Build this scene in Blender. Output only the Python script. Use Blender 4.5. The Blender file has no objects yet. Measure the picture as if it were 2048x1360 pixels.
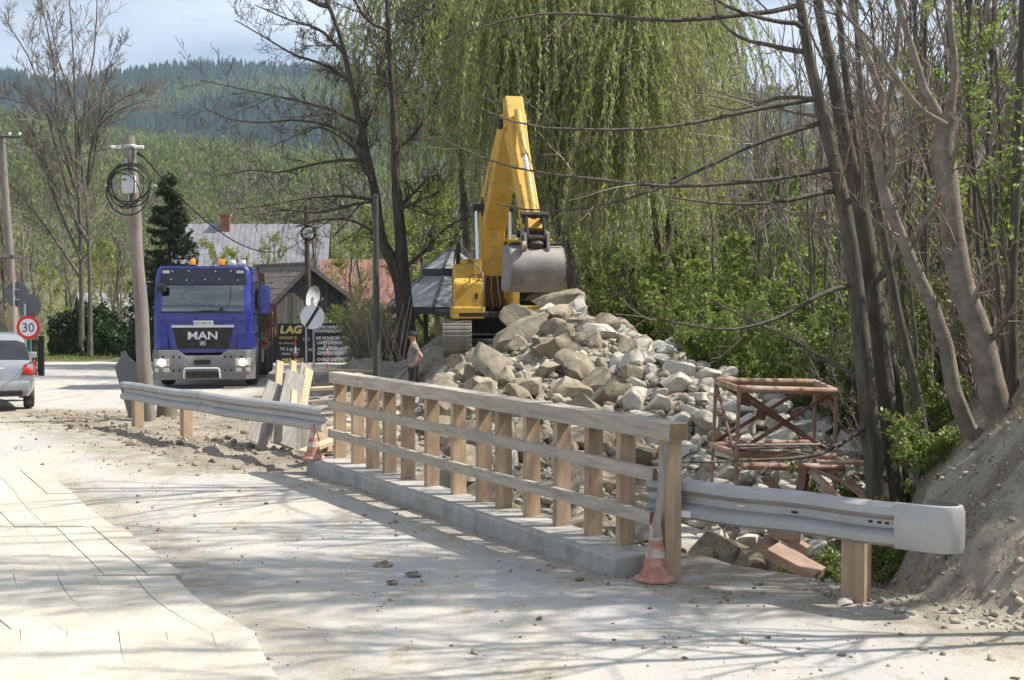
import bpy, bmesh, math, random
import numpy as np
from mathutils import Vector, Matrix, Euler, noise as mnoise
PI = math.pi
sc = bpy.context.scene
# ------------------------------------------------------------------ camera
F = 2500.0                      # focal length in pixels of a 2048 wide picture
CAMZ = 2.2
PITCH = math.atan(100.0 / F)
cam_d = bpy.data.cameras.new("camera")
cam = bpy.data.objects.new("camera", cam_d)
sc.collection.objects.link(cam)
cam_d.sensor_width = 36.0
cam_d.sensor_fit = 'HORIZONTAL'
cam_d.lens = F / 2048 * 36.0
cam_d.clip_start = 0.1
cam_d.clip_end = 9000
cam.location = (0, 0, CAMZ)
cam.rotation_euler = (PI / 2 - PITCH, 0, 0)
sc.camera = cam
# ------------------------------------------------------------------ light
SUN_AZ = math.radians(85)       # clockwise from +Y
SUN_EL = math.radians(50)
world = bpy.data.worlds.new("World")
sc.world = world
world.use_nodes = True
wn = world.node_tree
wn.nodes.clear()
w_out = wn.nodes.new('ShaderNodeOutputWorld')
w_bg = wn.nodes.new('ShaderNodeBackground')
w_sky = wn.nodes.new('ShaderNodeTexSky')
w_sky.sky_type = 'NISHITA'
w_sky.sun_disc = False
w_sky.sun_elevation = SUN_EL
w_sky.sun_rotation = SUN_AZ
w_sky.air_density = 1.0
w_sky.dust_density = 1.6
w_sky.ozone_density = 1.5
w_tc = wn.nodes.new('ShaderNodeTexCoord')
w_mp = wn.nodes.new('ShaderNodeMapping')
w_mp.inputs['Scale'].default_value = (1.0, 1.6, 5.0)
w_no = wn.nodes.new('ShaderNodeTexNoise')
w_no.inputs['Scale'].default_value = 2.6
w_no.inputs['Detail'].default_value = 7
w_no.inputs['Roughness'].default_value = 0.55
w_rp = wn.nodes.new('ShaderNodeValToRGB')
w_rp.color_ramp.elements[0].position = 0.30
w_rp.color_ramp.elements[1].position = 0.72
w_rp.color_ramp.elements[1].color = (0.88, 0.88, 0.88, 1)
w_mx = wn.nodes.new('ShaderNodeMixRGB')
w_mx.inputs['Color2'].default_value = (9.2, 9.7, 10.4, 1)
wn.links.new(w_tc.outputs['Generated'], w_mp.inputs['Vector'])
wn.links.new(w_mp.outputs['Vector'], w_no.inputs['Vector'])
wn.links.new(w_no.outputs['Fac'], w_rp.inputs['Fac'])
wn.links.new(w_rp.outputs['Color'], w_mx.inputs['Fac'])
wn.links.new(w_sky.outputs['Color'], w_mx.inputs['Color1'])
wn.links.new(w_mx.outputs['Color'], w_bg.inputs['Color'])
w_bg.inputs['Strength'].default_value = 0.08
wn.links.new(w_bg.outputs['Background'], w_out.inputs['Surface'])
sun_d = bpy.data.lights.new("sun", 'SUN')
sun_d.energy = 5.0
sun_d.angle = math.radians(0.53)
sun_d.color = (1.0, 0.945, 0.86)
sun = bpy.data.objects.new("sun", sun_d)
sc.collection.objects.link(sun)
SUN = Vector((math.cos(SUN_EL) * math.sin(SUN_AZ), math.cos(SUN_EL) * math.cos(SUN_AZ), math.sin(SUN_EL)))
sun.rotation_euler = SUN.to_track_quat('Z', 'Y').to_euler()
sun.location = (30, 5, 40)
sc.view_settings.view_transform = 'Standard'
sc.view_settings.look = 'None'
sc.view_settings.gamma = 1.0
sc.view_settings.exposure = 0.68
sc.view_settings.use_curve_mapping = False
sc.cycles.max_bounces = 5
sc.cycles.diffuse_bounces = 3
sc.cycles.glossy_bounces = 3
sc.cycles.transparent_max_bounces = 12
sc.cycles.volume_bounces = 0
sc.cycles.use_denoising = True
# ------------------------------------------------------------------ helpers
COL = sc.collection
RNG = np.random.default_rng(7)
random.seed(7)
R_ = math.radians

def W(px, py, Y):
    """world point at depth Y seen at a photograph position"""
    a = (px - 1024) / F
    b = -(py - 680) / F
    cp, sp = math.cos(PITCH), math.sin(PITCH)
    d = Vector((a, cp + b * sp, -sp + b * cp))
    return Vector((0, 0, CAMZ)) + d * (Y / d.y)

def WX(px, Y):
    return (px - 1024) / F * Y

def tag(o, label=None, cat=None, group=None, kind=None):
    if label: o['label'] = label
    if cat: o['category'] = cat
    if group: o['group'] = group
    if kind: o['kind'] = kind
    return o

def empty(name, loc=(0, 0, 0), rz=0.0, label=None, cat=None, group=None):
    o = bpy.data.objects.new(name, None)
    COL.objects.link(o)
    o.location = loc
    o.rotation_euler = (0, 0, rz)
    o.empty_display_size = 0.1
    tag(o, label, cat, group)
    return o

def link(name, me, mat=None, parent=None, loc=None, rot=None):
    o = bpy.data.objects.new(name, me)
    COL.objects.link(o)
    if mat is not None and me is not None and len(me.materials) == 0:
        me.materials.append(mat)
    if parent: o.parent = parent
    if loc is not None: o.location = loc
    if rot is not None: o.rotation_euler = rot
    return o

def copy_tree(o, parent=None):
    c = o.copy()
    COL.objects.link(c)
    c.parent = parent
    for ch in list(o.children):
        copy_tree(ch, c)
    return c

def np_mesh(name, V, Q, smooth=False):
    """mesh from arrays; Q is (M,3) or (M,4)"""
    V = np.asarray(V, dtype=np.float32)
    Q = np.asarray(Q, dtype=np.int32)
    me = bpy.data.meshes.new(name)
    me.vertices.add(len(V))
    me.vertices.foreach_set('co', V.ravel())
    k = Q.shape[1]
    me.loops.add(Q.size)
    me.loops.foreach_set('vertex_index', Q.ravel())
    me.polygons.add(len(Q))
    me.polygons.foreach_set('loop_start', np.arange(0, Q.size, k, dtype=np.int32))
    if smooth:
        me.polygons.foreach_set('use_smooth', np.ones(len(Q), dtype=bool))
    me.update(calc_edges=True)
    return me

class MB:
    """collects simple solids; build() makes ONE mesh object"""
    def __init__(self):
        self.v = []; self.f = []; self.m = []; self.s = []
        self.mi = 0; self.sm = False
    def add(self, vs, fs):
        b = len(self.v)
        self.v += [tuple(p) for p in vs]
        self.f += [tuple(b + i for i in f) for f in fs]
        self.m += [self.mi] * len(fs)
        self.s += [self.sm] * len(fs)
        return self
    def box(self, c, size, rot=None, bev=0.0):
        hx, hy, hz = size[0] / 2, size[1] / 2, size[2] / 2
        bm = None
        if bev <= 0:
            vs = [Vector((x, y, z)) for x in (-hx, hx) for y in (-hy, hy) for z in (-hz, hz)]
            fs = [(0, 1, 3, 2), (4, 6, 7, 5), (0, 4, 5, 1), (2, 3, 7, 6), (0, 2, 6, 4), (1, 5, 7, 3)]
        else:
            bm = bmesh.new()
            bmesh.ops.create_cube(bm, size=1.0)
            for q in bm.verts:
                q.co = Vector((q.co.x * size[0], q.co.y * size[1], q.co.z * size[2]))
            bmesh.ops.bevel(bm, geom=list(bm.edges), offset=bev, segments=2, affect='EDGES', profile=0.5)
            bm.verts.index_update()
            vs = [q.co.copy() for q in bm.verts]
            fs = [[q.index for q in p.verts] for p in bm.faces]
            bm.free()
        M = Euler(rot).to_matrix() if rot is not None and not isinstance(rot, Matrix) else (rot if rot is not None else Matrix.Identity(3))
        c = Vector(c)
        return self.add([M @ q + c for q in vs], fs)
    def beam(self, p0, p1, w, h, up=(0, 0, 1), bev=0.0):
        p0 = Vector(p0); p1 = Vector(p1)
        d = p1 - p0
        L = d.length
        d.normalize()
        up = Vector(up)
        if abs(d.dot(up)) > 0.98: up = Vector((0, 1, 0))
        x = d.cross(up).normalized()
        z = x.cross(d)
        M = Matrix((x, d, z)).transposed()
        return self.box((p0 + p1) / 2, (w, L, h), M, bev)
    def tube(self, pts, radii, n=8, cap=True):
        pts = [Vector(p) for p in pts]
        if not hasattr(radii, '__len__'): radii = [radii] * len(pts)
        vs = []; fs = []
        t0 = (pts[1] - pts[0]).normalized()
        ref = Vector((0, 0, 1)) if abs(t0.z) < 0.9 else Vector((0, 1, 0))
        u = t0.cross(ref).normalized()
        for i, p in enumerate(pts):
            a = pts[max(0, i - 1)]; b = pts[min(len(pts) - 1, i + 1)]
            t = (b - a).normalized()
            u = (u - t * u.dot(t)).normalized()
            v = t.cross(u)
            for k in range(n):
                an = 2 * PI * k / n
                vs.append(p + (u * math.cos(an) + v * math.sin(an)) * radii[i])
        for i in range(len(pts) - 1):
            for k in range(n):
                fs.append((i * n + k, i * n + (k + 1) % n, (i + 1) * n + (k + 1) % n, (i + 1) * n + k))
        if cap:
            fs.append(tuple(range(n))[::-1])
            fs.append(tuple(range((len(pts) - 1) * n, len(pts) * n)))
        return self.add(vs, fs)
    def prism(self, poly, axis, a, b):
        """polygon (2D) extruded along axis 'x','y' or 'z' from a to b"""
        n = len(poly)
        def P(q, t):
            return (t, q[0], q[1]) if axis == 'x' else ((q[0], t, q[1]) if axis == 'y' else (q[0], q[1], t))
        vs = [P(q, a) for q in poly] + [P(q, b) for q in poly]
        fs = [tuple(range(n)), tuple(range(n, 2 * n))[::-1]]
        fs += [(i, n + i, n + (i + 1) % n, (i + 1) % n) for i in range(n)]
        return self.add(vs, fs)
    def lathe(self, prof, n=16, c=(0, 0, 0), axis='z'):
        vs = []; fs = []
        for r, z in prof:
            for k in range(n):
                a = 2 * PI * k / n
                q = (r * math.cos(a), r * math.sin(a), z)
                if axis == 'x': q = (q[2], q[0], q[1])
                if axis == 'y': q = (q[0], q[2], q[1])
                vs.append((q[0] + c[0], q[1] + c[1], q[2] + c[2]))
        m = len(prof)
        for i in range(m - 1):
            for k in range(n):
                fs.append((i * n + k, i * n + (k + 1) % n, (i + 1) * n + (k + 1) % n, (i + 1) * n + k))
        fs.append(tuple(range(n))[::-1]); fs.append(tuple(range((m - 1) * n, m * n)))
        return self.add(vs, fs)
    def mesh(self, name):
        me = bpy.data.meshes.new(name)
        me.from_pydata(self.v, [], self.f)
        bm = bmesh.new(); bm.from_mesh(me)
        bmesh.ops.recalc_face_normals(bm, faces=list(bm.faces))
        bm.to_mesh(me); bm.free()
        me.polygons.foreach_set('material_index', self.m)
        me.polygons.foreach_set('use_smooth', self.s)
        return me
    def build(self, name, mat, parent=None, loc=None, rot=None, smooth=None):
        me = self.mesh(name)
        if smooth is not None:
            if smooth:
                me.polygons.foreach_set('use_smooth', [True] * len(me.polygons))
                if smooth != 'all':
                    me.set_sharp_from_angle(angle=R_(38))
        for mm in (mat if isinstance(mat, (list, tuple)) else [mat]):
            me.materials.append(mm)
        return link(name, me, None, parent, loc, rot)

def text(name, body, size, mat, parent, loc, rot, ext=0.002, align='LEFT', sx=1.0, shear=0.0, bold=0.0):
    cu = bpy.data.curves.new(name, 'FONT')
    cu.body = body; cu.size = size; cu.extrude = ext; cu.align_x = align
    cu.shear = shear; cu.offset = bold; cu.resolution_u = 3
    cu.materials.append(mat)
    o = bpy.data.objects.new(name, cu)
    COL.objects.link(o)
    o.parent = parent
    o.location = loc; o.rotation_euler = rot; o.scale = (sx, 1, 1)
    return o

# ---- value noise on arrays
def _h(ix, iy, iz, seed):
    n = (ix * 374761393 + iy * 668265263 + iz * 1274126177 + seed * 974711) & 0x7fffffff
    n = ((n ^ (n >> 13)) * 1274126177) & 0x7fffffff
    n = n ^ (n >> 16)
    return (n & 0xffff) / 65535.0
def vnoise(x, y, z=0.0, seed=0):
    x = np.asarray(x, dtype=np.float64); y = np.asarray(y, dtype=np.float64); z = np.asarray(z, dtype=np.float64) + np.zeros_like(x)
    ix = np.floor(x).astype(np.int64); iy = np.floor(y).astype(np.int64); iz = np.floor(z).astype(np.int64)
    fx = x - ix; fy = y - iy; fz = z - iz
    fx = fx * fx * (3 - 2 * fx); fy = fy * fy * (3 - 2 * fy); fz = fz * fz * (3 - 2 * fz)
    r = 0
    for a in (0, 1):
        for b in (0, 1):
            for c in (0, 1):
                w = (fx if a else 1 - fx) * (fy if b else 1 - fy) * (fz if c else 1 - fz)
                r = r + w * _h(ix + a, iy + b, iz + c, seed)
    return r * 2 - 1
def fbm(x, y, z=0.0, oct=4, seed=0):
    r = 0; a = 1.0; s = 1.0
    for i in range(oct):
        r = r + a * vnoise(np.asarray(x) * s, np.asarray(y) * s, np.asarray(z) * s, seed + i * 17)
        a *= 0.5; s *= 2.03
    return r
def sm(t):
    t = np.clip(t, 0, 1)
    return t * t * (3 - 2 * t)

# ---- materials
def mat_new(name):
    m = bpy.data.materials.new(name)
    m.use_nodes = True
    nt = m.node_tree
    nt.nodes.clear()
    out = nt.nodes.new('ShaderNodeOutputMaterial')
    b = nt.nodes.new('ShaderNodeBsdfPrincipled')
    nt.links.new(b.outputs[0], out.inputs[0])
    return m, nt, b, out

def c4(c): return (c[0], c[1], c[2], 1)

def pm(name, c1, c2=None, scale=4.0, rough=0.7, bump=0.0, metal=0.0, stretch=(1, 1, 1), c3=None, scale3=25.0, amt3=0.5,
       bscale=None, island=0.0, objrand=0.0, spec=0.4, lo=0.35, hi=0.65, detail=5, coat=0.0, rvar=0.0, coord='Object'):
    """procedural paint, stone, wood ...: two colours mixed by noise, a third by finer noise, bump"""
    m, nt, b, out = mat_new(name)
    N = nt.nodes; L = nt.links
    b.inputs['Roughness'].default_value = rough
    b.inputs['Metallic'].default_value = metal
    b.inputs['Specular IOR Level'].default_value = spec
    b.inputs['Coat Weight'].default_value = coat
    if c2 is None: c2 = tuple(x * 0.8 for x in c1)
    tc = N.new('ShaderNodeTexCoord'); mp = N.new('ShaderNodeMapping')
    L.new(tc.outputs[coord], mp.inputs['Vector'])
    mp.inputs['Scale'].default_value = stretch
    if objrand or True:
        oi = N.new('ShaderNodeObjectInfo')
        mu = N.new('ShaderNodeMath'); mu.operation = 'MULTIPLY'; mu.inputs[1].default_value = 37.0 if objrand else 0.0
        L.new(oi.outputs['Random'], mu.inputs[0])
        L.new(mu.outputs[0], mp.inputs['Location'])
    n1 = N.new('ShaderNodeTexNoise'); n1.inputs['Scale'].default_value = scale; n1.inputs['Detail'].default_value = detail
    n1.inputs['Roughness'].default_value = 0.6
    L.new(mp.outputs[0], n1.inputs['Vector'])
    rp = N.new('ShaderNodeValToRGB')
    rp.color_ramp.elements[0].position = lo; rp.color_ramp.elements[1].position = hi
    rp.color_ramp.elements[0].color = c4(c1); rp.color_ramp.elements[1].color = c4(c2)
    L.new(n1.outputs['Fac'], rp.inputs['Fac'])
    col = rp.outputs['Color']
    if c3 is not None:
        n3 = N.new('ShaderNodeTexNoise'); n3.inputs['Scale'].default_value = scale3; n3.inputs['Detail'].default_value = 4
        L.new(mp.outputs[0], n3.inputs['Vector'])
        r3 = N.new('ShaderNodeValToRGB')
        r3.color_ramp.elements[0].position = 0.5; r3.color_ramp.elements[1].position = 0.68
        r3.color_ramp.elements[0].color = (0, 0, 0, 1); r3.color_ramp.elements[1].color = (amt3, amt3, amt3, 1)
        L.new(n3.outputs['Fac'], r3.inputs['Fac'])
        mx = N.new('ShaderNodeMixRGB'); L.new(r3.outputs['Color'], mx.inputs['Fac'])
        L.new(col, mx.inputs['Color1']); mx.inputs['Color2'].default_value = c4(c3)
        col = mx.outputs['Color']
    if island or objrand:
        hs = N.new('ShaderNodeHueSaturation')
        mr = N.new('ShaderNodeMapRange')
        k = island or objrand
        mr.inputs['To Min'].default_value = 1 - k; mr.inputs['To Max'].default_value = 1 + k
        if island:
            ge = N.new('ShaderNodeNewGeometry'); L.new(ge.outputs['Random Per Island'], mr.inputs['Value'])
        else:
            L.new(oi.outputs['Random'], mr.inputs['Value'])
        L.new(mr.outputs[0], hs.inputs['Value']); L.new(col, hs.inputs['Color'])
        col = hs.outputs['Color']
    L.new(col, b.inputs['Base Color'])
    if rvar:
        mr2 = N.new('ShaderNodeMapRange'); mr2.inputs['To Min'].default_value = max(0.02, rough - rvar); mr2.inputs['To Max'].default_value = min(1, rough + rvar)
        L.new(n1.outputs['Fac'], mr2.inputs['Value']); L.new(mr2.outputs[0], b.inputs['Roughness'])
    if bump:
        nb = N.new('ShaderNodeTexNoise'); nb.inputs['Scale'].default_value = bscale or scale * 5; nb.inputs['Detail'].default_value = 6
        nb.inputs['Roughness'].default_value = 0.65
        L.new(mp.outputs[0], nb.inputs['Vector'])
        bp = N.new('ShaderNodeBump'); bp.inputs['Strength'].default_value = min(1.0, bump); bp.inputs['Distance'].default_value = 0.02 * max(1.0, bump)
        L.new(nb.outputs['Fac'], bp.inputs['Height']); L.new(bp.outputs[0], b.inputs['Normal'])
    return m

def leaf_mat(name, c1, c2, trans=0.4, gloss=0.02):
    m, nt, b, out = mat_new(name)
    N = nt.nodes; L = nt.links
    N.remove(b)
    ge = N.new('ShaderNodeNewGeometry')
    rp = N.new('ShaderNodeValToRGB')
    rp.color_ramp.elements[0].color = c4(c1); rp.color_ramp.elements[1].color = c4(c2)
    L.new(ge.outputs['Random Per Island'], rp.inputs['Fac'])
    df = N.new('ShaderNodeBsdfDiffuse'); tr = N.new('ShaderNodeBsdfTranslucent'); mx = N.new('ShaderNodeMixShader')
    gl = N.new('ShaderNodeBsdfGlossy'); gl.inputs['Roughness'].default_value = 0.45; gl.inputs['Color'].default_value = (1, 1, 1, 1)
    m2 = N.new('ShaderNodeMixShader'); m2.inputs['Fac'].default_value = gloss
    L.new(rp.outputs['Color'], df.inputs['Color']); L.new(rp.outputs['Color'], tr.inputs['Color'])
    mx.inputs['Fac'].default_value = trans
    L.new(df.outputs[0], mx.inputs[1]); L.new(tr.outputs[0], mx.inputs[2])
    L.new(mx.outputs[0], m2.inputs[1]); L.new(gl.outputs[0], m2.inputs[2])
    L.new(m2.outputs[0], out.inputs[0])
    return m

def plain(name, c, rough=0.5, metal=0.0, spec=0.4, emit=None, es=1.0, coat=0.0):
    m, nt, b, out = mat_new(name)
    b.inputs['Base Color'].default_value = c4(c)
    b.inputs['Roughness'].default_value = rough
    b.inputs['Metallic'].default_value = metal
    b.inputs['Specular IOR Level'].default_value = spec
    b.inputs['Coat Weight'].default_value = coat
    if emit:
        b.inputs['Emission Color'].default_value = c4(emit); b.inputs['Emission Strength'].default_value = es
    return m

def glass_mat(name, tint=(0.6, 0.68, 0.7), refl=0.12, rough=0.03):
    m, nt, b, out = mat_new(name)
    N = nt.nodes; L = nt.links
    N.remove(b)
    tr = N.new('ShaderNodeBsdfTransparent'); tr.inputs['Color'].default_value = c4(tint)
    gl = N.new('ShaderNodeBsdfGlossy'); gl.inputs['Roughness'].default_value = rough
    fr = N.new('ShaderNodeLayerWeight'); fr.inputs['Blend'].default_value = 0.25
    ma = N.new('ShaderNodeMath'); ma.operation = 'ADD'; ma.inputs[1].default_value = refl
    L.new(fr.outputs['Fresnel'], ma.inputs[0])
    mx = N.new('ShaderNodeMixShader'); L.new(ma.outputs[0], mx.inputs['Fac'])
    L.new(tr.outputs[0], mx.inputs[1]); L.new(gl.outputs[0], mx.inputs[2])
    L.new(mx.outputs[0], out.inputs[0])
    return m

# ---- branching growth on arrays
def unit(a):
    return a / np.maximum(np.linalg.norm(a, axis=-1, keepdims=True), 1e-9)
def resample(pts, rad, K):
    pts = np.array([tuple(p) for p in pts], dtype=float); rad = np.array(rad, dtype=float)
    d = np.r_[0, np.cumsum(np.linalg.norm(np.diff(pts, axis=0), axis=1))]
    # smooth interpolation (Catmull-Rom like, through fine cubic of chords)
    t = np.linspace(0, d[-1], K)
    m = np.gradient(pts, d, axis=0)
    out = np.zeros((K, 3))
    idx = np.clip(np.searchsorted(d, t, side='right') - 1, 0, len(d) - 2)
    h = (d[idx + 1] - d[idx]); u = ((t - d[idx]) / h)[:, None]; h = h[:, None]
    p0 = pts[idx]; p1 = pts[idx + 1]; m0 = m[idx] * h; m1 = m[idx + 1] * h
    out = (2 * u**3 - 3 * u**2 + 1) * p0 + (u**3 - 2 * u**2 + u) * m0 + (-2 * u**3 + 3 * u**2) * p1 + (u**3 - u**2) * m1
    return out, np.interp(t, d, rad)
def grow(P, R, n, t0, t1, ang, lr, K, up, wob, rr, rng, lmin=0.0, lmax=99.0, tip=0.3, tfall=0.5, bias=None):
    B, Kp, _ = P.shape
    Lp = np.linalg.norm(np.diff(P, axis=1), axis=2).sum(1)
    idx = np.repeat(np.arange(B), n)
    C = len(idx)
    t = t0 + (t1 - t0) * ((np.tile(np.arange(n), B) + rng.random(C)) / n)
    f = t * (Kp - 1); i = np.clip(f.astype(int), 0, Kp - 2); u = (f - i)[:, None]
    st = P[idx, i] * (1 - u) + P[idx, i + 1] * u
    pr = R[idx, i] * (1 - u[:, 0]) + R[idx, i + 1] * u[:, 0]
    tg = unit(P[idx, i + 1] - P[idx, i])
    v = rng.normal(size=(C, 3))
    if bias is not None: v = v + np.array(bias)
    v = unit(v - tg * (v * tg).sum(1, keepdims=True))
    a = R_(ang) * (0.65 + 0.7 * rng.random(C))[:, None]
    d = unit(np.cos(a) * tg + np.sin(a) * v)
    ln = np.clip(Lp[idx] * lr * (1 - tfall * t) * (0.55 + 0.75 * rng.random(C)), lmin, lmax)
    pts = np.zeros((C, K, 3)); pts[:, 0] = st
    step = (ln / (K - 1))[:, None]
    for k in range(1, K):
        d = unit(d + wob * rng.normal(size=(C, 3)) + np.array([0, 0, up]))
        pts[:, k] = pts[:, k - 1] + d * step
    rs = pr * rr * (0.7 + 0.5 * rng.random(C))
    rad = rs[:, None] * np.linspace(1, tip, K)[None, :]
    return pts, rad
def tubes(P, R, sides):
    B, K, _ = P.shape
    T = unit(np.gradient(P, axis=1))
    A = np.eye(3)[np.argmin(np.abs(T.mean(1)), axis=1)][:, None, :]
    U = unit(np.cross(T, np.broadcast_to(A, T.shape))); Vv = np.cross(T, U)
    an = np.arange(sides) * 2 * PI / sides
    ring = P[:, :, None, :] + R[:, :, None, None] * (np.cos(an)[None, None, :, None] * U[:, :, None, :] + np.sin(an)[None, None, :, None] * Vv[:, :, None, :])
    V = ring.reshape(-1, 3)
    b = (np.arange(B) * K * sides)[:, None, None]; k = (np.arange(K - 1) * sides)[None, :, None]; s = np.arange(sides)[None, None, :]
    s2 = (s + 1) % sides
    Q = np.stack([b + k + s, b + k + s2, b + k + sides + s2, b + k + sides + s], -1).reshape(-1, 4)
    return V, Q
def join(parts):
    Vs = []; Qs = []; o = 0
    for V, Q in parts:
        Vs.append(V); Qs.append(Q + o); o += len(V)
    return np.concatenate(Vs), np.concatenate(Qs)
def leaves(C, ln, wd, rng, hang=0.0, svar=0.4):
    n = len(C)
    a = rng.normal(size=(n, 3)); a[:, 2] -= hang * 2.2; a = unit(a)
    b = rng.normal(size=(n, 3)); b = unit(b - a * (a * b).sum(1, keepdims=True))
    s = (1 - svar + 2 * svar * rng.random(n))[:, None]
    a = a * ln * 0.5 * s; b = b * wd * 0.5 * s
    V = np.stack([C - a, C + b, C + a, C - b], 1).reshape(-1, 3)
    return V, np.arange(4 * n).reshape(-1, 4)
def along(P, n, rng, jit=0.0, t0=0.0, t1=1.0):
    """n random points along every polyline"""
    B, K, _ = P.shape
    t = (t0 + (t1 - t0) * rng.random((B, n))) * (K - 1)
    i = np.clip(t.astype(int), 0, K - 2); u = (t - i)[..., None]
    bi = np.arange(B)[:, None]
    q = (P[bi, i] * (1 - u) + P[bi, i + 1] * u).reshape(-1, 3)
    return q + jit * rng.normal(size=q.shape)
# ------------------------------------------------------------------ the lie of the land
AX, AY = 0.76, 9.48                    # near road-side corner of the bridge kerb
DX, DY = -0.5, 0.866                   # along the bridge
NX, NY = 0.866, 0.5                    # from road towards the ravine
def ST(s, t, z=0.0):
    return Vector((AX + DX * t + NX * s, AY + DY * t + NY * s, z))
G0 = (1.17, 9.75); G1 = (2.85, 8.5)    # near crash barrier
PILE = [(0.8, 24.3, 1.75, .46), (2.3, 21.7, 1.0, .44), (-0.7, 22.6, .42, .5), (3.3, 19.6, .3, .42), (4.3, 17.6, -.3, .4), (0.2, 21.0, .55, .4)]
def base_z(x, y):
    return -0.015 * np.clip(y - 14, 0, 56)
def sst(x, y):
    return (x - AX) * NX + (y - AY) * NY, (x - AX) * DX + (y - AY) * DY
def in_road(x, y):
    """signed amount inside the road area, metres"""
    s, t = sst(x, y)
    g = (x - G0[0]) * .6 + (y - G0[1]) * .8
    r1 = np.where(t < -0.2, np.minimum(np.maximum(0.5 - s, 0.1 - g), 0.3 - g * 0.9), 0.45 - s)
    r2 = np.where(t > 7.0, -0.9 - s - 0.05 * (t - 7), r1)
    # beyond the far barrier: truck bay
    r3 = np.minimum(-5.2 - x, np.minimum(y - 24.0, 51.5 - y))
    far = 48.5 - y + 0.25 * (x + 12)
    left = x + 13.5 + 0.35 * np.clip(y - 10, 0, 40)
    return np.minimum(np.maximum(np.maximum(r2, r3), -99), np.minimum(far, left + 14))
def pile_z(x, y):
    z = -9.0 + 0 * x
    for cx, cy, top, sl in PILE:
        d = np.sqrt(((x - cx) * np.where((x < cx) & (cx > .5), 1.75, 1.0))**2 + (y - cy)**2 + 0.2)
        z = np.maximum(z, top - sl * (d - 0.45))
    return z
def ground_z(x, y, fine=True):
    x = np.asarray(x, dtype=float); y = np.asarray(y, dtype=float)
    s, t = sst(x, y)
    g = (x - G0[0]) * .6 + (y - G0[1]) * .8
    z = base_z(x, y)
    road = in_road(x, y)
    rav = np.minimum(np.where(t < 0, np.minimum(s, 99), s) - 0.5, np.where(t < 3, g - 0.3, 99))
    rav = np.where(x > 0.2 - 0.55 * (y - 9), rav, s - 0.5)
    dep = sm(rav / 1.3) * (0.30 * sm((s - 2.5) / 2) + 0.8 * sm((7.6 - t) / 2.5)) * sm((30 - y) / 8)
    toe = 2.95 + 0.3 * np.clip(y - 9, -3, 30)
    dep = dep * (1 - sm((x - toe + .45) / .7) * sm((24 - y) / 8))
    z = z - dep
    z = np.maximum(z, pile_z(x, y))
    # fill under the excavator, spoil heaps by the worker
    z = z + 1.05 * sm((4.2 - np.hypot((x - 0.0) * 1.25, (y - 32.5))) / 1.6)
    z = z + 0.75 * np.exp(-(((x + 2.3) / 1.1)**2 + ((y - 35.2) / 1.2)**2)) + 0.6 * np.exp(-(((x + 4.2) / 0.9)**2 + ((y - 34.6) / 1.0)**2))
    # bank on the right, wooded slope behind
    toe = 2.95 + 0.3 * np.clip(y - 9, -3, 30)
    q = (x - 2.75) * .6 + (y - 8.85) * .8
    bank = np.clip(np.minimum(1.2 * q, 1.12 * (x - toe)), 0, 5.0)
    bank = bank * sm((28 - y) / 10)
    z = z + bank
    z = z + 13.0 * sm((x - 5 - 0.10 * (y - 30)) / 60) * sm((y - 26) / 60) 
    z = z + 5.0 * sm((y - 60) / 120)
    if fine:
        rough = sm((-road + 0.15) / 0.5)
        z = z + rough * ((0.045 + .06 * sm((s - 1) / 3)) * fbm(x * 0.9, y * 0.9, oct=4, seed=3) + 0.04 * fbm(x * 5, y * 5, oct=4, seed=9)) * (1 + 0.8 * sm((x - 2.5) / 3))
        z = z + (1 - rough) * (-0.045) * sm(road / 0.35) + 0.012 * fbm(x * 3, y * 3, oct=3, seed=21) * (1 - rough)
    return z
def gz(x, y):
    return float(ground_z(np.array([x]), np.array([y]))[0])
def road_z(x, y):
    return base_z(x, y) + 0.010 * fbm(x * .7, y * .7, oct=3, seed=5) + 0.004 * fbm(x * 4, y * 4, oct=2, seed=6)

def lines(segs):
    out = []
    for a, b, st in segs:
        out.append(np.arange(a, b, st))
    return np.unique(np.round(np.concatenate(out), 4))
def grid_mesh(name, xs, ys, fz, keep=None):
    X, Y = np.meshgrid(xs, ys)
    Z = fz(X, Y)
    V = np.stack([X, Y, Z], -1).reshape(-1, 3)
    nx = len(xs); ny = len(ys)
    i = (np.arange(ny - 1)[:, None] * nx + np.arange(nx - 1)[None, :])
    Q = np.stack([i, i + 1, i + nx + 1, i + nx], -1).reshape(-1, 4)
    if keep is not None:
        k = keep(X, Y).reshape(-1)
        Q = Q[k[Q].all(1)]
        used = np.unique(Q); mp = -np.ones(len(V), dtype=int); mp[used] = np.arange(len(used))
        V = V[used]; Q = mp[Q]
    return np_mesh(name, V, Q, True)

M = {}
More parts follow.
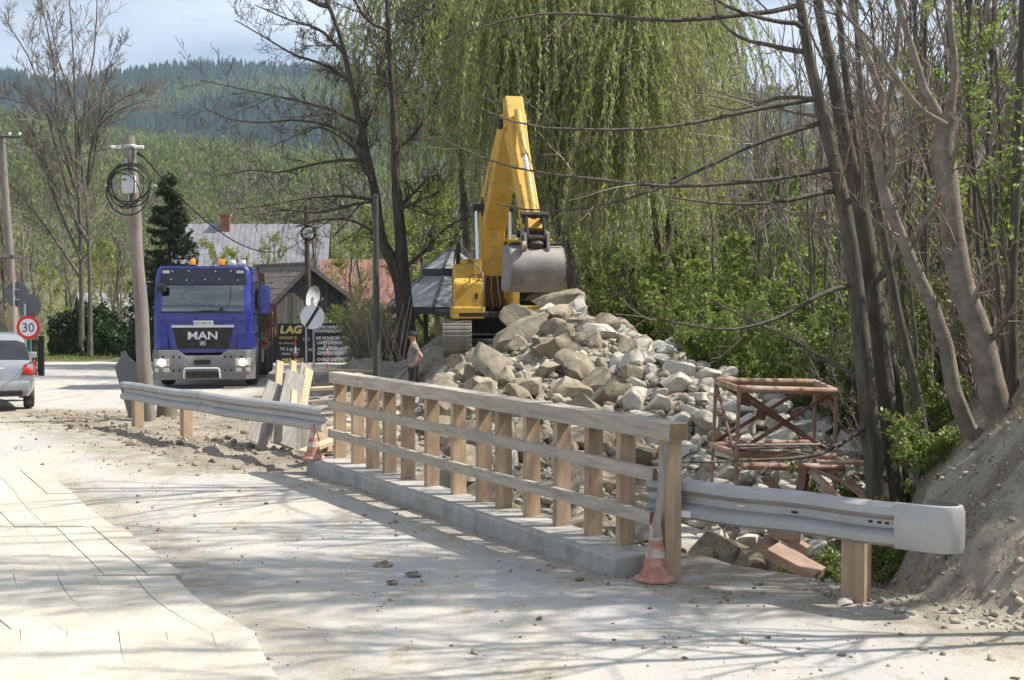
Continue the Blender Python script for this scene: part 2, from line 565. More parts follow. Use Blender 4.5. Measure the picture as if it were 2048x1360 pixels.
# dirt: dry clay, grey-brown, with damp darker patches and stones in the relief
M['dirt'] = pm('dry_dirt', (0.215, 0.185, 0.145), (0.345, 0.31, 0.25), 0.9, 0.95, 1.0, c3=(0.13, 0.11, 0.085), scale3=5.0, amt3=0.55, bscale=16, spec=0.1)
def road_material():
    m, nt, b, out = mat_new('dusty_asphalt')
    N = nt.nodes; L = nt.links
    b.inputs['Roughness'].default_value = 0.9; b.inputs['Specular IOR Level'].default_value = 0.15
    tc = N.new('ShaderNodeTexCoord')
    def noise(scale, stretch=(1, 1, 1), det=6, rough=0.6, rot=0):
        mp = N.new('ShaderNodeMapping'); mp.inputs['Scale'].default_value = stretch; mp.inputs['Rotation'].default_value = (0, 0, rot)
        L.new(tc.outputs['Object'], mp.inputs['Vector'])
        n = N.new('ShaderNodeTexNoise'); n.inputs['Scale'].default_value = scale; n.inputs['Detail'].default_value = det; n.inputs['Roughness'].default_value = rough
        L.new(mp.outputs[0], n.inputs['Vector']); return n.outputs['Fac']
    def ramp(f, a, b_, ca, cb):
        r = N.new('ShaderNodeValToRGB'); r.color_ramp.elements[0].position = a; r.color_ramp.elements[1].position = b_
        r.color_ramp.elements[0].color = c4(ca); r.color_ramp.elements[1].color = c4(cb); L.new(f, r.inputs['Fac']); return r.outputs['Color']
    def mix(f, c1, c2):
        x = N.new('ShaderNodeMixRGB'); L.new(f, x.inputs['Fac'])
        for s, c in (('Color1', c1), ('Color2', c2)):
            if isinstance(c, tuple): x.inputs[s].default_value = c4(c)
            else: L.new(c, x.inputs[s])
        return x.outputs['Color']
    # wheel-worn grey asphalt under pale dust, streaked along the road
    streak = noise(0.55, (2.6, 0.5, 1), 7, 0.6, R_(-30))
    col = ramp(streak, 0.36, 0.62, (0.50, 0.465, 0.395), (0.42, 0.415, 0.405))
    fine = noise(26, det=5, rough=0.7)
    col = mix(ramp(fine, 0.45, 0.75, (0, 0, 0), (0.4, 0.4, 0.4)), col, (0.33, 0.31, 0.27))
    clod = noise(2.2, (1, .5, 1), 8, 0.72)
    col = mix(ramp(clod, 0.545, 0.64, (0, 0, 0), (0.65, 0.65, 0.65)), col, (0.30, 0.245, 0.165))
    edge = noise(0.25, det=5)
    col = mix(ramp(edge, 0.55, 0.75, (0, 0, 0), (0.6, 0.6, 0.6)), col, (0.545, 0.515, 0.45))
    speck = noise(110, det=3, rough=0.8)
    col = mix(ramp(speck, 0.56, 0.66, (0, 0, 0), (0.5, 0.5, 0.5)), col, (0.27, 0.235, 0.18))
    at = N.new('ShaderNodeAttribute'); at.attribute_name = 'soil'
    ml = N.new('ShaderNodeMath'); ml.operation = 'MULTIPLY'; L.new(at.outputs['Fac'], ml.inputs[0]); L.new(ramp(noise(3.0, det=8, rough=.7), .38, .56, (0.25, 0.25, 0.25), (1, 1, 1)), ml.inputs[1])
    col = mix(ml.outputs[0], col, (0.27, 0.235, 0.18))
    L.new(col, b.inputs['Base Color'])
    bn = noise(70, det=4, rough=0.7)
    ad = N.new('ShaderNodeMath'); ad.operation = 'ADD'; L.new(bn, ad.inputs[0]); L.new(clod, ad.inputs[1])
    bp = N.new('ShaderNodeBump'); bp.inputs['Strength'].default_value = 0.7; bp.inputs['Distance'].default_value = 0.012
    L.new(ad.outputs[0], bp.inputs['Height']); L.new(bp.outputs[0], b.inputs['Normal'])
    return m
M['road'] = road_material()
def ground_material():
    """dirt near the works, grass and leaf litter away from them (mixed by position and noise)"""
    m = M['dirt'].copy(); m.name = 'site_dirt_and_grass'
    nt = m.node_tree; N = nt.nodes; L = nt.links
    b = [n for n in N if n.type == 'BSDF_PRINCIPLED'][0]
    src = b.inputs['Base Color'].links[0].from_socket
    at = N.new('ShaderNodeAttribute'); at.attribute_name = 'grass'
    n = N.new('ShaderNodeTexNoise'); n.inputs['Scale'].default_value = 1.6; n.inputs['Detail'].default_value = 8
    tc = N.new('ShaderNodeTexCoord'); L.new(tc.outputs['Object'], n.inputs['Vector'])
    r = N.new('ShaderNodeValToRGB'); r.color_ramp.elements[0].color = (0.075, 0.10, 0.028, 1); r.color_ramp.elements[1].color = (0.17, 0.15, 0.085, 1)
    r.color_ramp.elements[0].position = 0.4; r.color_ramp.elements[1].position = 0.62
    L.new(n.outputs['Fac'], r.inputs['Fac'])
    x = N.new('ShaderNodeMixRGB'); L.new(at.outputs['Fac'], x.inputs['Fac']); L.new(src, x.inputs['Color1']); L.new(r.outputs['Color'], x.inputs['Color2'])
    L.new(x.outputs['Color'], b.inputs['Base Color'])
    return m
M['ground'] = ground_material()

xs = lines([(-260, -60, 8), (-60, -16, 1.5), (-16, -9, 0.4), (-9, 2.2, 0.14), (2.2, 5.6, .07), (5.6, 7, .14), (7, 14, 0.4), (14, 60, 1.5), (60, 261, 8)])
ys = lines([(-60, -4, 6), (-4, 6, 0.8), (6, 7.4, .14), (7.4, 11.6, .07), (11.6, 24, 0.14), (24, 40, 0.3), (40, 90, 1.2), (90, 160, 6), (160, 361, 12)])
me = grid_mesh('ground', xs, ys, ground_z)
me.materials.append(M['ground'])
co = np.zeros(len(me.vertices) * 3, dtype=np.float32); me.vertices.foreach_get('co', co); co = co.reshape(-1, 3)
gx, gy = co[:, 0].astype(float), co[:, 1].astype(float)
gr = np.clip(sm((gy - 33) / 10) + sm((-gx - 14 - 0.1 * gy) / 4) + sm((gx - 5.2 - .1 * (gy - 10)) / 2.5) + sm((-in_road(gx, gy) - 0.2) / 2) * sm((-gx - 9.0) / 3) * sm((gy - 40) / 4), 0, 1) * sm((gy + 14) / 4)
gr = np.clip(gr - sm((6 - np.hypot(gx + 1.5, gy - 33)) / 3), 0, 1)
a = me.attributes.new('grass', 'FLOAT', 'POINT'); a.data.foreach_set('value', gr.astype(np.float32))
tag(link('ground', me), kind='structure')
xr = lines([(-60, -14, 1.0), (-14, 4, 0.2)]); yr = lines([(-12, 6, 0.8), (6, 20, 0.2), (20, 53, 0.5)])
def road_keep(X, Y):
    s, t = sst(X, Y)
    return (in_road(X, Y) > -0.1)
me = grid_mesh('road', xr, yr, road_z, road_keep)
me.materials.append(M['road'])
co = np.zeros(len(me.vertices) * 3, dtype=np.float32); me.vertices.foreach_get('co', co); co = co.reshape(-1, 3).astype(float)
s_, t_ = sst(co[:, 0], co[:, 1]); rd_ = in_road(co[:, 0], co[:, 1])
soil = np.clip(sm((.95 - np.abs(rd_ - .3)) / .8) * .95 + .75 * sm((.45 - np.abs(s_ + 2.7)) / .4) * sm((15.5 - co[:, 1]) / 2), 0, 1)
a = me.attributes.new('soil', 'FLOAT', 'POINT'); a.data.foreach_set('value', soil.astype(np.float32))
tag(link('road', me), kind='structure')
# ------------------------------------------------------------------ materials of the works
M['timber'] = pm('sawn_spruce', (0.37, 0.265, 0.175), (0.46, 0.34, 0.23), 3.0, 0.75, 0.3, stretch=(6, 6, 0.8), c3=(0.27, 0.185, 0.125), scale3=5, amt3=0.45, bscale=30, objrand=0.16)
M['timber_l'] = pm('dusty_spruce_rail', (0.36, 0.32, 0.27), (0.47, 0.41, 0.33), 3.0, 0.8, 0.3, stretch=(0.8, 6, 6), c3=(0.20, 0.17, 0.145), scale3=4, amt3=0.45, bscale=30, objrand=0.06)
M['endgrain'] = pm('cut_timber_end', (0.20, 0.14, 0.09), (0.27, 0.19, 0.12), 8, 0.85, 0.3)
M['deck'] = pm('dusty_deck_board', (0.50, 0.475, 0.415), (0.455, 0.42, 0.35), 1.3, 0.9, 0.35, stretch=(3, 0.7, 1), c3=(0.42, 0.37, 0.28), scale3=9, amt3=0.35, bscale=22, objrand=0.05, spec=0.12)
M['concrete'] = pm('kerb_concrete', (0.34, 0.33, 0.31), (0.44, 0.42, 0.38), 2.5, 0.9, 0.35, c3=(0.24, 0.22, 0.19), scale3=6, amt3=0.6, bscale=40, spec=0.2)
M['zinc'] = pm('weathered_zinc', (0.35, 0.355, 0.36), (0.43, 0.43, 0.425), 3.0, 0.55, 0.05, metal=0.55, c3=(0.36, 0.33, 0.29), scale3=7, amt3=0.35, rvar=0.12)
M['bolt'] = plain('steel_bolt', (0.55, 0.55, 0.55), 0.35, 0.9)
M['hole'] = plain('dark_slot', (0.03, 0.03, 0.03), 0.9)
M['cone'] = pm('faded_cone_plastic', (0.40, 0.15, 0.105), (0.47, 0.26, 0.20), 6, 0.7, 0.1, c3=(0.50, 0.43, 0.38), scale3=14, amt3=0.6)
M['cone_white'] = pm('scuffed_cone_band', (0.56, 0.53, 0.50), (0.45, 0.33, 0.28), 9, 0.65, 0.1, c3=(0.40, 0.17, 0.12), scale3=14, amt3=0.8)
M['oldwood'] = pm('weathered_board', (0.25, 0.23, 0.205), (0.36, 0.335, 0.30), 2.5, 0.85, 0.4, stretch=(5, 5, 0.7), c3=(0.16, 0.14, 0.12), scale3=6, amt3=0.5, objrand=0.16)
M['newwood'] = pm('pale_fresh_board', (0.52, 0.42, 0.27), (0.60, 0.50, 0.34), 2.5, 0.8, 0.3, stretch=(5, 5, 0.7), c3=(0.38, 0.27, 0.16), scale3=6, amt3=0.4, objrand=0.1)
M['bark_pole'] = pm('grey_pole_wood', (0.175, 0.15, 0.13), (0.265, 0.235, 0.205), 2.5, 0.85, 0.5, stretch=(6, 6, 0.5), c3=(0.12, 0.10, 0.085), scale3=5, amt3=0.6, bscale=18)

# ------------------------------------------------------------------ temporary bridge railing
ZR = R_(30)                       # rail direction: local X runs along the bridge
rail = empty('bridge_railing', ST(0.3, 3.0), 0, 'long timber bridge railing with upright boards and three rails', 'railing')
def t_of(px, s):
    k = (px - 1024) / F
    return (AX + NX * s - k * (AY + NY * s)) / (k * DY - DX)
def put(o, parent, p, rz):
    """place in world under an unrotated parent"""
    o.parent = parent
    o.location = Vector(p) - parent.location
    o.rotation_euler = (0, 0, rz)
ang_d = math.atan2(DY, DX)        # local +X along the bridge (away)
def board_mesh(name, L, wx, wy, mats, bev=0.006, vertical=True, sag=0.0, endmat=False):
    b = MB()
    if vertical: b.box((0, 0, L / 2), (wx, wy, L), bev=bev)
    else: b.box((0, 0, 0), (L, wx, wy), bev=bev)
    me = b.mesh(name)
    for m_ in mats: me.materials.append(m_)
    if endmat:
        for p in me.polygons:
            if abs(p.normal.x) > 0.95: p.material_index = 1
    return me
pxs = [665, 700, 730, 763, 800, 847, 900, 950, 990, 1045, 1105, 1168, 1232]
bal = [board_mesh('upright_board', 0.93, 0.065, 0.15, [M['timber']]) for _ in range(1)][0]
for i, px in enumerate(pxs):
    t = t_of(px, 0.30) - 0.033
    o = bpy.data.objects.new('upright_board', bal); COL.objects.link(o)
    put(o, rail, ST(0.375, t, 0.152), ang_d + R_(random.uniform(-2.5, 2.5)))
    o.rotation_euler.y = R_(random.uniform(-.5, .5))
# end post, standing past the kerb's end
tp = t_of(1312, 0.28) - 0.06
pm_ = board_mesh('end_post', 1.45, 0.10, 0.15, [M['timber']])
o = bpy.data.objects.new('end_post', pm_); COL.objects.link(o)
put(o, rail, ST(0.375, tp, -0.36), ang_d)
# top rail in two lengths, two lower rails with a scarf joint each
def rail_piece(name, t0, t1, s, z, w, h, dz=0.0, ds=0.0):
    me = board_mesh(name, abs(t1 - t0), w, h, [M['timber_l'], M['endgrain']], 0.005, False, endmat=True)
    o = bpy.data.objects.new(name, me); COL.objects.link(o)
    put(o, rail, ST(s, (t0 + t1) / 2, z), ang_d)
    o.rotation_euler.y = -math.atan2(dz, abs(t1 - t0)); o.rotation_euler.z += ds
    return o
tn = t_of(1340, 0.28); tf = t_of(657, 0.28)
rail_piece('top_rail', tn, 3.15, 0.365, 1.135, 0.18, 0.135, 0.006)
rail_piece('top_rail', 3.155, tf, 0.37, 1.139, 0.178, 0.132, -0.006, 0.002)
tl = t_of(1318, 0.25)
rail_piece('middle_rail', tl + .07, 1.18, 0.270, 0.80, 0.052, 0.10, 0.008)
rail_piece('middle_rail', 1.185, 4.4, 0.271, 0.80, 0.052, 0.10, -0.01, 0.003)
rail_piece('middle_rail', 4.405, t_of(655, .25), 0.270, 0.80, 0.052, 0.10, 0.012)
rail_piece('lower_rail', tl + .1, 2.9, 0.270, 0.455, 0.052, 0.10, -0.008)
rail_piece('lower_rail', 2.905, t_of(655, .25), 0.271, 0.455, 0.052, 0.10, 0.01, 0.002)
# ------------------------------------------------------------------ concrete kerb beam (three cast lengths)
kerb = empty('bridge_kerb', ST(0.25, 3.0), 0, 'low concrete kerb beam carrying the bridge railing', 'kerb')
tk = [-0.02, 2.2, 4.4, 6.55]
for a_, b_ in zip(tk[:-1], tk[1:]):
    q = MB()
    n = 10
    me = MB().box((0, 0, 0), (b_ - a_ - 0.006, 0.46, 0.34), bev=0.014)
    o = me.build('kerb_length', M['concrete']); put(o, kerb, ST(0.235, (a_ + b_) / 2, -0.015), ang_d)

# ------------------------------------------------------------------ W-beam crash barriers
WP = [(-.155, .012), (-.148, .05), (-.125, .078), (-.075, .08), (-.045, .055), (-.028, .012), (.028, .012), (.045, .055), (.075, .08), (.125, .078), (.148, .05), (.155, .012)]
def wbeam(b, pts, prof=WP, thick=0.004, flip=1):
    """profile swept along a polyline of (x,y,z centre); bulges towards the left of travel * flip"""
    pts = [Vector(p) for p in pts]
    n = len(prof); vs = []; fs = []
    for th in (0.0, thick):
        for i, p in enumerate(pts):
            a = pts[max(0, i - 1)]; c = pts[min(len(pts) - 1, i + 1)]
            d = (c - a); d.z = 0; d.normalize()
            nn = Vector((-d.y, d.x, 0)) * flip
            for z, dep in prof:
                vs.append(p + nn * (dep - th) + Vector((0, 0, z)))
    k = len(pts) * n
    for i in range(len(pts) - 1):
        for j in range(n - 1):
            q = (i * n + j, i * n + j + 1, (i + 1) * n + j + 1, (i + 1) * n + j)
            fs.append(q); fs.append(tuple(k + e for e in q[::-1]))
    for i in range(len(pts) - 1):
        for j in (0, n - 1):
            fs.append((i * n + j, (i + 1) * n + j, k + (i + 1) * n + j, k + i * n + j))
    for i in (0, len(pts) - 1):
        for j in range(n - 1):
            fs.append((i * n + j, i * n + j + 1, k + i * n + j + 1, k + i * n + j))
    b.add(vs, fs)
def lerp(a, b, u): return Vector(a) * (1 - u) + Vector(b) * u
# near barrier
g0 = Vector((1.085, 9.72, 0.60)); g1 = Vector((2.80, 8.46, 0.585))
near = empty('crash_barrier', (2.0, 9.05, 0), 0, 'galvanised crash barrier with a rounded end beside the dirt bank', 'barrier')
def sub(o, root):
    o.parent = root; o.location = Vector(o.location) - root.location
    return o
b = MB(); b.sm = True
N_ = 16
path = [lerp(g0, g1, i / (N_ - 1)) + Vector((0, 0, 0.006 * math.sin(i * .9))) for i in range(N_)]
wbeam(b, path[:-1] + [lerp(g0, g1, .955)], flip=-1)
sub(b.build('beam', M['zinc'], smooth=True), near)
# rounded terminal: flat flared plate wrapping back
gd = (g1 - g0).normalized(); gn = Vector((gd.y, -gd.x, 0)).normalized()
FP = [(-.162, .050), (-.156, .072), (-.12, .084), (0.0, .086), (.12, .084), (.156, .072), (.162, .050)]
b = MB(); b.sm = True
c0 = lerp(g0, g1, .92); tp_ = [c0 + gd * (0.0), c0 + gd * 0.10, c0 + gd * 0.20]
cc = c0 + gd * 0.22 - gn * 0.07
for k in range(1, 12):
    an = PI * k / 11
    tp_.append(cc + gd * (0.15 * math.sin(an)) + gn * (0.07 * math.cos(an)) - gd * (0.10 * (k / 11)**2))
for i, p in enumerate(tp_): tp_[i] = Vector((p.x, p.y, c0.z))
wbeam(b, tp_, FP, flip=-1)
sub(b.build('rounded_end', M['zinc'], smooth=True), near)
for u, h_ in ((0.765, 0.98),):
    p = lerp(g0, g1, u)
    b = MB(); b.box((0, 0, h_ / 2 - 0.45), (0.17, 0.19, h_), bev=0.008)
    o = b.build('timber_post', M['timber']); o.location = (p.x - gn.x * .09, p.y - gn.y * .09, 0.18); o.rotation_euler = (0, 0, math.atan2(gd.y, gd.x) + R_(6)); sub(o, near)
for u, dz in ((.16, .0), (.36, .0), (.375, .0), (.56, 0), (.57, 0), (.83, 0), (.86, .0), (.885, 0)):
    p = lerp(g0, g1, u) + gn * 0.014
    b = MB(); b.box((0, 0, 0), (0.028, 0.006, 0.016))
    o = b.build('bolt_slot', M['hole'] if u > .5 else M['bolt']); o.location = p + Vector((0, 0, dz)); o.rotation_euler = (0, 0, math.atan2(gd.y, gd.x)); sub(o, near)
b = MB(); b.box((0, 0, 0), (0.09, 0.004, 0.05))
o = b.build('sticker', plain('white_sticker', (.75, .75, .75), .5)); o.location = lerp(g0, g1, .165) + gn * .084 + Vector((0, 0, -.10)); o.rotation_euler = (0, 0, math.atan2(gd.y, gd.x)); sub(o, near)
# far barrier
h0 = Vector((-2.30, 15.45, 0.585)); h1 = Vector((-6.55, 21.1, 0.50))
farb = empty('crash_barrier', (-4.4, 18.2, -0.1), 0, 'galvanised crash barrier running from railing to leaning wooden pole', 'barrier')
hd = (h1 - h0).normalized(); hn = Vector((-hd.y, hd.x, 0)).normalized()
for u0, u1, off in ((0.0, 0.56, 0.0), (0.54, 1.0, 0.006)):
    b = MB(); b.sm = True
    wbeam(b, [lerp(h0, h1, u0 + (u1 - u0) * i / 10) + hn * off + Vector((0, 0, .008 * math.sin(4 * u0 + i * .7))) for i in range(11)], flip=1)
    sub(b.build('beam', M['zinc'], smooth=True), farb)
for u in (0.66, 0.955):
    p = lerp(h0, h1, u)
    b = MB(); b.box((0, 0, 0.1), (0.15, 0.16, 1.0), bev=0.006)
    o = b.build('timber_post', M['timber']); o.location = (p.x - hn.x * .10, p.y - hn.y * .10, gz(p.x, p.y) + .05); o.rotation_euler = (0, 0, math.atan2(hd.y, hd.x)); sub(o, farb)
for u in (0.05, .09, .13, .25, .33, .46, .53, .55, .57, .78, .88, .93):
    b = MB(); b.lathe([(0.014, 0), (0.012, 0.012), (0.004, 0.016)], 8)
    o = b.build('bolt', M['bolt'], smooth=True); o.location = lerp(h0, h1, u) + hn * (.014 if int(u * 100) % 2 else .06) + Vector((0, 0, .05 * ((int(u * 100) % 3) - 1))); o.rotation_euler = (R_(90), 0, math.atan2(hd.y, hd.x)); sub(o, farb)

# ------------------------------------------------------------------ deck of dusty boards on the road
deck = empty('board_deck', (-3.0, 9.0, 0), 0, 'pale dusty deck of long boards laid over the roadway', 'deck')
rowY = [15.0, 13.2, 11.36, 9.45, 7.87, 6.3, 4.7]
rowS = [.556, .556, .556, .60, .38, .5]
rowB = [0.0, .02, .0, .07, .03, .0]
for r in range(6):
    ya, yb = rowY[r], rowY[r + 1]
    xr_far = -2.68 - 0.556 * (ya - 9.65) + [0, .0, .06, .0, .05, 0][r]
    x = xr_far
    k = 0
    while x > -0.41 * ya - 0.9:
        wdt = random.uniform(.29, .335) if k else random.uniform(.27, .31)
        bow = rowB[r] * (1 + .2 * random.random()); sk = rowS[r] + (k * 0.012 if r == 4 else 0)
        n = 8; g = random.uniform(.002, .0045)
        L_ = []; Rr = []
        off = 0.0
        for i in range(n + 1):
            u = i / n; y = ya + off + (yb - ya + .001) * u
            xo = sk * (ya - y) + bow * (-math.sin(PI * u))
            Rr.append((x + xo - g, y)); L_.append((x - wdt + xo + g, y))
        q = MB(); zt = 0.03 + random.uniform(-.004, .004)
        vs = []; fs = []
        for (a1, a2) in zip(L_, Rr):
            for zz in (zt, -.02):
                vs.append((a1[0], a1[1], zz)); vs.append((a2[0], a2[1], zz))
        for i in range(n):
            e = i * 4; f_ = e + 4
            fs += [(e, e + 1, f_ + 1, f_), (e + 2, f_ + 2, f_ + 3, e + 3), (e, f_, f_ + 2, e + 2), (e + 1, e + 3, f_ + 3, f_ + 1)]
        fs += [(0, 2, 3, 1), (n * 4, n * 4 + 1, n * 4 + 3, n * 4 + 2)]
        cx, cy = x - wdt / 2, (ya + yb) / 2
        q.add([(p[0] - cx, p[1] - cy, p[2]) for p in vs], fs)
        o = q.build('deck_board', M['deck']); o.location = (cx, cy, float(road_z(np.array([cx]), np.array([cy]))[0]) + 0.004); sub(o, deck)
        x -= wdt; k += 1

# ------------------------------------------------------------------ traffic cones
def cone(loc, h, r, label, rz, stick):
    root = empty('traffic_cone', loc, rz, label, 'cone')
    b = MB(); b.sm = True
    b.lathe([(r * 1.35, 0.0), (r * 1.38, .012), (r * 1.28, .03), (r * 1.02, .04), (r * .98, .07)], 24)
    b.build('base', M['cone'], root, smooth=True)
    def rad(u): return r * .95 * (1 - u) + .022 * u
    segs = [(0.09, .36, 'cone', 'body'), (.36, .50, 'cone_white', 'white_band'), (.50, .62, 'cone', 'body'), (.62, .82, 'cone_white', 'white_band'), (.82, 1.0, 'cone', 'body')]
    for a_, b_, m_, nm in segs:
        q = MB(); q.sm = True
        q.lathe([(rad(a_), a_ * h), (rad((a_ + b_) / 2), (a_ + b_) / 2 * h), (rad(b_), b_ * h)], 24)
        q.build(nm, M[m_], root, smooth=True)
    return root
pc = W(1309, 1163, 9.38)
near_cone = cone((pc.x, pc.y, road_z(np.array(pc.x), np.array(pc.y)) + .0), 0.50, 0.115, 'scuffed orange traffic cone with a lath stuck through its top', 0.4, True)
near_cone.rotation_euler = (R_(-1.5), R_(2.5), 0.4)
lath = MB(); lath.beam(W(1312, 1075, 9.30), W(1330, 890, 9.36), .05, .014, up=(0, 1, 0))
tag(lath.build('timber_lath', M['oldwood']), 'thin upright timber lath standing in the orange cone', 'lath')
pc = W(655, 926, 15.0)
cone((ST(0.05, 6.42).x, ST(0.05, 6.42).y, .158), 0.42, .105, 'small red and white traffic cone at the far end of kerb', 0, False)

# ------------------------------------------------------------------ boards leaning together behind the far barrier
def lean_board(x0, y0, x1, y1, Y0, Y1, w, mat, lab, twist=0.0, th=.03):
    p0 = W(x0, y0, Y0); p1 = W(x1, y1, Y1)
    d = (p1 - p0); L = d.length; d.normalize()
    side = Vector((math.cos(twist), math.sin(twist), 0)); side = (side - d * side.dot(d)).normalized()
    nn = side.cross(d)
    b = MB(); b.box((0, 0, L / 2), (w, th, L), bev=.003)
    o = b.build('loose_board', mat)
    o.matrix_world = Matrix(((side.x, -nn.x, d.x, p0.x), (side.y, -nn.y, d.y, p0.y), (side.z, -nn.z, d.z, p0.z), (0, 0, 0, 1)))
    tag(o, lab, 'board', 'boards leaning by the bridge')
    return o
LB = 'weathered grey board leaning in the bundle behind the barrier'
LN = 'pale fresh-cut board leaning in the bundle behind the barrier'
lean_board(512, 886, 556, 768, 17.5, 18.0, .30, M['oldwood'], 'wide grey weathered board leaning behind barrier, its top cut slanting', .5)
lean_board(560, 890, 592, 745, 17.4, 18.1, .29, M['oldwood'], 'second wide grey weathered board leaning behind the barrier', .55)
lean_board(578, 884, 587, 722, 17.8, 18.2, .12, M['newwood'], LN, 1.1)
lean_board(548, 884, 560, 722, 18.0, 18.4, .13, M['newwood'], LN, 1.0)
lean_board(583, 898, 588, 780, 17.2, 17.7, .10, M['newwood'], LN, .9)
lean_board(585, 880, 612, 728, 18.0, 18.5, .18, M['oldwood'], LB, .8)
lean_board(590, 885, 618, 738, 17.9, 18.4, .16, M['newwood'], LN, .9)
lean_board(598, 885, 612, 782, 17.6, 18.0, .10, M['newwood'], LN, .4)
lean_board(606, 915, 606, 842, 16.6, 16.8, .16, M['oldwood'], 'short grey board standing upright by the far kerb end', .2, .05)
lean_board(574, 893, 600, 840, 17.0, 17.3, .2, M['oldwood'], LB, .3)
# boards and timbers lying in a heap behind the railing's far end
for i, (x0, y0, x1, y1, Y0, Y1, w, m_) in enumerate([(605, 905, 668, 880, 15.9, 16.2, .22, 'newwood'), (620, 842, 700, 862, 17.8, 18.2, .2, 'oldwood'), (612, 805, 668, 800, 19, 19.2, .2, 'oldwood'),
        (615, 818, 690, 815, 18.6, 18.7, .2, 'oldwood'), (618, 832, 690, 826, 18.3, 18.4, .22, 'oldwood'), (622, 778, 680, 775, 20.2, 20.3, .22, 'newwood'), (624, 870, 700, 850, 17.0, 17.4, .25, 'newwood'), (632, 895, 706, 868, 16.6, 17, .24, 'newwood'),
        (640, 850, 655, 905, 16.4, 16.2, .15, 'timber'), (630, 738, 745, 742, 30, 31, .25, 'newwood'), (668, 752, 720, 748, 29, 29.5, .25, 'newwood')]):
    p0 = W(x0, y0, Y0); p1 = W(x1, y1, Y1)
    b = MB(); b.beam(p0, p1, w, .05, bev=.003)
    me = b.build('lying_board', M[m_])
    tag(me, 'timber board lying in the heap behind the far railing end' if Y0 < 25 else 'pale plank lying on the mud before the dark banners', 'board', 'boards lying in a heap')
# ------------------------------------------------------------------ stones
M['rock_tan'] = pm('sandstone', (0.235, 0.20, 0.145), (0.36, 0.315, 0.235), 2.2, 0.92, 0.9, c3=(0.16, 0.135, 0.095), scale3=4.0, amt3=0.6, bscale=9, objrand=0.16, spec=0.15)
M['rock_pale'] = pm('pale_quarry_stone', (0.45, 0.43, 0.375), (0.56, 0.53, 0.455), 2.6, 0.92, 0.8, c3=(0.33, 0.30, 0.23), scale3=4.0, amt3=0.5, bscale=10, objrand=0.12, spec=0.15)
M['rubble'] = pm('small_rubble', (0.255, 0.23, 0.18), (0.42, 0.39, 0.32), 1.3, 0.93, 0.5, bscale=30, island=0.32, spec=0.1)
M['clod'] = pm('soil_clod', (0.20, 0.165, 0.12), (0.33, 0.285, 0.22), 1.5, 0.95, 0.5, bscale=30, island=0.3, spec=0.1)
def rock_shape(seed, sub_=3, planes=9, flat=(1, 1, 1), rough=0.05):
    bm = bmesh.new()
    bmesh.ops.create_icosphere(bm, subdivisions=sub_, radius=1.0)
    r = np.random.default_rng(seed)
    V = np.array([v.co[:] for v in bm.verts])
    for k in range(planes):
        n = unit(r.normal(size=(1, 3)))[0]; d = r.uniform(0.38, 0.82)
        e = V @ n - d
        V = V - np.where(e > 0, e, 0)[:, None] * n
    V = V * np.array(flat)
    nn = unit(V)
    V = V + nn * (rough * fbm(V[:, 0] * 3 + seed, V[:, 1] * 3, V[:, 2] * 3, oct=3, seed=seed))[:, None]
    V = V / np.abs(V).max()
    F_ = np.array([[v.index for v in f.verts] for f in bm.faces])
    bm.free()
    return V, F_
def rock_mesh(name, seed, mat, **k):
    V, F_ = rock_shape(seed, **k)
    me = np_mesh(name, V, F_, True)
    me.set_sharp_from_angle(angle=R_(28))
    me.materials.append(mat)
    return me
rock_t = [rock_mesh('boulder', 100 + i, M['rock_tan'], planes=13 + i % 5, flat=(1, .7 + .03 * i, .62 + .03 * (i % 6))) for i in range(9)]
rock_p = [rock_mesh('boulder', 200 + i, M['rock_pale'], planes=13 + i % 5, flat=(1, .7 + .03 * i, .6 + .04 * (i % 6)), sub_=3) for i in range(8)]
placed = []
def hit(px, py, y0=14.0, y1=30.0):
    Y = y0
    while Y < y1:
        p = W(px, py, Y)
        if p.z < float(ground_z(np.array([p.x]), np.array([p.y]), False)[0]): return p
        Y += 0.05
    return W(px, py, y1)
def boulder(px, py, wpx, hpx, tilt, mat, label, Y=None, dep=0.8, seed=0, planes=8):
    p = W(px, py, Y) if Y else hit(px, py)
    ppm = F / p.y
    a = wpx / ppm / 2; c = hpx / ppm / 2
    me = rock_mesh('boulder', 300 + seed, M[mat], planes=planes, flat=(1, dep, c / a))
    o = link('boulder', me); o.location = p + Vector((0, -0.12 * a, .08 * a)); o.scale = (a * 1.2,) * 3
    o.rotation_euler = (R_(random.uniform(-6, 6)), R_(tilt), R_(random.uniform(-10, 10)))
    tag(o, label, 'boulder', 'boulders of the stone heap')
    placed.append((p.x, p.y - .12 * a, p.z, 1.15 * (a * max(a * .6, c))**.5))
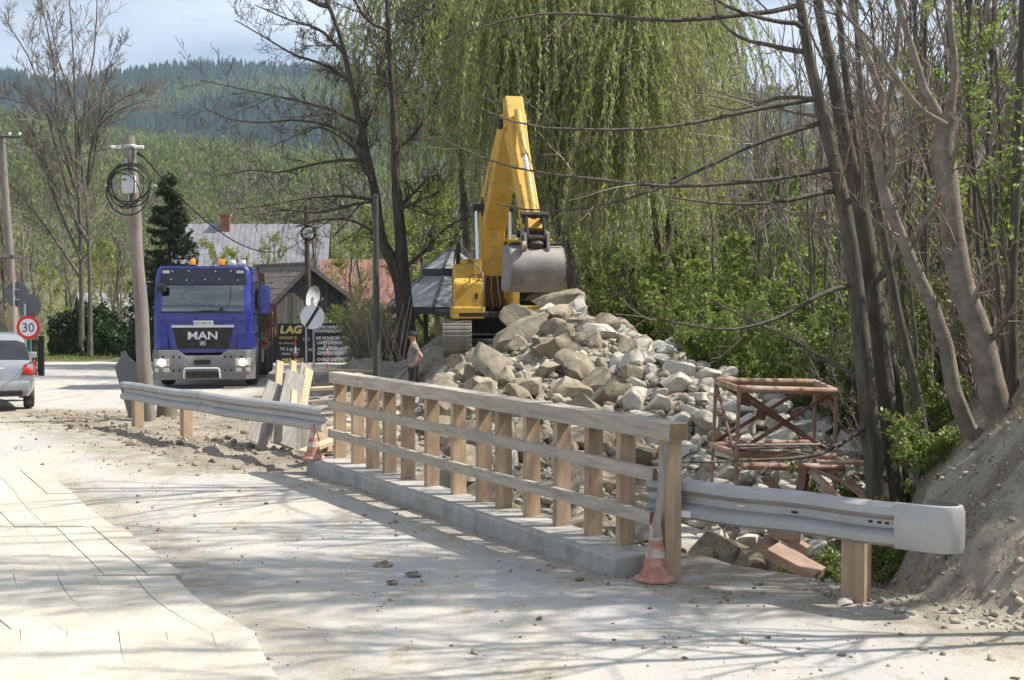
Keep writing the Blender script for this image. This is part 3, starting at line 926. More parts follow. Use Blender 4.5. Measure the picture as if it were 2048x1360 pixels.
HB = [(1046, 670, 132, 44, -37, 'rock_tan', 'long flat stone slab leaning diagonally on the stone heap'),
 (1052, 637, 96, 24, 2, 'rock_tan', 'flat slab lying level atop the heap under the excavator'),
 (1104, 607, 112, 50, -6, 'rock_tan', 'big pointed boulder crowning the heap under the bucket'),
 (1116, 634, 76, 34, 3, 'rock_tan', 'rounded dark boulder just below the pointed crown boulder'),
 (1003, 745, 122, 58, 42, 'rock_tan', 'huge long boulder sloping down towards the railing'),
 (918, 741, 56, 66, 10, 'rock_tan', 'squat brown boulder at the heap foot beside the mud'),
 (1160, 740, 98, 62, 16, 'rock_tan', 'massive brown boulder mid heap with a shadowed cleft'),
 (1170, 690, 66, 72, -20, 'rock_tan', 'large upright brown boulder in the middle of heap'),
 (1132, 678, 50, 46, 10, 'rock_tan', 'blocky tan boulder behind the large upright one'),
 (1246, 702, 50, 58, 30, 'rock_tan', 'dark upright boulder with a sunlit top edge'),
 (1262, 757, 54, 64, 6, 'rock_tan', 'tall tan boulder standing above the top rail'),
 (1120, 776, 42, 42, 0, 'rock_pale', 'bright cube-like stone resting just over the top rail'),
 (1072, 772, 46, 46, 0, 'rock_tan', 'rounded stone beside the bright cube-like one'),
 (1042, 710, 26, 36, 0, 'rock_tan', 'small egg-shaped stone standing under the diagonal slab'),
 (1385, 832, 64, 48, 6, 'rock_pale', 'large pale wedge stone next to the rusty frame'),
 (1318, 702, 56, 44, -8, 'rock_tan', 'flat-topped tan boulder on the right shoulder of heap'),
 (1240, 660, 90, 44, 3, 'rock_tan', 'broad tan boulder on the upper right of heap'),
 (1345, 690, 36, 36, 0, 'rock_pale', 'round pale stone on the right edge of heap'),
 (1410, 780, 46, 44, 30, 'rock_pale', 'pale tilted stone against the left leg of rusty frame'),
 (1085, 690, 50, 32, 5, 'rock_tan', 'low brown stone wedged under the diagonal slab'),
 (1150, 868, 78, 64, 2, 'rock_pale', 'large smooth block seen between the railing uprights'),
 (905, 812, 70, 60, 5, 'rock_tan', 'dark boulder behind the middle uprights of railing'),
 (1010, 858, 54, 50, 0, 'rock_tan', 'brown boulder low behind the middle rail'),
 (1560, 852, 78, 48, -8, 'rock_pale', 'pale broken block lying inside the rusty frame'),
 (1490, 860, 56, 54, 25, 'rock_pale', 'white angular stone inside the left of rusty frame')]
for i, (px, py, w, h, tl_, m_, lb) in enumerate(HB):
    boulder(px, py, w, h, tl_, m_, lb, seed=i, planes=12 + i % 4)
cand = []
rr = np.random.default_rng(11)
cx = rr.uniform(-3.2, 6.4, 9000); cy = rr.uniform(14.2, 26.0, 9000)
pz = pile_z(cx, cy); g_ = ground_z(cx, cy, False)
ok = pz > g_ - 0.02
ok |= (np.abs(pz - g_) < 0.25)
# strewn at the heap's foot too
strewn = (pz > g_ - .9)
sizes = np.sort(rr.pareto(2.0, 9000) * 0.085 + 0.10)[::-1]
sizes = np.clip(sizes, 0.08, 0.46)
n_b = 0
idx = [i for i in range(9000) if ok[i] or (strewn[i] and rr.random() < 0.16)]
taken = np.array(placed)
for k, i in enumerate(idx):
    r0 = sizes[int(k * len(sizes) / len(idx))]
    x, y = cx[i], cy[i]
    right = x - 0.16 * (24 - y) > 1.3
    if right: r0 = min(r0, 0.30)
    if not right: r0 = min(max(r0 * 1.45, .15), .40)
    z = g_[i] + 0.25 * r0
    qx = 1024 + F * x / y; qy = 580 + F * (CAMZ - z - r0) / y
    if (qx < 1010 and qy < 712) or (qx < 890 and qy < 770) or qx < 850: continue
    d = np.sqrt((taken[:, 0] - x)**2 + (taken[:, 1] - y)**2 + (taken[:, 2] - z)**2)
    if (d < 0.72 * (taken[:, 3] + r0)).any(): continue
    taken = np.vstack([taken, (x, y, z, r0)])
    pale = rr.random() < (0.88 if right else 0.25)
    me = random.choice(rock_p if pale else rock_t)
    o = link('boulder', me); o.location = (x, y, z); o.scale = (r0 * rr.uniform(.95, 1.25), r0 * rr.uniform(.9, 1.15), r0 * rr.uniform(.85, 1.2))
    o.rotation_euler = (rr.uniform(-.5, .5), rr.uniform(-.5, .5), rr.uniform(0, 6.28))
    where = 'beside the rusty frame' if x > 2.7 and y < 20.5 else ('on the right shoulder of the heap' if x > 1.6 else ('at the heap foot behind the railing' if y < 19.3 else ('near the top of the heap' if y > 22.6 else 'on the slope of the heap facing the railing')))
    size = 'large' if r0 > .27 else ('small' if r0 < .155 else 'middling')
    tag(o, '%s %s stone %s' % (size, 'pale angular' if pale else 'brown weathered', where), 'stone', '%s %s stones %s' % (size, 'pale' if pale else 'brown', where))
    n_b += 1
    if n_b >= 300: break
# small rubble between and round them: one mass
def scatter(name, pts, rad, mat, seed, nvar=6, label=None, cat=None, squash=.7):
    r = np.random.default_rng(seed)
    base = [rock_shape(seed * 31 + i, sub_=1 if i < nvar else 2, planes=12, flat=(1, .55 + .06 * (i % nvar), squash * (.7 + .08 * (i % nvar))), rough=.12) for i in range(2 * nvar)]
    Vs = []; Fs = []; o = 0
    which = r.integers(0, nvar, len(pts)) + nvar * (rad > .06)
    for kx in range(2 * nvar):
        sel = np.where(which == kx)[0]
        if len(sel) == 0: continue
        V, F_ = base[kx]
        n = len(sel)
        a = r.uniform(0, 6.28, n); b_ = r.uniform(-.7, .7, n)
        ca, sa, cb, sb = np.cos(a), np.sin(a), np.cos(b_), np.sin(b_)
        X = V[None, :, 0] * cb[:, None] + V[None, :, 2] * sb[:, None]; Z = -V[None, :, 0] * sb[:, None] + V[None, :, 2] * cb[:, None]
        Yv = np.broadcast_to(V[None, :, 1], X.shape)
        XX = X * ca[:, None] - Yv * sa[:, None]; YY = X * sa[:, None] + Yv * ca[:, None]
        P = np.stack([XX, YY, Z], -1) * rad[sel][:, None, None] + pts[sel][:, None, :]
        Vs.append(P.reshape(-1, 3)); Fs.append((F_[None] + (np.arange(n) * len(V))[:, None, None]).reshape(-1, 3) + o); o += n * len(V)
    me = np_mesh(name, np.concatenate(Vs), np.concatenate(Fs))
    me.materials.append(mat)
    ob = link(name, me)
    tag(ob, label, cat, kind='stuff')
    return ob
n = 12000
x = rr.uniform(-4.5, 7.0, n); y = rr.uniform(10.2, 27.5, n)
pz = pile_z(x, y); g_ = ground_z(x, y); s_, t_ = sst(x, y)
keep = (in_road(x, y) < -0.25) & ((pz > g_ - .35) | (rr.random(n) < np.where(t_ > 6.3, .02, .55))) & (x < np.minimum(5.2, 2.5 + .3 * (y - 9)) + 4 * (y > 15))
x, y, g_ = x[keep], y[keep], g_[keep]
onp = pz[keep] > g_ - .35
rad = np.clip(rr.pareto(2.0, len(x)) * (.028 + .03 * onp) + .02 + .02 * onp, .02, .15)
scatter('rubble', np.stack([x, y, g_ + rad * .25], -1), rad, M['rubble'], 5, label='loose grey rubble and small stones strewn around the heap', cat='rubble')
# gravel and dirt clods over the road, thicker along the kerb and the verge
n = 42000
x = rr.uniform(-11, 5, n); y = 5.5 + 19 * rr.random(n)**1.5
s_, t_ = sst(x, y); rd = in_road(x, y)
dens = 0.09 + 0.6 * np.exp(-np.abs(rd - .5) / .35) + 0.14 * (fbm(x * .8, y * .8, seed=40) > .35) + .12 * np.exp(-np.abs(s_ + 2.85) / .25)
dens = np.where(s_ < -3.0, dens * .1, dens)
keep = (rr.random(n) < dens) & (rd > -0.35)
x, y = x[keep], y[keep]
rad = np.clip(rr.pareto(2.3, len(x)) * .006 + .005, .004, .035)
scatter('gravel', np.stack([x, y, np.maximum(road_z(x, y), ground_z(x, y)) + rad * .15], -1), rad, M['clod'], 8, label='scattered gravel and dry soil crumbs on the dusty road', cat='gravel', squash=.6)
# clods over the churned soil behind the far barrier
n = 26000
x = rr.uniform(-9.5, 0.5, n); y = rr.uniform(14.5, 33, n)
s_, t_ = sst(x, y)
keep = (in_road(x, y) < .15) & (pile_z(x, y) < ground_z(x, y, False) + .3) & (rr.random(n) < .35 + .5 * (fbm(x * 1.2, y * 1.2, seed=44) > .1))
x, y = x[keep], y[keep]
rad = np.clip(rr.pareto(2.2, len(x)) * .012 + .010, .008, .07)
scatter('soil_clods', np.stack([x, y, np.maximum(ground_z(x, y), np.where(in_road(x, y) > 0, road_z(x, y), -9)) + rad * .2], -1), rad, M['clod'], 12, label='churned dry soil clods behind the far crash barrier', cat='soil', squash=.7)
# stones on the dirt bank
n = 18000
x = rr.uniform(2.2, 6.5, n); y = rr.uniform(6.8, 12.5, n)
q_ = (x - 2.6) * .6 + (y - 8.75) * .8
keep = (q_ > -.25) & (rr.random(n) < np.exp(-np.clip(q_, 0, 9) / 1.6)) | ((in_road(x, y) < .1) & (q_ > -.6) & (rr.random(n) < .3))
x, y = x[keep], y[keep]
rad = np.clip(rr.pareto(2.2, len(x)) * .007 + .005, .004, .04)
scatter('bank_gravel', np.stack([x, y, np.maximum(ground_z(x, y), road_z(x, y) - 9 * (in_road(x, y) < 0)) + rad * .2], -1), rad, M['rubble'], 9, label='crumbled stones and gravel covering the foot of dirt bank', cat='gravel')
for (px, py, wp, lb) in [(1850, 1180, 26, 'single pale stone lying on the dirt bank foot'), (1910, 1190, 30, 'flat pale stone half buried in the dirt bank'), (1960, 1288, 18, 'small round stone on the road below the bank'), (1690, 1208, 46, 'flat dark stone at the foot of barrier post')]:
    p = hit(px, py, 5.5, 13)
    o = link('stone', random.choice(rock_p)); a = wp / (F / p.y) / 2
    o.location = p + Vector((0, 0, a * .2)); o.scale = (a, a, a * .8); o.rotation_euler = (0, 0, random.random() * 6)
    tag(o, lb, 'stone')
# mud lumps on the road
for i, (px, py, wp, lb) in enumerate([(768, 1138, 48, 'flat dark lump of mud on road near bridge kerb'), (828, 1158, 42, 'dark mud clod on the road beside the flat lump'), (785, 1174, 26, 'small dark mud clod in front of two larger ones'), (1160, 1168, 24, 'mud clod on the road by the kerb end'), (1228, 1293, 12, 'small brown pebble beside the long branch shadow')]):
    Y = F * CAMZ / (py - 580)
    p = W(px, py, Y)
    me = rock_mesh('mud_lump', 700 + i, M['clod'], planes=4, flat=(1, .7, .35), rough=.3)
    o = link('mud_lump', me); a = wp / (F / p.y) / 2; o.location = (p.x, p.y, .02); o.scale = (a,) * 3
    tag(o, lb, 'mud lump')
# ------------------------------------------------------------------ trees
M['bark'] = pm('grey_bark', (0.085, 0.075, 0.062), (0.17, 0.15, 0.125), 3.0, 0.9, 0.8, stretch=(4, 4, 0.9), c3=(0.075, 0.08, 0.045), scale3=4, amt3=0.5, bscale=14, spec=0.15)
M['bark_dark'] = pm('dark_bark', (0.06, 0.048, 0.04), (0.125, 0.105, 0.085), 3.0, 0.92, 0.9, stretch=(4, 4, 0.9), bscale=14, spec=0.1)
M['bark_pale'] = pm('pale_smooth_bark', (0.165, 0.14, 0.115), (0.28, 0.245, 0.20), 2.0, 0.85, 0.5, stretch=(2, 2, 2.5), c3=(0.12, 0.10, 0.08), scale3=5, amt3=0.5, bscale=16, spec=0.2)
M['twig'] = pm('twig_bark', (0.18, 0.155, 0.125), (0.30, 0.26, 0.215), 1.5, 0.9, island=0.3, spec=0.15)
M['twig_dark'] = pm('dark_twig_bark', (0.075, 0.062, 0.052), (0.13, 0.11, 0.092), 1.5, 0.9, island=0.25, spec=0.1)
M['leaf_willow'] = leaf_mat('willow_leaf', (0.24, 0.29, 0.07), (0.41, 0.45, 0.145), .5)
M['leaf_fresh'] = leaf_mat('fresh_leaf', (0.155, 0.225, 0.042), (0.32, 0.39, 0.10), .5)
M['leaf_yellow'] = leaf_mat('young_yellow_leaf', (0.20, 0.25, 0.03), (0.32, 0.35, 0.06), .45)
M['leaf_bud'] = leaf_mat('opening_bud', (0.16, 0.15, 0.07), (0.25, 0.22, 0.11), .3)
M['leaf_dark'] = leaf_mat('evergreen_leaf', (0.022, 0.05, 0.014), (0.07, 0.115, 0.03), .2)
M['needle'] = leaf_mat('spruce_needle', (0.025, 0.048, 0.018), (0.06, 0.09, 0.03), .15)
M['grass'] = leaf_mat('grass_blade', (0.08, 0.13, 0.02), (0.17, 0.20, 0.05), .35)
M['straw'] = leaf_mat('dry_stalk', (0.30, 0.23, 0.13), (0.42, 0.34, 0.20), .2)

def px_stem(pts, Y, wpx, K=12, Yend=None, to_ground=True, tp=1.3):
    n = len(pts)
    P = []; Rr = []
    for i, (px, py) in enumerate(pts):
        y = Y if Yend is None else Y + (Yend - Y) * i / (n - 1)
        P.append(W(px, py, y))
        u = i / (n - 1)
        Rr.append((wpx[1] + (wpx[0] - wpx[1]) * (1 - u)**tp) / (F / y) / 2)
    if to_ground:
        g = gz(P[0].x, P[0].y)
        if P[0].z > g - .15: 
            P.insert(0, Vector((P[0].x, P[0].y, g - .15))); Rr.insert(0, Rr[0] * 1.25)
    return resample(P, Rr, K)
def snap(bough, stems):
    """root a bough in the nearest point of the stems"""
    P, Rr = bough
    Q = np.concatenate([a for a, _ in stems])
    d = np.linalg.norm(Q - P[0], axis=1); j = int(np.argmin(d))
    P2 = np.concatenate([Q[j][None], P[1:]]); 
    return resample(P2, Rr, len(P2))
def stack(L):
    return np.stack([a for a, _ in L]), np.stack([b for _, b in L])
def finish_tree(name, label, cat, group, base, trunk_parts, crown_parts, mt, mc, leafs=None, ml=None, leaf_name='leaves'):
    """trunk and crown meshes under one Empty at the base"""
    root = empty(name, base, 0, label, cat, group)
    b = np.array(base)
    V, Q = join(trunk_parts); me = np_mesh('trunk', V - b, Q, True); link('trunk', me, mt, root)
    if crown_parts:
        V, Q = join(crown_parts); me = np_mesh('crown', V - b, Q); link('crown', me, mc, root)['kind'] = 'stuff'
    if leafs is not None:
        V, Q = leafs; me = np_mesh(leaf_name, V - b, Q); link(leaf_name, me, ml, root)['kind'] = 'stuff'
    return root

# ---- the tall bare tree beside the site (two stems, long drooping side boughs with upturned tips)
rg = np.random.default_rng(21)
Yt = 37.0
st = [px_stem([(812, 690), (810, 644), (803, 570), (789, 530), (764, 484), (751, 391), (738, 330), (720, 247), (699, 155), (679, 67), (653, 0), (610, -110), (585, -200)], Yt, (42, 7), 22, tp=2.0),
      px_stem([(814, 690), (812, 640), (806, 560), (800, 463), (792, 360), (789, 257), (784, 180), (777, 77), (774, 0), (765, -130), (770, -220)], Yt, (42, 7), 22, tp=2.2)]
bo = []
for pts in [[(738, 322), (690, 320), (620, 330), (560, 345), (500, 340), (440, 352)], [(749, 400), (690, 392), (600, 398), (540, 410), (470, 418)], [(716, 250), (670, 222), (610, 205), (540, 190), (470, 175), (400, 160)],
            [(728, 290), (680, 260), (600, 240), (520, 245), (450, 235), (410, 215)], [(700, 165), (650, 130), (590, 110), (530, 75), (470, 40)], [(690, 110), (640, 60), (580, 40), (510, 10)], [(738, 335), (690, 280), (640, 255), (590, 262)],
            [(760, 470), (700, 440), (640, 440), (590, 455)], [(796, 420), (840, 400), (880, 380), (900, 345)], [(792, 300), (835, 260), (870, 200), (905, 120)], [(786, 200), (820, 150), (835, 80), (850, 0)], [(775, 60), (735, 40), (700, -20), (680, -80)],
            [(805, 540), (850, 500), (900, 450), (950, 430)], [(745, 370), (720, 300), (740, 230), (760, 180)], [(757, 400), (700, 410), (640, 425), (560, 420), (520, 430)], [(660, 20), (600, -10), (540, -40), (470, -60)]]:
    bo.append(px_stem(pts, Yt + rg.uniform(-.2, .2), (8.5, 2.0), 12, Yt + rg.uniform(-2.2, 2.2), False))
bo = [snap(x, [resample(a, r, 120) for a, r in st]) for x in bo]
S, SR = stack(st); B1, BR = stack(bo)
L1, LR1 = grow(S, SR, 8, .35, 1, 55, .13, 7, .05, .12, .42, rg, tip=.25)
A1 = np.concatenate([resample(x, r, 7)[0][None] for x, r in zip(B1, BR)]); AR = np.stack([resample(x, r, 7)[1] for x, r in zip(B1, BR)])
L1 = np.concatenate([L1, A1]); LR1 = np.concatenate([LR1, AR])
L2, LR2 = grow(L1, LR1, 12, .10, 1, 50, .36, 6, .07, .14, .45, rg, lmin=.35, tip=.35, tfall=.4)
L3, LR3 = grow(L2, LR2, 7, .15, 1, 48, .46, 5, .10, .16, .6, rg, lmin=.22, tip=.5, tfall=.3)
L4, LR4 = grow(L3, LR3, 3, .3, 1, 45, .4, 3, .10, .1, .7, rg, lmin=.1, tip=.7)
LR3 = np.maximum(LR3, .008); LR4 = np.maximum(LR4, .0065)
b0 = (float(S[0, 0, 0]), float(S[0, 0, 1]), gz(S[0, 0, 0], S[0, 0, 1]))
mid_tree = finish_tree('bare_tree', 'tall bare dark twin-stemmed tree reaching over the wooden shed', 'tree', None, b0, [tubes(S, SR, 10), tubes(B1, BR, 6)], [tubes(L1[:16], LR1[:16], 5), tubes(L2, LR2, 4), tubes(L3, LR3, 3), tubes(L4, LR4, 3)], M['bark_dark'], M['twig_dark'])

# ---- bare tree with a fan of stems, far left
rg = np.random.default_rng(22)
Yt = 52.0
st = [px_stem(p, Yt + rg.uniform(-.6, .6), w, 12, None, i < 2) for i, (p, w) in enumerate([
    ([(163, 690), (163, 600), (160, 440), (154, 330), (150, 220), (146, 100), (138, -10)], (12, 2)), ([(180, 690), (180, 580), (172, 400), (160, 300), (172, 200), (190, 90), (195, -30)], (10, 2)),
    ([(160, 470), (135, 380), (105, 270), (85, 190), (55, 110), (10, 40)], (8, 2)), ([(158, 400), (135, 330), (115, 250), (110, 150), (95, 60), (75, -20)], (7, 2)), ([(155, 350), (120, 260), (70, 215), (0, 195)], (5, 1.6)),
    ([(172, 400), (185, 290), (215, 220), (260, 190), (295, 180)], (6, 1.6)), ([(170, 420), (195, 270), (205, 180), (235, 90)], (5, 1.6)), ([(160, 300), (145, 200), (120, 130), (95, 20)], (6, 1.8)), ([(176, 480), (120, 390), (80, 300), (60, 250)], (7, 2)),
    ([(176, 380), (200, 250), (250, 215), (300, 200)], (5, 1.5)), ([(165, 560), (110, 480), (40, 390), (0, 350)], (7, 2)), ([(162, 520), (110, 400), (70, 300), (20, 250)], (6, 2))])]
S, SR = stack(st)
L1, LR1 = grow(S, SR, 16, .25, 1, 36, .27, 6, .12, .09, .42, rg, lmin=.8, tip=.3)
L2, LR2 = grow(L1, LR1, 7, .2, 1, 38, .46, 5, .12, .11, .6, rg, lmin=.4, tip=.5)
L3, LR3 = grow(L2, LR2, 3, .3, 1, 40, .5, 3, .1, .1, .7, rg, lmin=.2, tip=.7)
LR2 = np.maximum(LR2, .012); LR3 = np.maximum(LR3, .010)
b0 = (float(S[0, 0, 0]), float(S[0, 0, 1]), gz(S[0, 0, 0], S[0, 0, 1]))
finish_tree('bare_tree', 'bare tree with a tall fan of thin stems behind the round bush', 'tree', None, b0, [tubes(S, SR, 7)], [tubes(L1, LR1, 4), tubes(L2, LR2, 3), tubes(L3, LR3, 3)], M['bark'], M['twig'])

# ---- multi-stemmed tree at the right behind the near barrier, its long boughs reaching left
rg = np.random.default_rng(23)
Yt = 14.2
st = [px_stem([(1757, 1010), (1750, 940), (1735, 800), (1715, 600), (1690, 420), (1650, 250), (1615, 100), (1600, 0), (1585, -180), (1560, -420), (1550, -700)], Yt, (48, 10), 20),
      px_stem([(1782, 1010), (1778, 950), (1768, 780), (1748, 600), (1728, 450), (1690, 280), (1660, 120), (1635, 0), (1610, -200), (1600, -500), (1620, -800)], Yt + .25, (58, 10), 20),
      px_stem([(1800, 960), (1796, 860), (1776, 700), (1752, 560), (1730, 430), (1712, 300), (1692, 150), (1676, 0), (1690, -250), (1720, -600)], Yt + .5, (36, 9), 16),
      px_stem([(1850, 930), (1840, 820), (1812, 700), (1790, 600), (1762, 440), (1736, 300), (1720, 160), (1712, 0), (1740, -300), (1800, -700)], Yt - .3, (26, 7), 16)]
bo = []
for pts, ye in [([(1612, 200), (1500, 221), (1400, 243), (1302, 257), (1189, 259), (1048, 249), (963, 219)], 12.6), ([(1650, 335), (1560, 358), (1500, 363), (1350, 373), (1180, 357), (1050, 340), (950, 310), (888, 280)], 12.9),
                ([(1640, 250), (1560, 270), (1500, 292), (1400, 340), (1300, 383), (1180, 415), (1060, 420), (990, 408)], 13.2), ([(1655, 380), (1590, 398), (1500, 408), (1400, 403), (1320, 390)], 13.2), ([(1605, 15), (1500, 28), (1330, 41), (1200, 30), (1080, 28), (980, 48), (885, 85)], 12.8),
                ([(1705, 565), (1640, 590), (1560, 635), (1450, 660), (1330, 640), (1230, 628)], 13.0), ([(1730, 850), (1660, 900), (1600, 915), (1500, 920), (1400, 925), (1340, 920)], 12.5), ([(1600, 105), (1540, 90), (1480, 75), (1440, 40), (1425, -20)], 14.5), ([(1640, 200), (1560, 195), (1480, 220), (1420, 210)], 15.5), ([(1620, 50), (1540, 40), (1450, 10), (1380, -40)], 13.5),
                ([(1745, 760), (1690, 740), (1600, 690), (1500, 640), (1420, 600)], 15), ([(1600, -60), (1500, -90), (1350, -80), (1200, -110)], 12), ([(1580, -220), (1450, -260), (1300, -250), (1100, -300)], 11.5), ([(1570, -350), (1400, -400), (1200, -420)], 13), ([(1610, -250), (1700, -350), (1850, -420)], 12.5),
                ([(1600, -400), (1500, -520), (1400, -600), (1250, -640)], 12.0), ([(1690, -300), (1600, -450), (1480, -560)], 15)]:
    bo.append(px_stem(pts, Yt, (12, 3.2), 12, ye, False))
bo = [snap(x, [resample(a, r, 120) for a, r in st]) for x in bo]
S = [resample(a, r, 20) for a, r in st]; S, SR = stack(S); B1, BR = stack(bo)
SR[:, 0] *= 1.3
T1, TR1 = grow(S, SR, 9, .25, 1, 60, .16, 7, .06, .12, .3, rg, tip=.25, lmin=.5)
G1_ = np.concatenate([T1, np.stack([resample(a, r, 7)[0] for a, r in zip(B1, BR)])]); GR1 = np.concatenate([TR1, np.stack([resample(a, r, 7)[1] for a, r in zip(B1, BR)])])
L2, LR2 = grow(G1_, GR1, 6, .1, 1, 42, .26, 6, .05, .11, .42, rg, lmin=.25, lmax=1.6, tip=.35, tfall=.4)
L3, LR3 = grow(L2, LR2, 4, .2, 1, 42, .42, 4, .06, .1, .6, rg, lmin=.12, tip=.5)
LR2 = np.maximum(LR2, .0035); LR3 = np.maximum(LR3, .0028)
b0 = (float(S[0, 0, 0]), float(S[0, 0, 1]), gz(S[0, 0, 0], S[0, 0, 1]))
finish_tree('multi_stem_tree', 'dark multi-stemmed tree behind near barrier with boughs reaching over the heap', 'tree', None, b0, [tubes(S, SR, 10), tubes(B1, BR, 6)], [tubes(T1, TR1, 5), tubes(L2, LR2, 3), tubes(L3, LR3, 3)], M['bark'], M['twig'])
# ---- trees rooted in the bank
def bank_tree(stems, Y, label, seed, mat, twn=8, leafn=0):
    rg = np.random.default_rng(seed)
    st = [px_stem(p, Y + dy, w, 18, None, i == 0) for i, (p, w, dy) in enumerate(stems)]
    S, SR = stack(st)
    T1, TR1 = grow(S, SR, twn, .25, 1, 50, .22, 7, .07, .11, .32, rg, tip=.25, lmin=.5)
    L2, LR2 = grow(T1, TR1, 6, .15, 1, 42, .4, 5, .05, .11, .5, rg, lmin=.2, tip=.4)
    L3, LR3 = grow(L2, LR2, 4, .2, 1, 42, .45, 3, .05, .1, .6, rg, lmin=.12, tip=.6)
    LR2 = np.maximum(LR2, .0035); LR3 = np.maximum(LR3, .0028)
    b0 = (float(S[0, 0, 0]), float(S[0, 0, 1]), gz(S[0, 0, 0], S[0, 0, 1]))
    lf = None
    if leafn: lf = leaves(along(L3, leafn, rg, .02), .07, .04, rg)
    finish_tree('bank_tree', label, 'tree', None, b0, [tubes(S, SR, 10)], [tubes(T1, TR1, 5), tubes(L2, LR2, 3), tubes(L3, LR3, 3)], mat, M['twig'], lf, M['leaf_fresh'])
bank_tree([([(2010, 905), (1965, 888), (1920, 830), (1903, 764), (1882, 647), (1847, 576), (1812, 500), (1780, 412), (1759, 353), (1753, 290), (1772, 235), (1741, 135), (1712, 59), (1700, -20), (1690, -250), (1700, -520)], (40, 9), 0), ([(1768, 370), (1785, 330), (1783, 280), (1776, 250)], (20, 14), 0), ([(1770, 240), (1790, 130), (1800, 20), (1830, -150), (1850, -400)], (14, 5), .2)], 12.2, 'smooth-barked bank tree with a hooked fork and curved foot', 31, M['bark_pale'])
bank_tree([([(2010, 860), (1990, 800), (1975, 740), (1962, 676), (1929, 588), (1906, 470), (1893, 353), (1886, 276), (1900, 232)], (62, 42), 0), ([(1890, 270), (1868, 215), (1850, 185), (1835, 135), (1812, 59), (1788, -20), (1770, -260), (1740, -600)], (26, 7), 0), ([(1893, 250), (1850, 225), (1790, 150), (1740, 80), (1680, 20), (1620, -60)], (13, 5), -.2), ([(1898, 240), (1910, 150), (1900, 40), (1905, -150), (1930, -500)], (18, 7), .1)], 12.0, 'stout pale bank tree lopped at head height with new limbs', 32, M['bark_pale'])
bank_tree([([(2010, 760), (2000, 640), (1985, 480), (1960, 400), (1935, 200), (1940, 0), (1960, -300)], (15, 6), 0), ([(1965, 620), (1955, 480), (1945, 330), (1935, 180), (1920, 0)], (12, 5), .3)], 13.0, 'thin straight young tree on the bank behind the lopped one', 33, M['bark'], 8, 3)
bank_tree([([(2025, 760), (2022, 588), (2032, 400), (2037, 235), (2044, 60), (2050, -200)], (26, 12), 0), ([(2022, 600), (2005, 480), (2000, 300), (1990, 100)], (9, 4), 0)], 12.6, 'slim upright tree at the top of the dirt bank', 34, M['bark'], 7, 2)
bank_tree([([(1925, 800), (1928, 700), (1905, 560), (1880, 420), (1850, 300), (1830, 100), (1840, -150)], (17, 6), 0)], 16.0, 'slender leaning tree between the bank trees and the stream', 35, M['bark'], 9, 3)
# ---- willows
def strands(tips, n, rg, l0, l1, K=9, spread=.5):
    """weeping shoots: n from every tip"""
    idx = np.repeat(np.arange(len(tips)), n); C = len(idx)
    p = np.zeros((C, K, 3)); p[:, 0] = tips[idx] + rg.normal(size=(C, 3)) * .12
    d = rg.normal(size=(C, 3)); d[:, 2] = np.abs(d[:, 2]) * .3; d = unit(d) * spread
    ln = rg.uniform(l0, l1, C)[:, None]
    for k in range(1, K):
        d = unit(d + np.array([0, 0, -.42]) + .07 * rg.normal(size=(C, 3)))
        p[:, k] = p[:, k - 1] + d * ln / (K - 1)
    return p
def willow(stems, Y, label, seed, ns=4, leafn=66, l=(2.0, 6.6), zcut=None):
    rg = np.random.default_rng(seed)
    st = [px_stem(p, Y + dy, w, 14, None, i == 0) for i, (p, w, dy) in enumerate(stems)]
    S, SR = stack(st)
    T1, TR1 = grow(S, SR, 7, .45, 1, 50, .42, 8, .06, .12, .5, rg, tip=.25, lmin=1.2)
    T2, TR2 = grow(T1, TR1, 5, .3, 1, 48, .5, 7, .03, .14, .5, rg, tip=.3, lmin=.8)
    tips = np.concatenate([T1[:, -1], T2[:, -1], T2[:, 4], T1[:, 5]])
    P = strands(tips, ns, rg, *l)
    PR = np.full(P.shape[:2], .006)
    lf = leaves(along(P, leafn, rg, .03, .05), .15, .036, rg, hang=1.0)
    # tufts near the tops
    up = along(T2, 20, rg, .12)
    lf = join([lf, leaves(up, .11, .035, rg, hang=.3)])
    b0 = (float(S[0, 0, 0]), float(S[0, 0, 1]), gz(S[0, 0, 0], S[0, 0, 1]))
    finish_tree('weeping_willow', label, 'tree', None, b0, [tubes(S, SR, 9), tubes(T1, TR1, 6)], [tubes(T2, TR2, 4), tubes(P, PR, 3)], M['bark'], M['twig'], lf, M['leaf_willow'])
willow([([(1168, 660), (1160, 620), (1142, 540), (1122, 470), (1108, 400), (1112, 300), (1130, 200), (1120, 140), (1080, 40), (1040, -80)], (36, 10), 0), ([(1130, 180), (1180, 100), (1230, 10), (1260, -90)], (14, 6), 0), ([(1112, 420), (1090, 330), (1060, 220), (1050, 100), (1020, -30)], (16, 6), .4), ([(1118, 260), (1170, 180), (1210, 120), (1250, 60)], (14, 7), -.5)], 34.5, 'weeping willow with a leaning trunk beside the excavator bucket', 41)
willow([([(1345, 680), (1338, 620), (1322, 520), (1310, 390), (1290, 280), (1240, 200), (1215, 100), (1200, -40)], (30, 10), 0), ([(1322, 540), (1345, 420), (1350, 300), (1360, 160), (1350, 20), (1340, -100)], (20, 7), .5), ([(1240, 210), (1280, 120), (1330, 60), (1380, 10)], (14, 5), .2), ([(1240, 220), (1190, 160), (1150, 80)], (12, 5), -.3)], 38.0, 'weeping willow with two dark stems behind the stone heap', 42)
willow([([(945, 690), (940, 560), (930, 420), (920, 300), (905, 160), (890, 40), (880, -100)], (24, 8), 0), ([(925, 330), (960, 240), (1000, 150), (1010, 40), (1000, -80)], (16, 6), .4), ([(915, 260), (870, 180), (845, 80), (850, -30)], (14, 5), -.4)], 43.0, 'weeping willow rising behind the gazebo roof', 43)

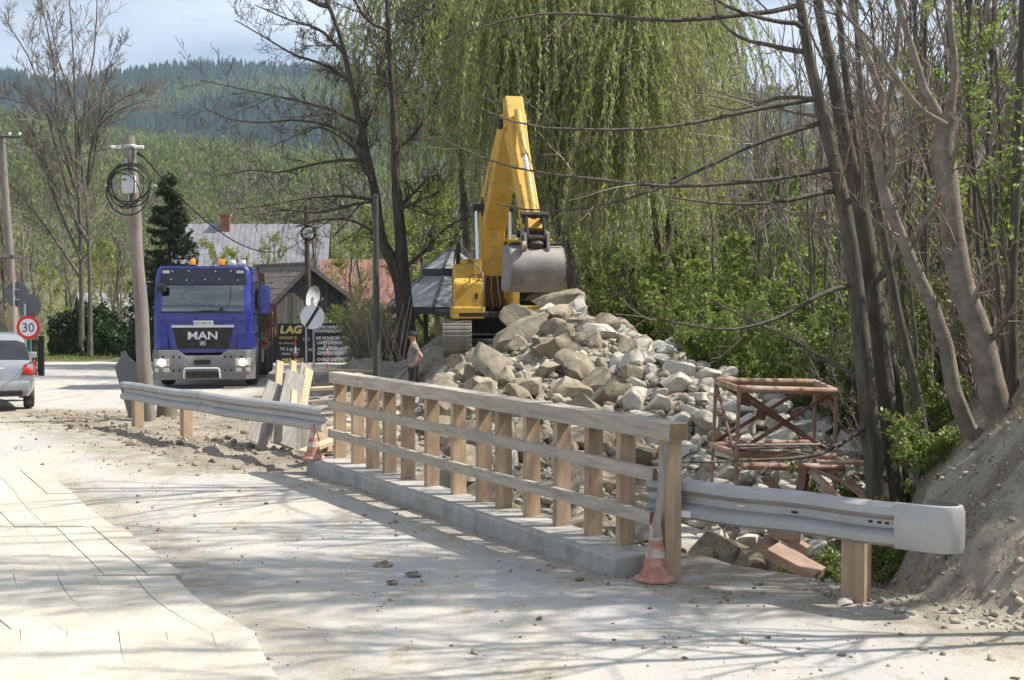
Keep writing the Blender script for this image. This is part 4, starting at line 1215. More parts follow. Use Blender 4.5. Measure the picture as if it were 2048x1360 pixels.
# ---- stock trees and shrubs copied over the slope and the background
def stock_bare(seed, h, r, mt, mc, leafn=0, lm=None, spread=38, lsize=(.16, .09), name='slope_tree'):
    rg = np.random.default_rng(seed)
    z = np.linspace(-.3, h * .8, 10)
    st = []
    for k in range(rg.integers(1, 3)):
        px_ = np.cumsum(rg.normal(size=10) * .10 * h / 10) + k * .3; py_ = np.cumsum(rg.normal(size=10) * .10 * h / 10)
        st.append((np.stack([px_ - px_[0] + k * .2, py_ - py_[0], z], -1), np.linspace(r, r * .25, 10)))
    S, SR = stack(st)
    L1, LR1 = grow(S, SR, 13, .25, 1, spread, .42, 6, .10, .09, .45, rg, tip=.3, lmin=h * .1)
    L2, LR2 = grow(L1, LR1, 6, .2, 1, 40, .42, 5, .08, .11, .5, rg, lmin=.4, tip=.4)
    L3, LR3 = grow(L2, LR2, 5, .2, 1, 40, .5, 4, .06, .1, .6, rg, lmin=.25, tip=.6)
    LR2 = np.maximum(LR2, .011); LR3 = np.maximum(LR3, .008)
    parts = [tubes(L1, LR1, 5), tubes(L2, LR2, 3), tubes(L3, LR3, 3)]
    lf = leaves(along(L3, leafn, rg, .06), *lsize, rg) if leafn else None
    return finish_tree(name, None, None, None, (0, 0, 0), [tubes(S, SR, 8)], parts, mt, mc, lf, lm)
def stock_shrub(seed, h, nst, leafn, lm, lsize=(.09, .05), name='leafy_shrub', mc=None):
    rg = np.random.default_rng(seed)
    st = []
    for k in range(nst):
        a = rg.uniform(0, 6.28); sp = rg.uniform(.1, .45) * h; hh = h * rg.uniform(.6, 1)
        q = np.linspace(0, 1, 8)
        st.append((np.stack([np.cos(a) * sp * q**1.3 + rg.normal(size=8) * .03 + .15 * np.cos(a), np.sin(a) * sp * q**1.3 + rg.normal(size=8) * .03 + .15 * np.sin(a), q * hh - .1], -1), np.linspace(.018, .006, 8)))
    S, SR = stack(st)
    L1, LR1 = grow(S, SR, 8, .15, 1, 42, .35, 5, .06, .1, .6, rg, tip=.5, lmin=.2)
    L2, LR2 = grow(L1, LR1, 5, .2, 1, 45, .5, 4, .04, .1, .7, rg, tip=.6, lmin=.12)
    LR1 = np.maximum(LR1, .006); LR2 = np.maximum(LR2, .005)
    lf = leaves(along(L2, leafn, rg, .04), *lsize, rg)
    root = empty(name)
    V, Q = tubes(S, SR, 5); link('stems', np_mesh('stems', V, Q, True), mc or M['twig'], root)
    V, Q = join([tubes(L1, LR1, 3), tubes(L2, LR2, 3)]); link('twigs', np_mesh('twigs', V, Q), mc or M['twig'], root)['kind'] = 'stuff'
    link('leaves', np_mesh('leaves', *lf), lm, root)['kind'] = 'stuff'
    return root
stock = {
 'bareA': stock_bare(51, 11, .16, M['bark'], M['twig'], 1, M['leaf_bud'], lsize=(.10, .06)), 'bareB': stock_bare(52, 13, .18, M['bark'], M['twig'], 0), 'bareC': stock_bare(53, 10, .14, M['bark'], M['twig'], 1, M['leaf_bud'], 30, lsize=(.10, .06)),
 'greenA': stock_bare(54, 9, .12, M['bark'], M['twig'], 4, M['leaf_yellow'], 40), 'greenB': stock_bare(55, 8, .11, M['bark'], M['twig'], 6, M['leaf_fresh'], 42),
 'shrubA': stock_shrub(61, 3.0, 18, 13, M['leaf_fresh'], (.11, .055)), 'shrubB': stock_shrub(62, 2.2, 16, 13, M['leaf_fresh'], (.10, .05)), 'shrubC': stock_shrub(63, 1.5, 12, 11, M['leaf_fresh'], (.09, .045)),
 'shrubD': stock_shrub(64, 3.4, 18, 2, M['leaf_bud'], (.07, .04), 'bare_shrub'),
}
used = set()
def plant(key, x, y, sc_, rz, label, cat, group, dz=0.0, lean=(0, 0)):
    src = stock[key]
    o = src if key not in used else copy_tree(src)
    used.add(key)
    o.location = (x, y, gz(x, y) + dz); o.scale = (sc_, sc_, sc_ * random.uniform(.9, 1.12)); o.rotation_euler = (lean[0], lean[1], rz)
    tag(o, label, cat, group)
    return o
rp_ = random.Random(5)
# wooded slope on the right
lab = {'bareA': 'bare grey tree with swelling buds in the slope wood', 'bareB': 'tall bare leafless tree in the slope wood', 'bareC': 'narrow bare tree in the slope wood', 'greenA': 'young tree in yellow-green leaf in the slope wood', 'greenB': 'young tree in fresh green leaf in the slope wood'}
for (px, Y, key, s) in [(1450, 52, 'bareA', 1.0), (1500, 58, 'bareB', 1.0), (1540, 48, 'bareC', 1.1), (1580, 62, 'bareA', 1.1), (1620, 50, 'bareB', .95), (1660, 44, 'bareA', 1.0), (1700, 56, 'bareC', 1.2), (1740, 47, 'bareB', 1.0), (1780, 60, 'bareA', 1.1), (1830, 45, 'bareC', 1.1), (1880, 52, 'bareB', 1.1), (1930, 42, 'bareA', 1.05), (1980, 48, 'bareC', 1.2), (2030, 40, 'bareB', 1), (2080, 46, 'bareA', 1.1), (2140, 40, 'bareC', 1.1),
                        (1400, 66, 'bareC', 1.1), (1350, 60, 'bareA', .8), (1480, 74, 'bareB', 1.1), (1560, 78, 'bareA', 1.2), (1640, 76, 'bareC', 1.2), (1720, 74, 'bareB', 1.2), (1800, 76, 'bareA', 1.2), (1880, 70, 'bareC', 1.3), (1960, 66, 'bareB', 1.1), (2040, 62, 'bareA', 1.2), (1430, 92, 'bareB', 1.2), (1530, 98, 'bareC', 1.4), (1690, 95, 'bareA', 1.4), (1850, 92, 'bareB', 1.3), (2000, 88, 'bareC', 1.4),
                        (1500, 40, 'greenB', .8), (1420, 44, 'greenA', .9), (1590, 38, 'greenB', .9), (1700, 36, 'greenA', .8), (1850, 34, 'greenB', .9), (1960, 30, 'greenB', .8), (2020, 27, 'greenB', .7), (1320, 48, 'greenB', .9), (1240, 50, 'greenA', .9), (1640, 31, 'bareC', .8), (1780, 29, 'bareA', .75), (1900, 25, 'bareC', .75), (2010, 22, 'bareA', .7), (1560, 34, 'bareA', .8)]:
    plant(key, WX(px, Y) + rp_.uniform(-.5, .5), Y, s, rp_.uniform(0, 6.28), lab[key], 'tree', 'trees of the slope wood')
stock['sapling'] = stock_pole = None
def stock_sapling(seed, h):
    rg = np.random.default_rng(seed)
    st = []
    for k in range(3):
        z = np.linspace(-.3, h * rg.uniform(.8, 1), 12); a = rg.uniform(0, 6.28); e = rg.uniform(.02, .12)
        st.append((np.stack([np.cos(a) * e * z + .06 * np.cumsum(rg.normal(size=12)) + .2 * np.cos(a), np.sin(a) * e * z + .06 * np.cumsum(rg.normal(size=12)) + .2 * np.sin(a), z], -1), np.linspace(.05, .012, 12)))
    S, SR = stack(st)
    L1, LR1 = grow(S, SR, 16, .3, 1, 34, .24, 6, .12, .07, .5, rg, tip=.4, lmin=.5)
    L2, LR2 = grow(L1, LR1, 5, .2, 1, 34, .5, 5, .10, .08, .65, rg, tip=.6, lmin=.3)
    LR1 = np.maximum(LR1, .015); LR2 = np.maximum(LR2, .009)
    return finish_tree('slim_sapling', None, None, None, (0, 0, 0), [tubes(S, SR, 7)], [tubes(L1, LR1, 4), tubes(L2, LR2, 3)], M['bark'], M['twig'])
stock['sapling'] = stock_sapling(57, 9.0)
stock['sapling2'] = stock_sapling(58, 11.0)
for k, (x, y) in enumerate([(5.4, 9.6), (6.0, 10.4), (7.0, 9.9), (9.0, 9.8), (8.0, 10.5), (10.0, 10.2), (6.6, 9.3), (5.2, 11.0)]):
    plant('sapling' if k % 2 else 'sapling2', x, y, rp_.uniform(.8, 1.1), rp_.uniform(0, 6.28), 'slim bare many-stemmed sapling on the dirt bank', 'tree', 'slim saplings on the bank')
for (px, Y, s) in [(1870, 17, .8), (1950, 16, .8), (2020, 15, .8), (1830, 20, .9), (1990, 19, .9), (1720, 22, .8), (1900, 22, .9), (2040, 18, .9), (1660, 24, .8), (1580, 26, .8), (1480, 30, .8), (1760, 18, .8)]:
    plant('sapling2' if px % 20 else 'sapling', WX(px, Y), Y, s, rp_.uniform(0, 6.28), 'slim bare sapling with upright stems between the bank trees', 'tree', 'slim saplings between the bank trees')
# lone trunk whose shadow crosses the foreground
plant('sapling', 5.0, 7.95, .82, 1.0, 'slim sapling at the bank corner over the road', 'tree', None)
# trees whose shade falls on the road, up on the bank beyond the picture's edge
for (x, y, key, s) in [(6.3, 9.2, 'bareC', .62)]:
    plant(key, x, y, s, rp_.uniform(0, 6.28), 'bare tree on top of the dirt bank by the road', 'tree', 'bare trees on the bank')
# green thicket behind the heap and the stream
def wh(px, Y):
    if px < 1370: return 'under the weeping willows behind the heap'
    if Y > 30: return 'in the back of the streamside thicket'
    if px > 1720: return 'below the bank trees'
    if Y > 24: return 'behind the horizontal poles of the thicket'
    return 'between the rusty frame and horizontal poles'
for (px, Y, key, s) in [(1190, 44, 'shrubB', 1.2), (1245, 37, 'shrubA', .9), (1290, 43, 'shrubA', 1.1), (1385, 36, 'shrubA', 1.0), (1400, 31, 'shrubA', 1.0), (1440, 34, 'shrubA', 1.25), (1480, 29, 'shrubB', 1.2), (1520, 32, 'shrubA', 1.2), (1560, 27, 'shrubA', 1.0), (1600, 30, 'shrubA', 1.2), (1640, 26, 'shrubB', 1.2), (1680, 29, 'shrubA', 1.15), (1480, 25, 'shrubC', 1.1), (1550, 23, 'shrubC', 1.1), (1620, 22, 'shrubC', 1.2), (1690, 21, 'shrubB', .9), (1740, 25, 'shrubA', .9), (1810, 22, 'shrubB', 1.0), (1870, 19, 'shrubB', .9), (1940, 18, 'shrubC', 1.2), (1430, 22.5, 'shrubC', .9), (1280, 40, 'shrubA', 1.4), (1380, 42, 'shrubA', 1.5), (1210, 42, 'shrubA', 1.2), (1500, 38, 'shrubA', 1.5), (1600, 37, 'shrubA', 1.5), (1720, 33, 'shrubA', 1.4), (1830, 28, 'shrubA', 1.3), (1990, 20, 'shrubB', 1.2)]:
    plant(key, WX(px, Y), Y, s * rp_.uniform(.9, 1.1), rp_.uniform(0, 6.28), 'fresh green leafy shrub ' + wh(px, Y), 'shrub', 'leafy shrubs ' + wh(px, Y))
for (px, Y, s) in [(1230, 38, .8), (1450, 36, .9), (1660, 27, .7), (1700, 20.5, .6), (1800, 17, .7), (1560, 24, .5), (1970, 14.5, .7)]:
    plant('shrubD', WX(px, Y), Y, s, rp_.uniform(0, 6.28), 'leafless twiggy shrub ' + wh(px, Y), 'shrub', 'bare shrubs ' + wh(px, Y))
for (px, Y, s, l) in [(1850, 13.2, .55, 'small leafy sapling behind the barrier post'), (1770, 12.0, .42, 'low leafy sapling between dark tree and barrier'), (1880, 15.0, .6, 'leafy sapling at the foot of the bank trees'), (1600, 11.9, .24, 'tiny leafy plant beside the broken brick blocks'), (1690, 12.9, .42, 'leafy plant growing before the dark tree foot'), (1740, 14.6, .9, 'leafy shrub hiding the right end of rusty frame')]:
    plant('shrubC', WX(px, Y), Y, s, rp_.uniform(0, 6.28), l, 'sapling', None)
# trees and bushes behind the shed, the truck and the far bend
for (px, Y, key, s) in [(20, 62, 'bareC', .8), (70, 70, 'bareA', .7), (110, 64, 'greenA', .55), (210, 60, 'greenA', .62), (250, 66, 'greenA', .6), (40, 56, 'bareA', .6), (230, 58, 'bareC', .62), (290, 70, 'greenA', .6), (440, 58, 'greenA', .62), (490, 62, 'greenA', .7), (540, 66, 'greenA', .72), (590, 60, 'greenA', .6), (640, 64, 'bareC', .8), (690, 58, 'greenA', .75), (720, 66, 'bareA', .8), (760, 70, 'greenB', 1.0), (830, 56, 'greenA', .9), (880, 60, 'greenB', 1.1), (930, 64, 'bareA', .9), (1000, 62, 'greenB', 1.1), (1080, 60, 'greenB', 1.1), (1140, 70, 'greenB', 1.2), (1200, 66, 'bareC', 1.1), (860, 74, 'greenB', 1.1), (0, 75, 'bareB', .7), (140, 78, 'bareC', .7)]:
    plant(key, WX(px, Y), Y, s, rp_.uniform(0, 6.28), {'bareA': 'bare brown tree growing among the village roofs', 'bareB': 'tall bare tree beyond the far road bend', 'bareC': 'slender bare tree growing among the village roofs', 'greenA': 'small yellow-green tree growing among the village roofs', 'greenB': 'bushy green tree beyond the gazebo and willows'}[key], 'tree', 'trees among the roofs')
for (px, Y, s) in [(20, 52, .8), (60, 55, .9), (215, 54, .8), (290, 52, .7), (712, 49, .7), (722, 43, .7), (745, 40, .7), (760, 43, .9)]:
    plant('shrubD', WX(px, Y), Y, s, rp_.uniform(0, 6.28), 'leafless twiggy shrub at the edge of the village yards', 'shrub', 'bare shrubs by the yards')
for (px, Y, s, l) in [(716, 47, .7, 'green leafy bush beside the shed and dark banners'), (735, 44, .8, 'green leafy bush between shed and metal post'), (870, 46, .8, 'green bush seen under the gazebo roof'), (650, 47, .7, 'low green bush behind the end-of-limit sign')]:
    plant('shrubA', WX(px, Y), Y, s, rp_.uniform(0, 6.28), l, 'bush', None)
# canes by the dark tree
rg = np.random.default_rng(71)
c0 = W(775, 735, 35.5); cn = []
for k in range(16):
    x0 = c0.x + rg.uniform(-.5, .5); y0 = c0.y + rg.uniform(-.3, .3); g = gz(x0, y0)
    q = np.linspace(0, 1, 6); h = rg.uniform(1.0, 2.1)
    cn.append((np.stack([x0 + q * rg.uniform(-.5, .5), y0 + q * rg.uniform(-.2, .2), g - .05 + q * h], -1), np.linspace(.022, .010, 6)))
CS, CR = stack(cn)
root = empty('cane_clump', (c0.x, c0.y, gz(c0.x, c0.y)), 0, 'clump of pale dry canes in front of the dark tree', 'canes')
me = np_mesh('stalks', tubes(CS, CR, 4)[0] - np.array(root.location), tubes(CS, CR, 4)[1], True); link('stalks', me, pm('dry_cane', (.33, .27, .18), (.42, .35, .25), 3, .85), root)

# ---- spruce behind the truck, round evergreen bush
def spruce(px, Y, ytop, label, seed):
    rg = np.random.default_rng(seed)
    x = WX(px, Y); g = gz(x, Y); h = W(px, ytop, Y).z - g
    z = np.linspace(-.2, h, 10)
    S = np.stack([0 * z, 0 * z, z], -1)[None]; SR = np.linspace(.16, .012, 10)[None]
    n = 170
    t = np.sort(rg.random(n))**.85; hz = .05 * h + t * h * .93
    ln = (h - hz) * .29 + .16; a = rg.uniform(0, 6.28, n)
    q = np.linspace(0, 1, 7)
    P = np.zeros((n, 7, 3)); 
    dr = rg.uniform(.15, .45, n)[:, None]
    P[:, :, 0] = np.cos(a)[:, None] * ln[:, None] * q; P[:, :, 1] = np.sin(a)[:, None] * ln[:, None] * q
    P[:, :, 2] = hz[:, None] - ln[:, None] * dr * q + ln[:, None] * .35 * q**2.5
    PR = np.linspace(.03, .006, 7)[None] * np.ones((n, 1))
    L2, LR2 = grow(P, PR, 14, .1, 1, 55, .28, 4, -.08, .08, .5, rg, lmin=.12)
    lf = leaves(along(L2, 14, rg, .035), .15, .035, rg, hang=.25)
    lf2 = leaves(along(P, 40, rg, .03), .13, .035, rg)
    root = empty('spruce_tree', (x, Y, g), 0, label, 'tree')
    link('trunk', np_mesh('trunk', *tubes(S, SR, 8), True), M['bark_dark'], root)
    link('boughs', np_mesh('boughs', *join([tubes(P, PR, 4), tubes(L2, LR2, 3)])), M['twig_dark'], root)['kind'] = 'stuff'
    link('needles', np_mesh('needles', *join([lf, lf2])), M['needle'], root)['kind'] = 'stuff'
spruce(340, 44, 345, 'dark green spruce tree standing behind the blue truck', 81)
def round_bush(px, Y, wpx, ytop, label, seed, n=26000):
    rg = np.random.default_rng(seed)
    x = WX(px, Y); g = gz(x, Y); r = wpx / (F / Y) / 2; h = W(px, ytop, Y).z - g
    d = unit(rg.normal(size=(n, 3))); d[:, 2] = np.abs(d[:, 2])
    lump = 1 + .22 * fbm(d[:, 0] * 3, d[:, 1] * 3, d[:, 2] * 3, oct=3, seed=seed)
    rad = (1 - rg.random(n)**2 * .35) * lump
    C = d * rad[:, None] * np.array([r, r * .8, h * .95])
    root = empty('round_bush', (x, Y, g), 0, label, 'bush')
    link('leaves', np_mesh('leaves', *leaves(C, .13, .08, rg)), M['leaf_dark'], root)['kind'] = 'stuff'
    st = []
    for k in range(20):
        a = rg.uniform(0, 6.28); q = np.linspace(0, 1, 5); e = rg.uniform(.3, .8)
        st.append((np.stack([np.cos(a) * r * e * q, np.sin(a) * r * .8 * e * q, -.1 + h * .8 * q**.8], -1), np.linspace(.05, .012, 5)))
    P, PR = stack(st)
    link('stems', np_mesh('stems', *tubes(P, PR, 5), True), M['bark_dark'], root)
round_bush(178, 53, 165, 608, 'large round evergreen bush on the outside of the road bend', 82)
round_bush(290, 47, 80, 640, 'dark low evergreen bush beside the spruce', 83, 9000)
# ---- grass and weeds
def grass(name, label, xs_, ys_, n, h, seed, cond=None, mat='grass'):
    rg = np.random.default_rng(seed)
    x = rg.uniform(*xs_, n); y = rg.uniform(*ys_, n)
    if cond is not None:
        k = cond(x, y, rg); x = x[k]; y = y[k]
    z = ground_z(x, y)
    n = len(x); a = rg.uniform(0, 6.28, n); hh = h * rg.uniform(.4, 1.2, n); w = h * .06
    p = np.stack([x, y, z - .01], -1)
    sx = np.stack([np.cos(a) * w, np.sin(a) * w, 0 * a], -1); tp = np.stack([rg.normal(size=n) * hh * .35, rg.normal(size=n) * hh * .35, hh], -1)
    V = np.stack([p - sx, p + sx, p + tp + sx * .1, p + tp - sx * .1], 1).reshape(-1, 3)
    tag(link(name, np_mesh(name, V, np.arange(4 * n).reshape(-1, 4)), M[mat]), label, 'grass', kind='stuff')
grass('verge_grass', 'short grass along the far edge of the road bend', (-34, -6), (44, 60), 30000, .16, 91, lambda x, y, r: in_road(x, y) < -.3)
grass('site_weeds', 'thin weeds and grass growing around the banner site', (-10, 2), (36, 52), 16000, .18, 92, lambda x, y, r: (in_road(x, y) < -.3) & (fbm(x * .5, y * .5, seed=4) > -.1))
grass('bank_litter', 'dry stalks and litter lying over the dirt bank', (2.9, 8), (8.4, 16), 16000, .07, 93, lambda x, y, r: (in_road(x, y) < -.3) & (fbm(x * .8, y * .8, seed=8) > .0), 'straw')
grass('thicket_floor', 'green ground cover under the streamside thicket', (3.0, 30), (17, 46), 60000, .22, 94, lambda x, y, r: (pile_z(x, y) < ground_z(x, y, False) - .25) & (x > 2.4 + .0 * y))
# ------------------------------------------------------------------ hills
M['hill'] = pm('hill_meadow_and_wood', (0.12, 0.145, 0.05), (0.18, 0.165, 0.095), 0.02, 0.95, c3=(0.12, 0.17, 0.045), scale3=.05, amt3=.7, spec=.05)
M['ridge'] = pm('spruce_forest_floor', (0.022, 0.034, 0.02), (0.035, 0.048, 0.028), 0.02, 0.95, spec=.05)
M['hill_leaf'] = leaf_mat('spring_wood', (0.10, 0.135, 0.035), (0.22, 0.26, 0.075), .35, gloss=0)
M['hill_bare'] = leaf_mat('bare_wood_twigs', (0.14, 0.12, 0.09), (0.20, 0.175, 0.13), .2, gloss=0)
M['ridge_tree'] = pm('spruce_forest', (0.012, 0.022, 0.014), (0.024, 0.038, 0.022), .05, .95, island=.35, spec=.05)
def polar(name, th, rr_, fz, mat):
    T, Rr = np.meshgrid(np.radians(th), rr_)
    X = Rr * np.sin(T); Y = Rr * np.cos(T); Z = fz(np.degrees(T), Rr)
    V = np.stack([X, Y, Z], -1).reshape(-1, 3)
    nx = len(th); ny = len(rr_)
    i = (np.arange(ny - 1)[:, None] * nx + np.arange(nx - 1)[None, :])
    Q = np.stack([i, i + 1, i + nx + 1, i + nx], -1).reshape(-1, 4)
    me = np_mesh(name, V, Q, True); me.materials.append(mat)
    return tag(link(name, me), kind='structure')
def th_px(px): return np.degrees(np.arctan((np.asarray(px) - 1024) / F))
_hp = th_px([-1600, -300, 0, 200, 400, 560, 700, 850, 1000, 1300, 2048, 3000]); _hh = 1.68 * np.array([60, 56, 50, 48, 46, 44, 40, 36, 36, 36, 40, 45.])
_kp = th_px([-1600, -400, -60, 60, 140, 210, 300, 400, 480, 560, 700, 790, 880, 1000, 1100, 1160, 1260, 1500, 2048, 3000])
_ky = np.array([150, 190, 208, 222, 232, 214, 202, 190, 186, 183, 178, 196, 230, 215, 168, 146, 190, 230, 220, 200.])
def near_h(th, r):
    H = np.interp(th, _hp, _hh)
    x = r * np.sin(np.radians(th)); y = r * np.cos(np.radians(th))
    return -3 + (H + 3) * sm((r - 130) / 660)**.9 + 7 * fbm(x * .007, y * .007, seed=61) * sm((r - 130) / 150)
def ridge_h(th, r):
    top = 2.2 + (580 - np.interp(th, _kp, _ky)) * 1750 / F - 16
    x = r * np.sin(np.radians(th)); y = r * np.cos(np.radians(th))
    return 20 + (top - 20) * sm((r - 500) / 1250)**.85 + 14 * fbm(x * .004, y * .004, seed=62) * sm((r - 600) / 300) * sm((1750 - r) / 300)
polar('near_hill', np.linspace(-60, 60, 100), np.linspace(120, 840, 40), near_h, M['hill'])
polar('far_ridge', np.linspace(-62, 62, 150), np.linspace(700, 1900, 36), ridge_h, M['ridge'])
rg = np.random.default_rng(66)
def clumps(name, label, n, fz, r0, r1, t0, t1, h, w, q, ls, mat, cond=None, lo=.15):
    th = rg.uniform(t0, t1, n); r = np.sqrt(rg.uniform(r0**2, r1**2, n))
    if cond is not None:
        k = cond(th, r); th = th[k]; r = r[k]; n = len(th)
    x = r * np.sin(np.radians(th)); y = r * np.cos(np.radians(th)); z = fz(th, r)
    s = rg.uniform(.6, 1.25, n)
    d = unit(rg.normal(size=(n, q, 3))) * rg.random((n, q, 1))**.4
    C = np.stack([x, y, z], -1)[:, None, :] + (d * np.array([w, w, h * .5]) + np.array([0, 0, h * (.5 + lo)])) * s[:, None, None]
    V, Q = leaves(C.reshape(-1, 3), ls * 1.5, ls * .55, rg, hang=.9)
    # trunks as slivers
    tag(link(name, np_mesh(name, V, Q), mat), label, 'forest', kind='stuff')
nz = lambda th, r: fbm(r * np.sin(np.radians(th)) * .015, r * np.cos(np.radians(th)) * .015, seed=70)
clumps('hillside_wood', 'light green spring woodland covering the nearer hillside', 9000, near_h, 330, 820, -27, 4, 10, 2.8, 22, 1.3, M['hill_leaf'], lambda th, r: nz(th, r) > -.15)
clumps('hillside_bare_wood', 'grey leafless woodland patches on the nearer hillside', 4000, near_h, 250, 820, -27, 4, 10, 2.4, 26, 1.0, M['hill_bare'], lambda th, r: nz(th, r) < .1)
clumps('village_scrub', 'brown scrub and hedges on the hill foot behind the village', 2000, near_h, 130, 360, -27, 6, 5.5, 2.2, 34, .55, M['hill_bare'], None, .05)
clumps('village_trees', 'light green young trees on the hill foot behind the village', 1500, near_h, 140, 360, -27, 6, 7, 2.0, 44, .5, M['hill_leaf'], None, .1)
clumps('valley_wood', 'pale green woodland on the lower slopes of the far ridge', 4200, ridge_h, 820, 1450, -28, 8, 14, 5, 26, 2.4, M['hill_leaf'], lambda th, r: (fbm(r * np.sin(np.radians(th)) * .006, r * np.cos(np.radians(th)) * .006, seed=71) + (1050 - r) / 500) > .15)
n = 15000
th = rg.uniform(-30, 12, n); r = np.sqrt(rg.uniform(850**2, 1800**2, n)); r[:2500] = rg.uniform(1690, 1790, 2500)
k = (fbm(r * np.sin(np.radians(th)) * .006, r * np.cos(np.radians(th)) * .006, seed=71) + (1050 - r) / 500) < .35
th = th[k]; r = r[k]; n = len(th)
B_ = np.stack([r * np.sin(np.radians(th)), r * np.cos(np.radians(th)), ridge_h(th, r)], -1); hh = rg.uniform(13, 25, n); ww = hh * rg.uniform(.16, .24, n)
sd = 6; an = np.arange(sd) * 2 * PI / sd
ring = np.stack([np.cos(an), np.sin(an), 0 * an], -1)[None] * ww[:, None, None]
V = np.concatenate([B_[:, None, :] + ring, (B_ + np.stack([0 * hh, 0 * hh, hh], -1))[:, None, :]], 1).reshape(-1, 3)
i0 = (np.arange(n) * (sd + 1))[:, None]
T = np.stack([i0 + np.arange(sd)[None], i0 + (np.arange(sd)[None] + 1) % sd, np.broadcast_to(i0 + sd, (n, sd))], -1).reshape(-1, 3)
tag(link('spruce_forest', np_mesh('spruce_forest', V, T), M['ridge_tree']), 'dark spruce forest covering the far ridge', 'forest', kind='stuff')
# ------------------------------------------------------------------ people
M['skin'] = pm('skin', (0.42, 0.24, 0.17), (0.48, 0.28, 0.20), 8, .55)
M['shirt_grey'] = pm('grey_cotton', (0.20, 0.19, 0.175), (0.25, 0.235, 0.22), 6, .9, .3)
M['trousers'] = pm('dark_work_trousers', (0.03, 0.03, 0.032), (0.055, 0.052, 0.05), 6, .9, .3)
M['cap'] = pm('dark_cap_cloth', (0.03, 0.035, 0.04), (0.05, 0.055, 0.06), 8, .85)
M['shirt_white'] = pm('white_cotton', (0.70, 0.70, 0.72), (0.62, 0.62, 0.66), 6, .9, .2)
M['hair'] = plain('brown_hair', (.05, .035, .025), .7)
M['boot'] = plain('work_boot', (.06, .045, .035), .7)
def skinned(name, verts, edges, radii, mat, parent, root=0, sub_=2):
    me = bpy.data.meshes.new(name)
    me.from_pydata([tuple(v) for v in verts], edges, [])
    me.materials.append(mat)
    o = link(name, me, None, parent)
    m_ = o.modifiers.new('skin', 'SKIN'); m_.use_smooth_shade = True
    for i, r in enumerate(radii):
        sv = me.skin_vertices[0].data[i]
        sv.radius = r if hasattr(r, '__len__') else (r, r)
        sv.use_root = (i == root)
    s_ = o.modifiers.new('sub', 'SUBSURF'); s_.levels = sub_; s_.render_levels = sub_
    return o
def hand(vs, es, rs, wrist, d, side, palm=.08):
    """palm and five curled fingers from the wrist; d pointing direction, side towards the thumb"""
    d = Vector(d).normalized(); side = Vector(side); side = (side - d * side.dot(d)).normalized(); nn = d.cross(side)
    w = len(vs) - 1 if wrist is None else wrist
    c = Vector(vs[w])
    k0 = len(vs); vs.append(c + d * palm); es.append((w, k0)); rs.append((.036, .02))
    for j, ln in enumerate((.062, .072, .066, .05)):
        b = c + d * (palm + .008) + side * (.028 - .019 * j)
        i = len(vs)
        vs += [b, b + d * ln * .5 + nn * .008, b + d * ln + nn * .03]; rs += [.009, .0085, .007]
        es += [(k0, i), (i, i + 1), (i + 1, i + 2)]
    i = len(vs); b = c + d * .03 + side * .035
    vs += [b, b + side * .02 + d * .03, b + side * .022 + d * .055 + nn * .012]; rs += [.011, .010, .008]
    es += [(k0, i), (i, i + 1), (i + 1, i + 2)]
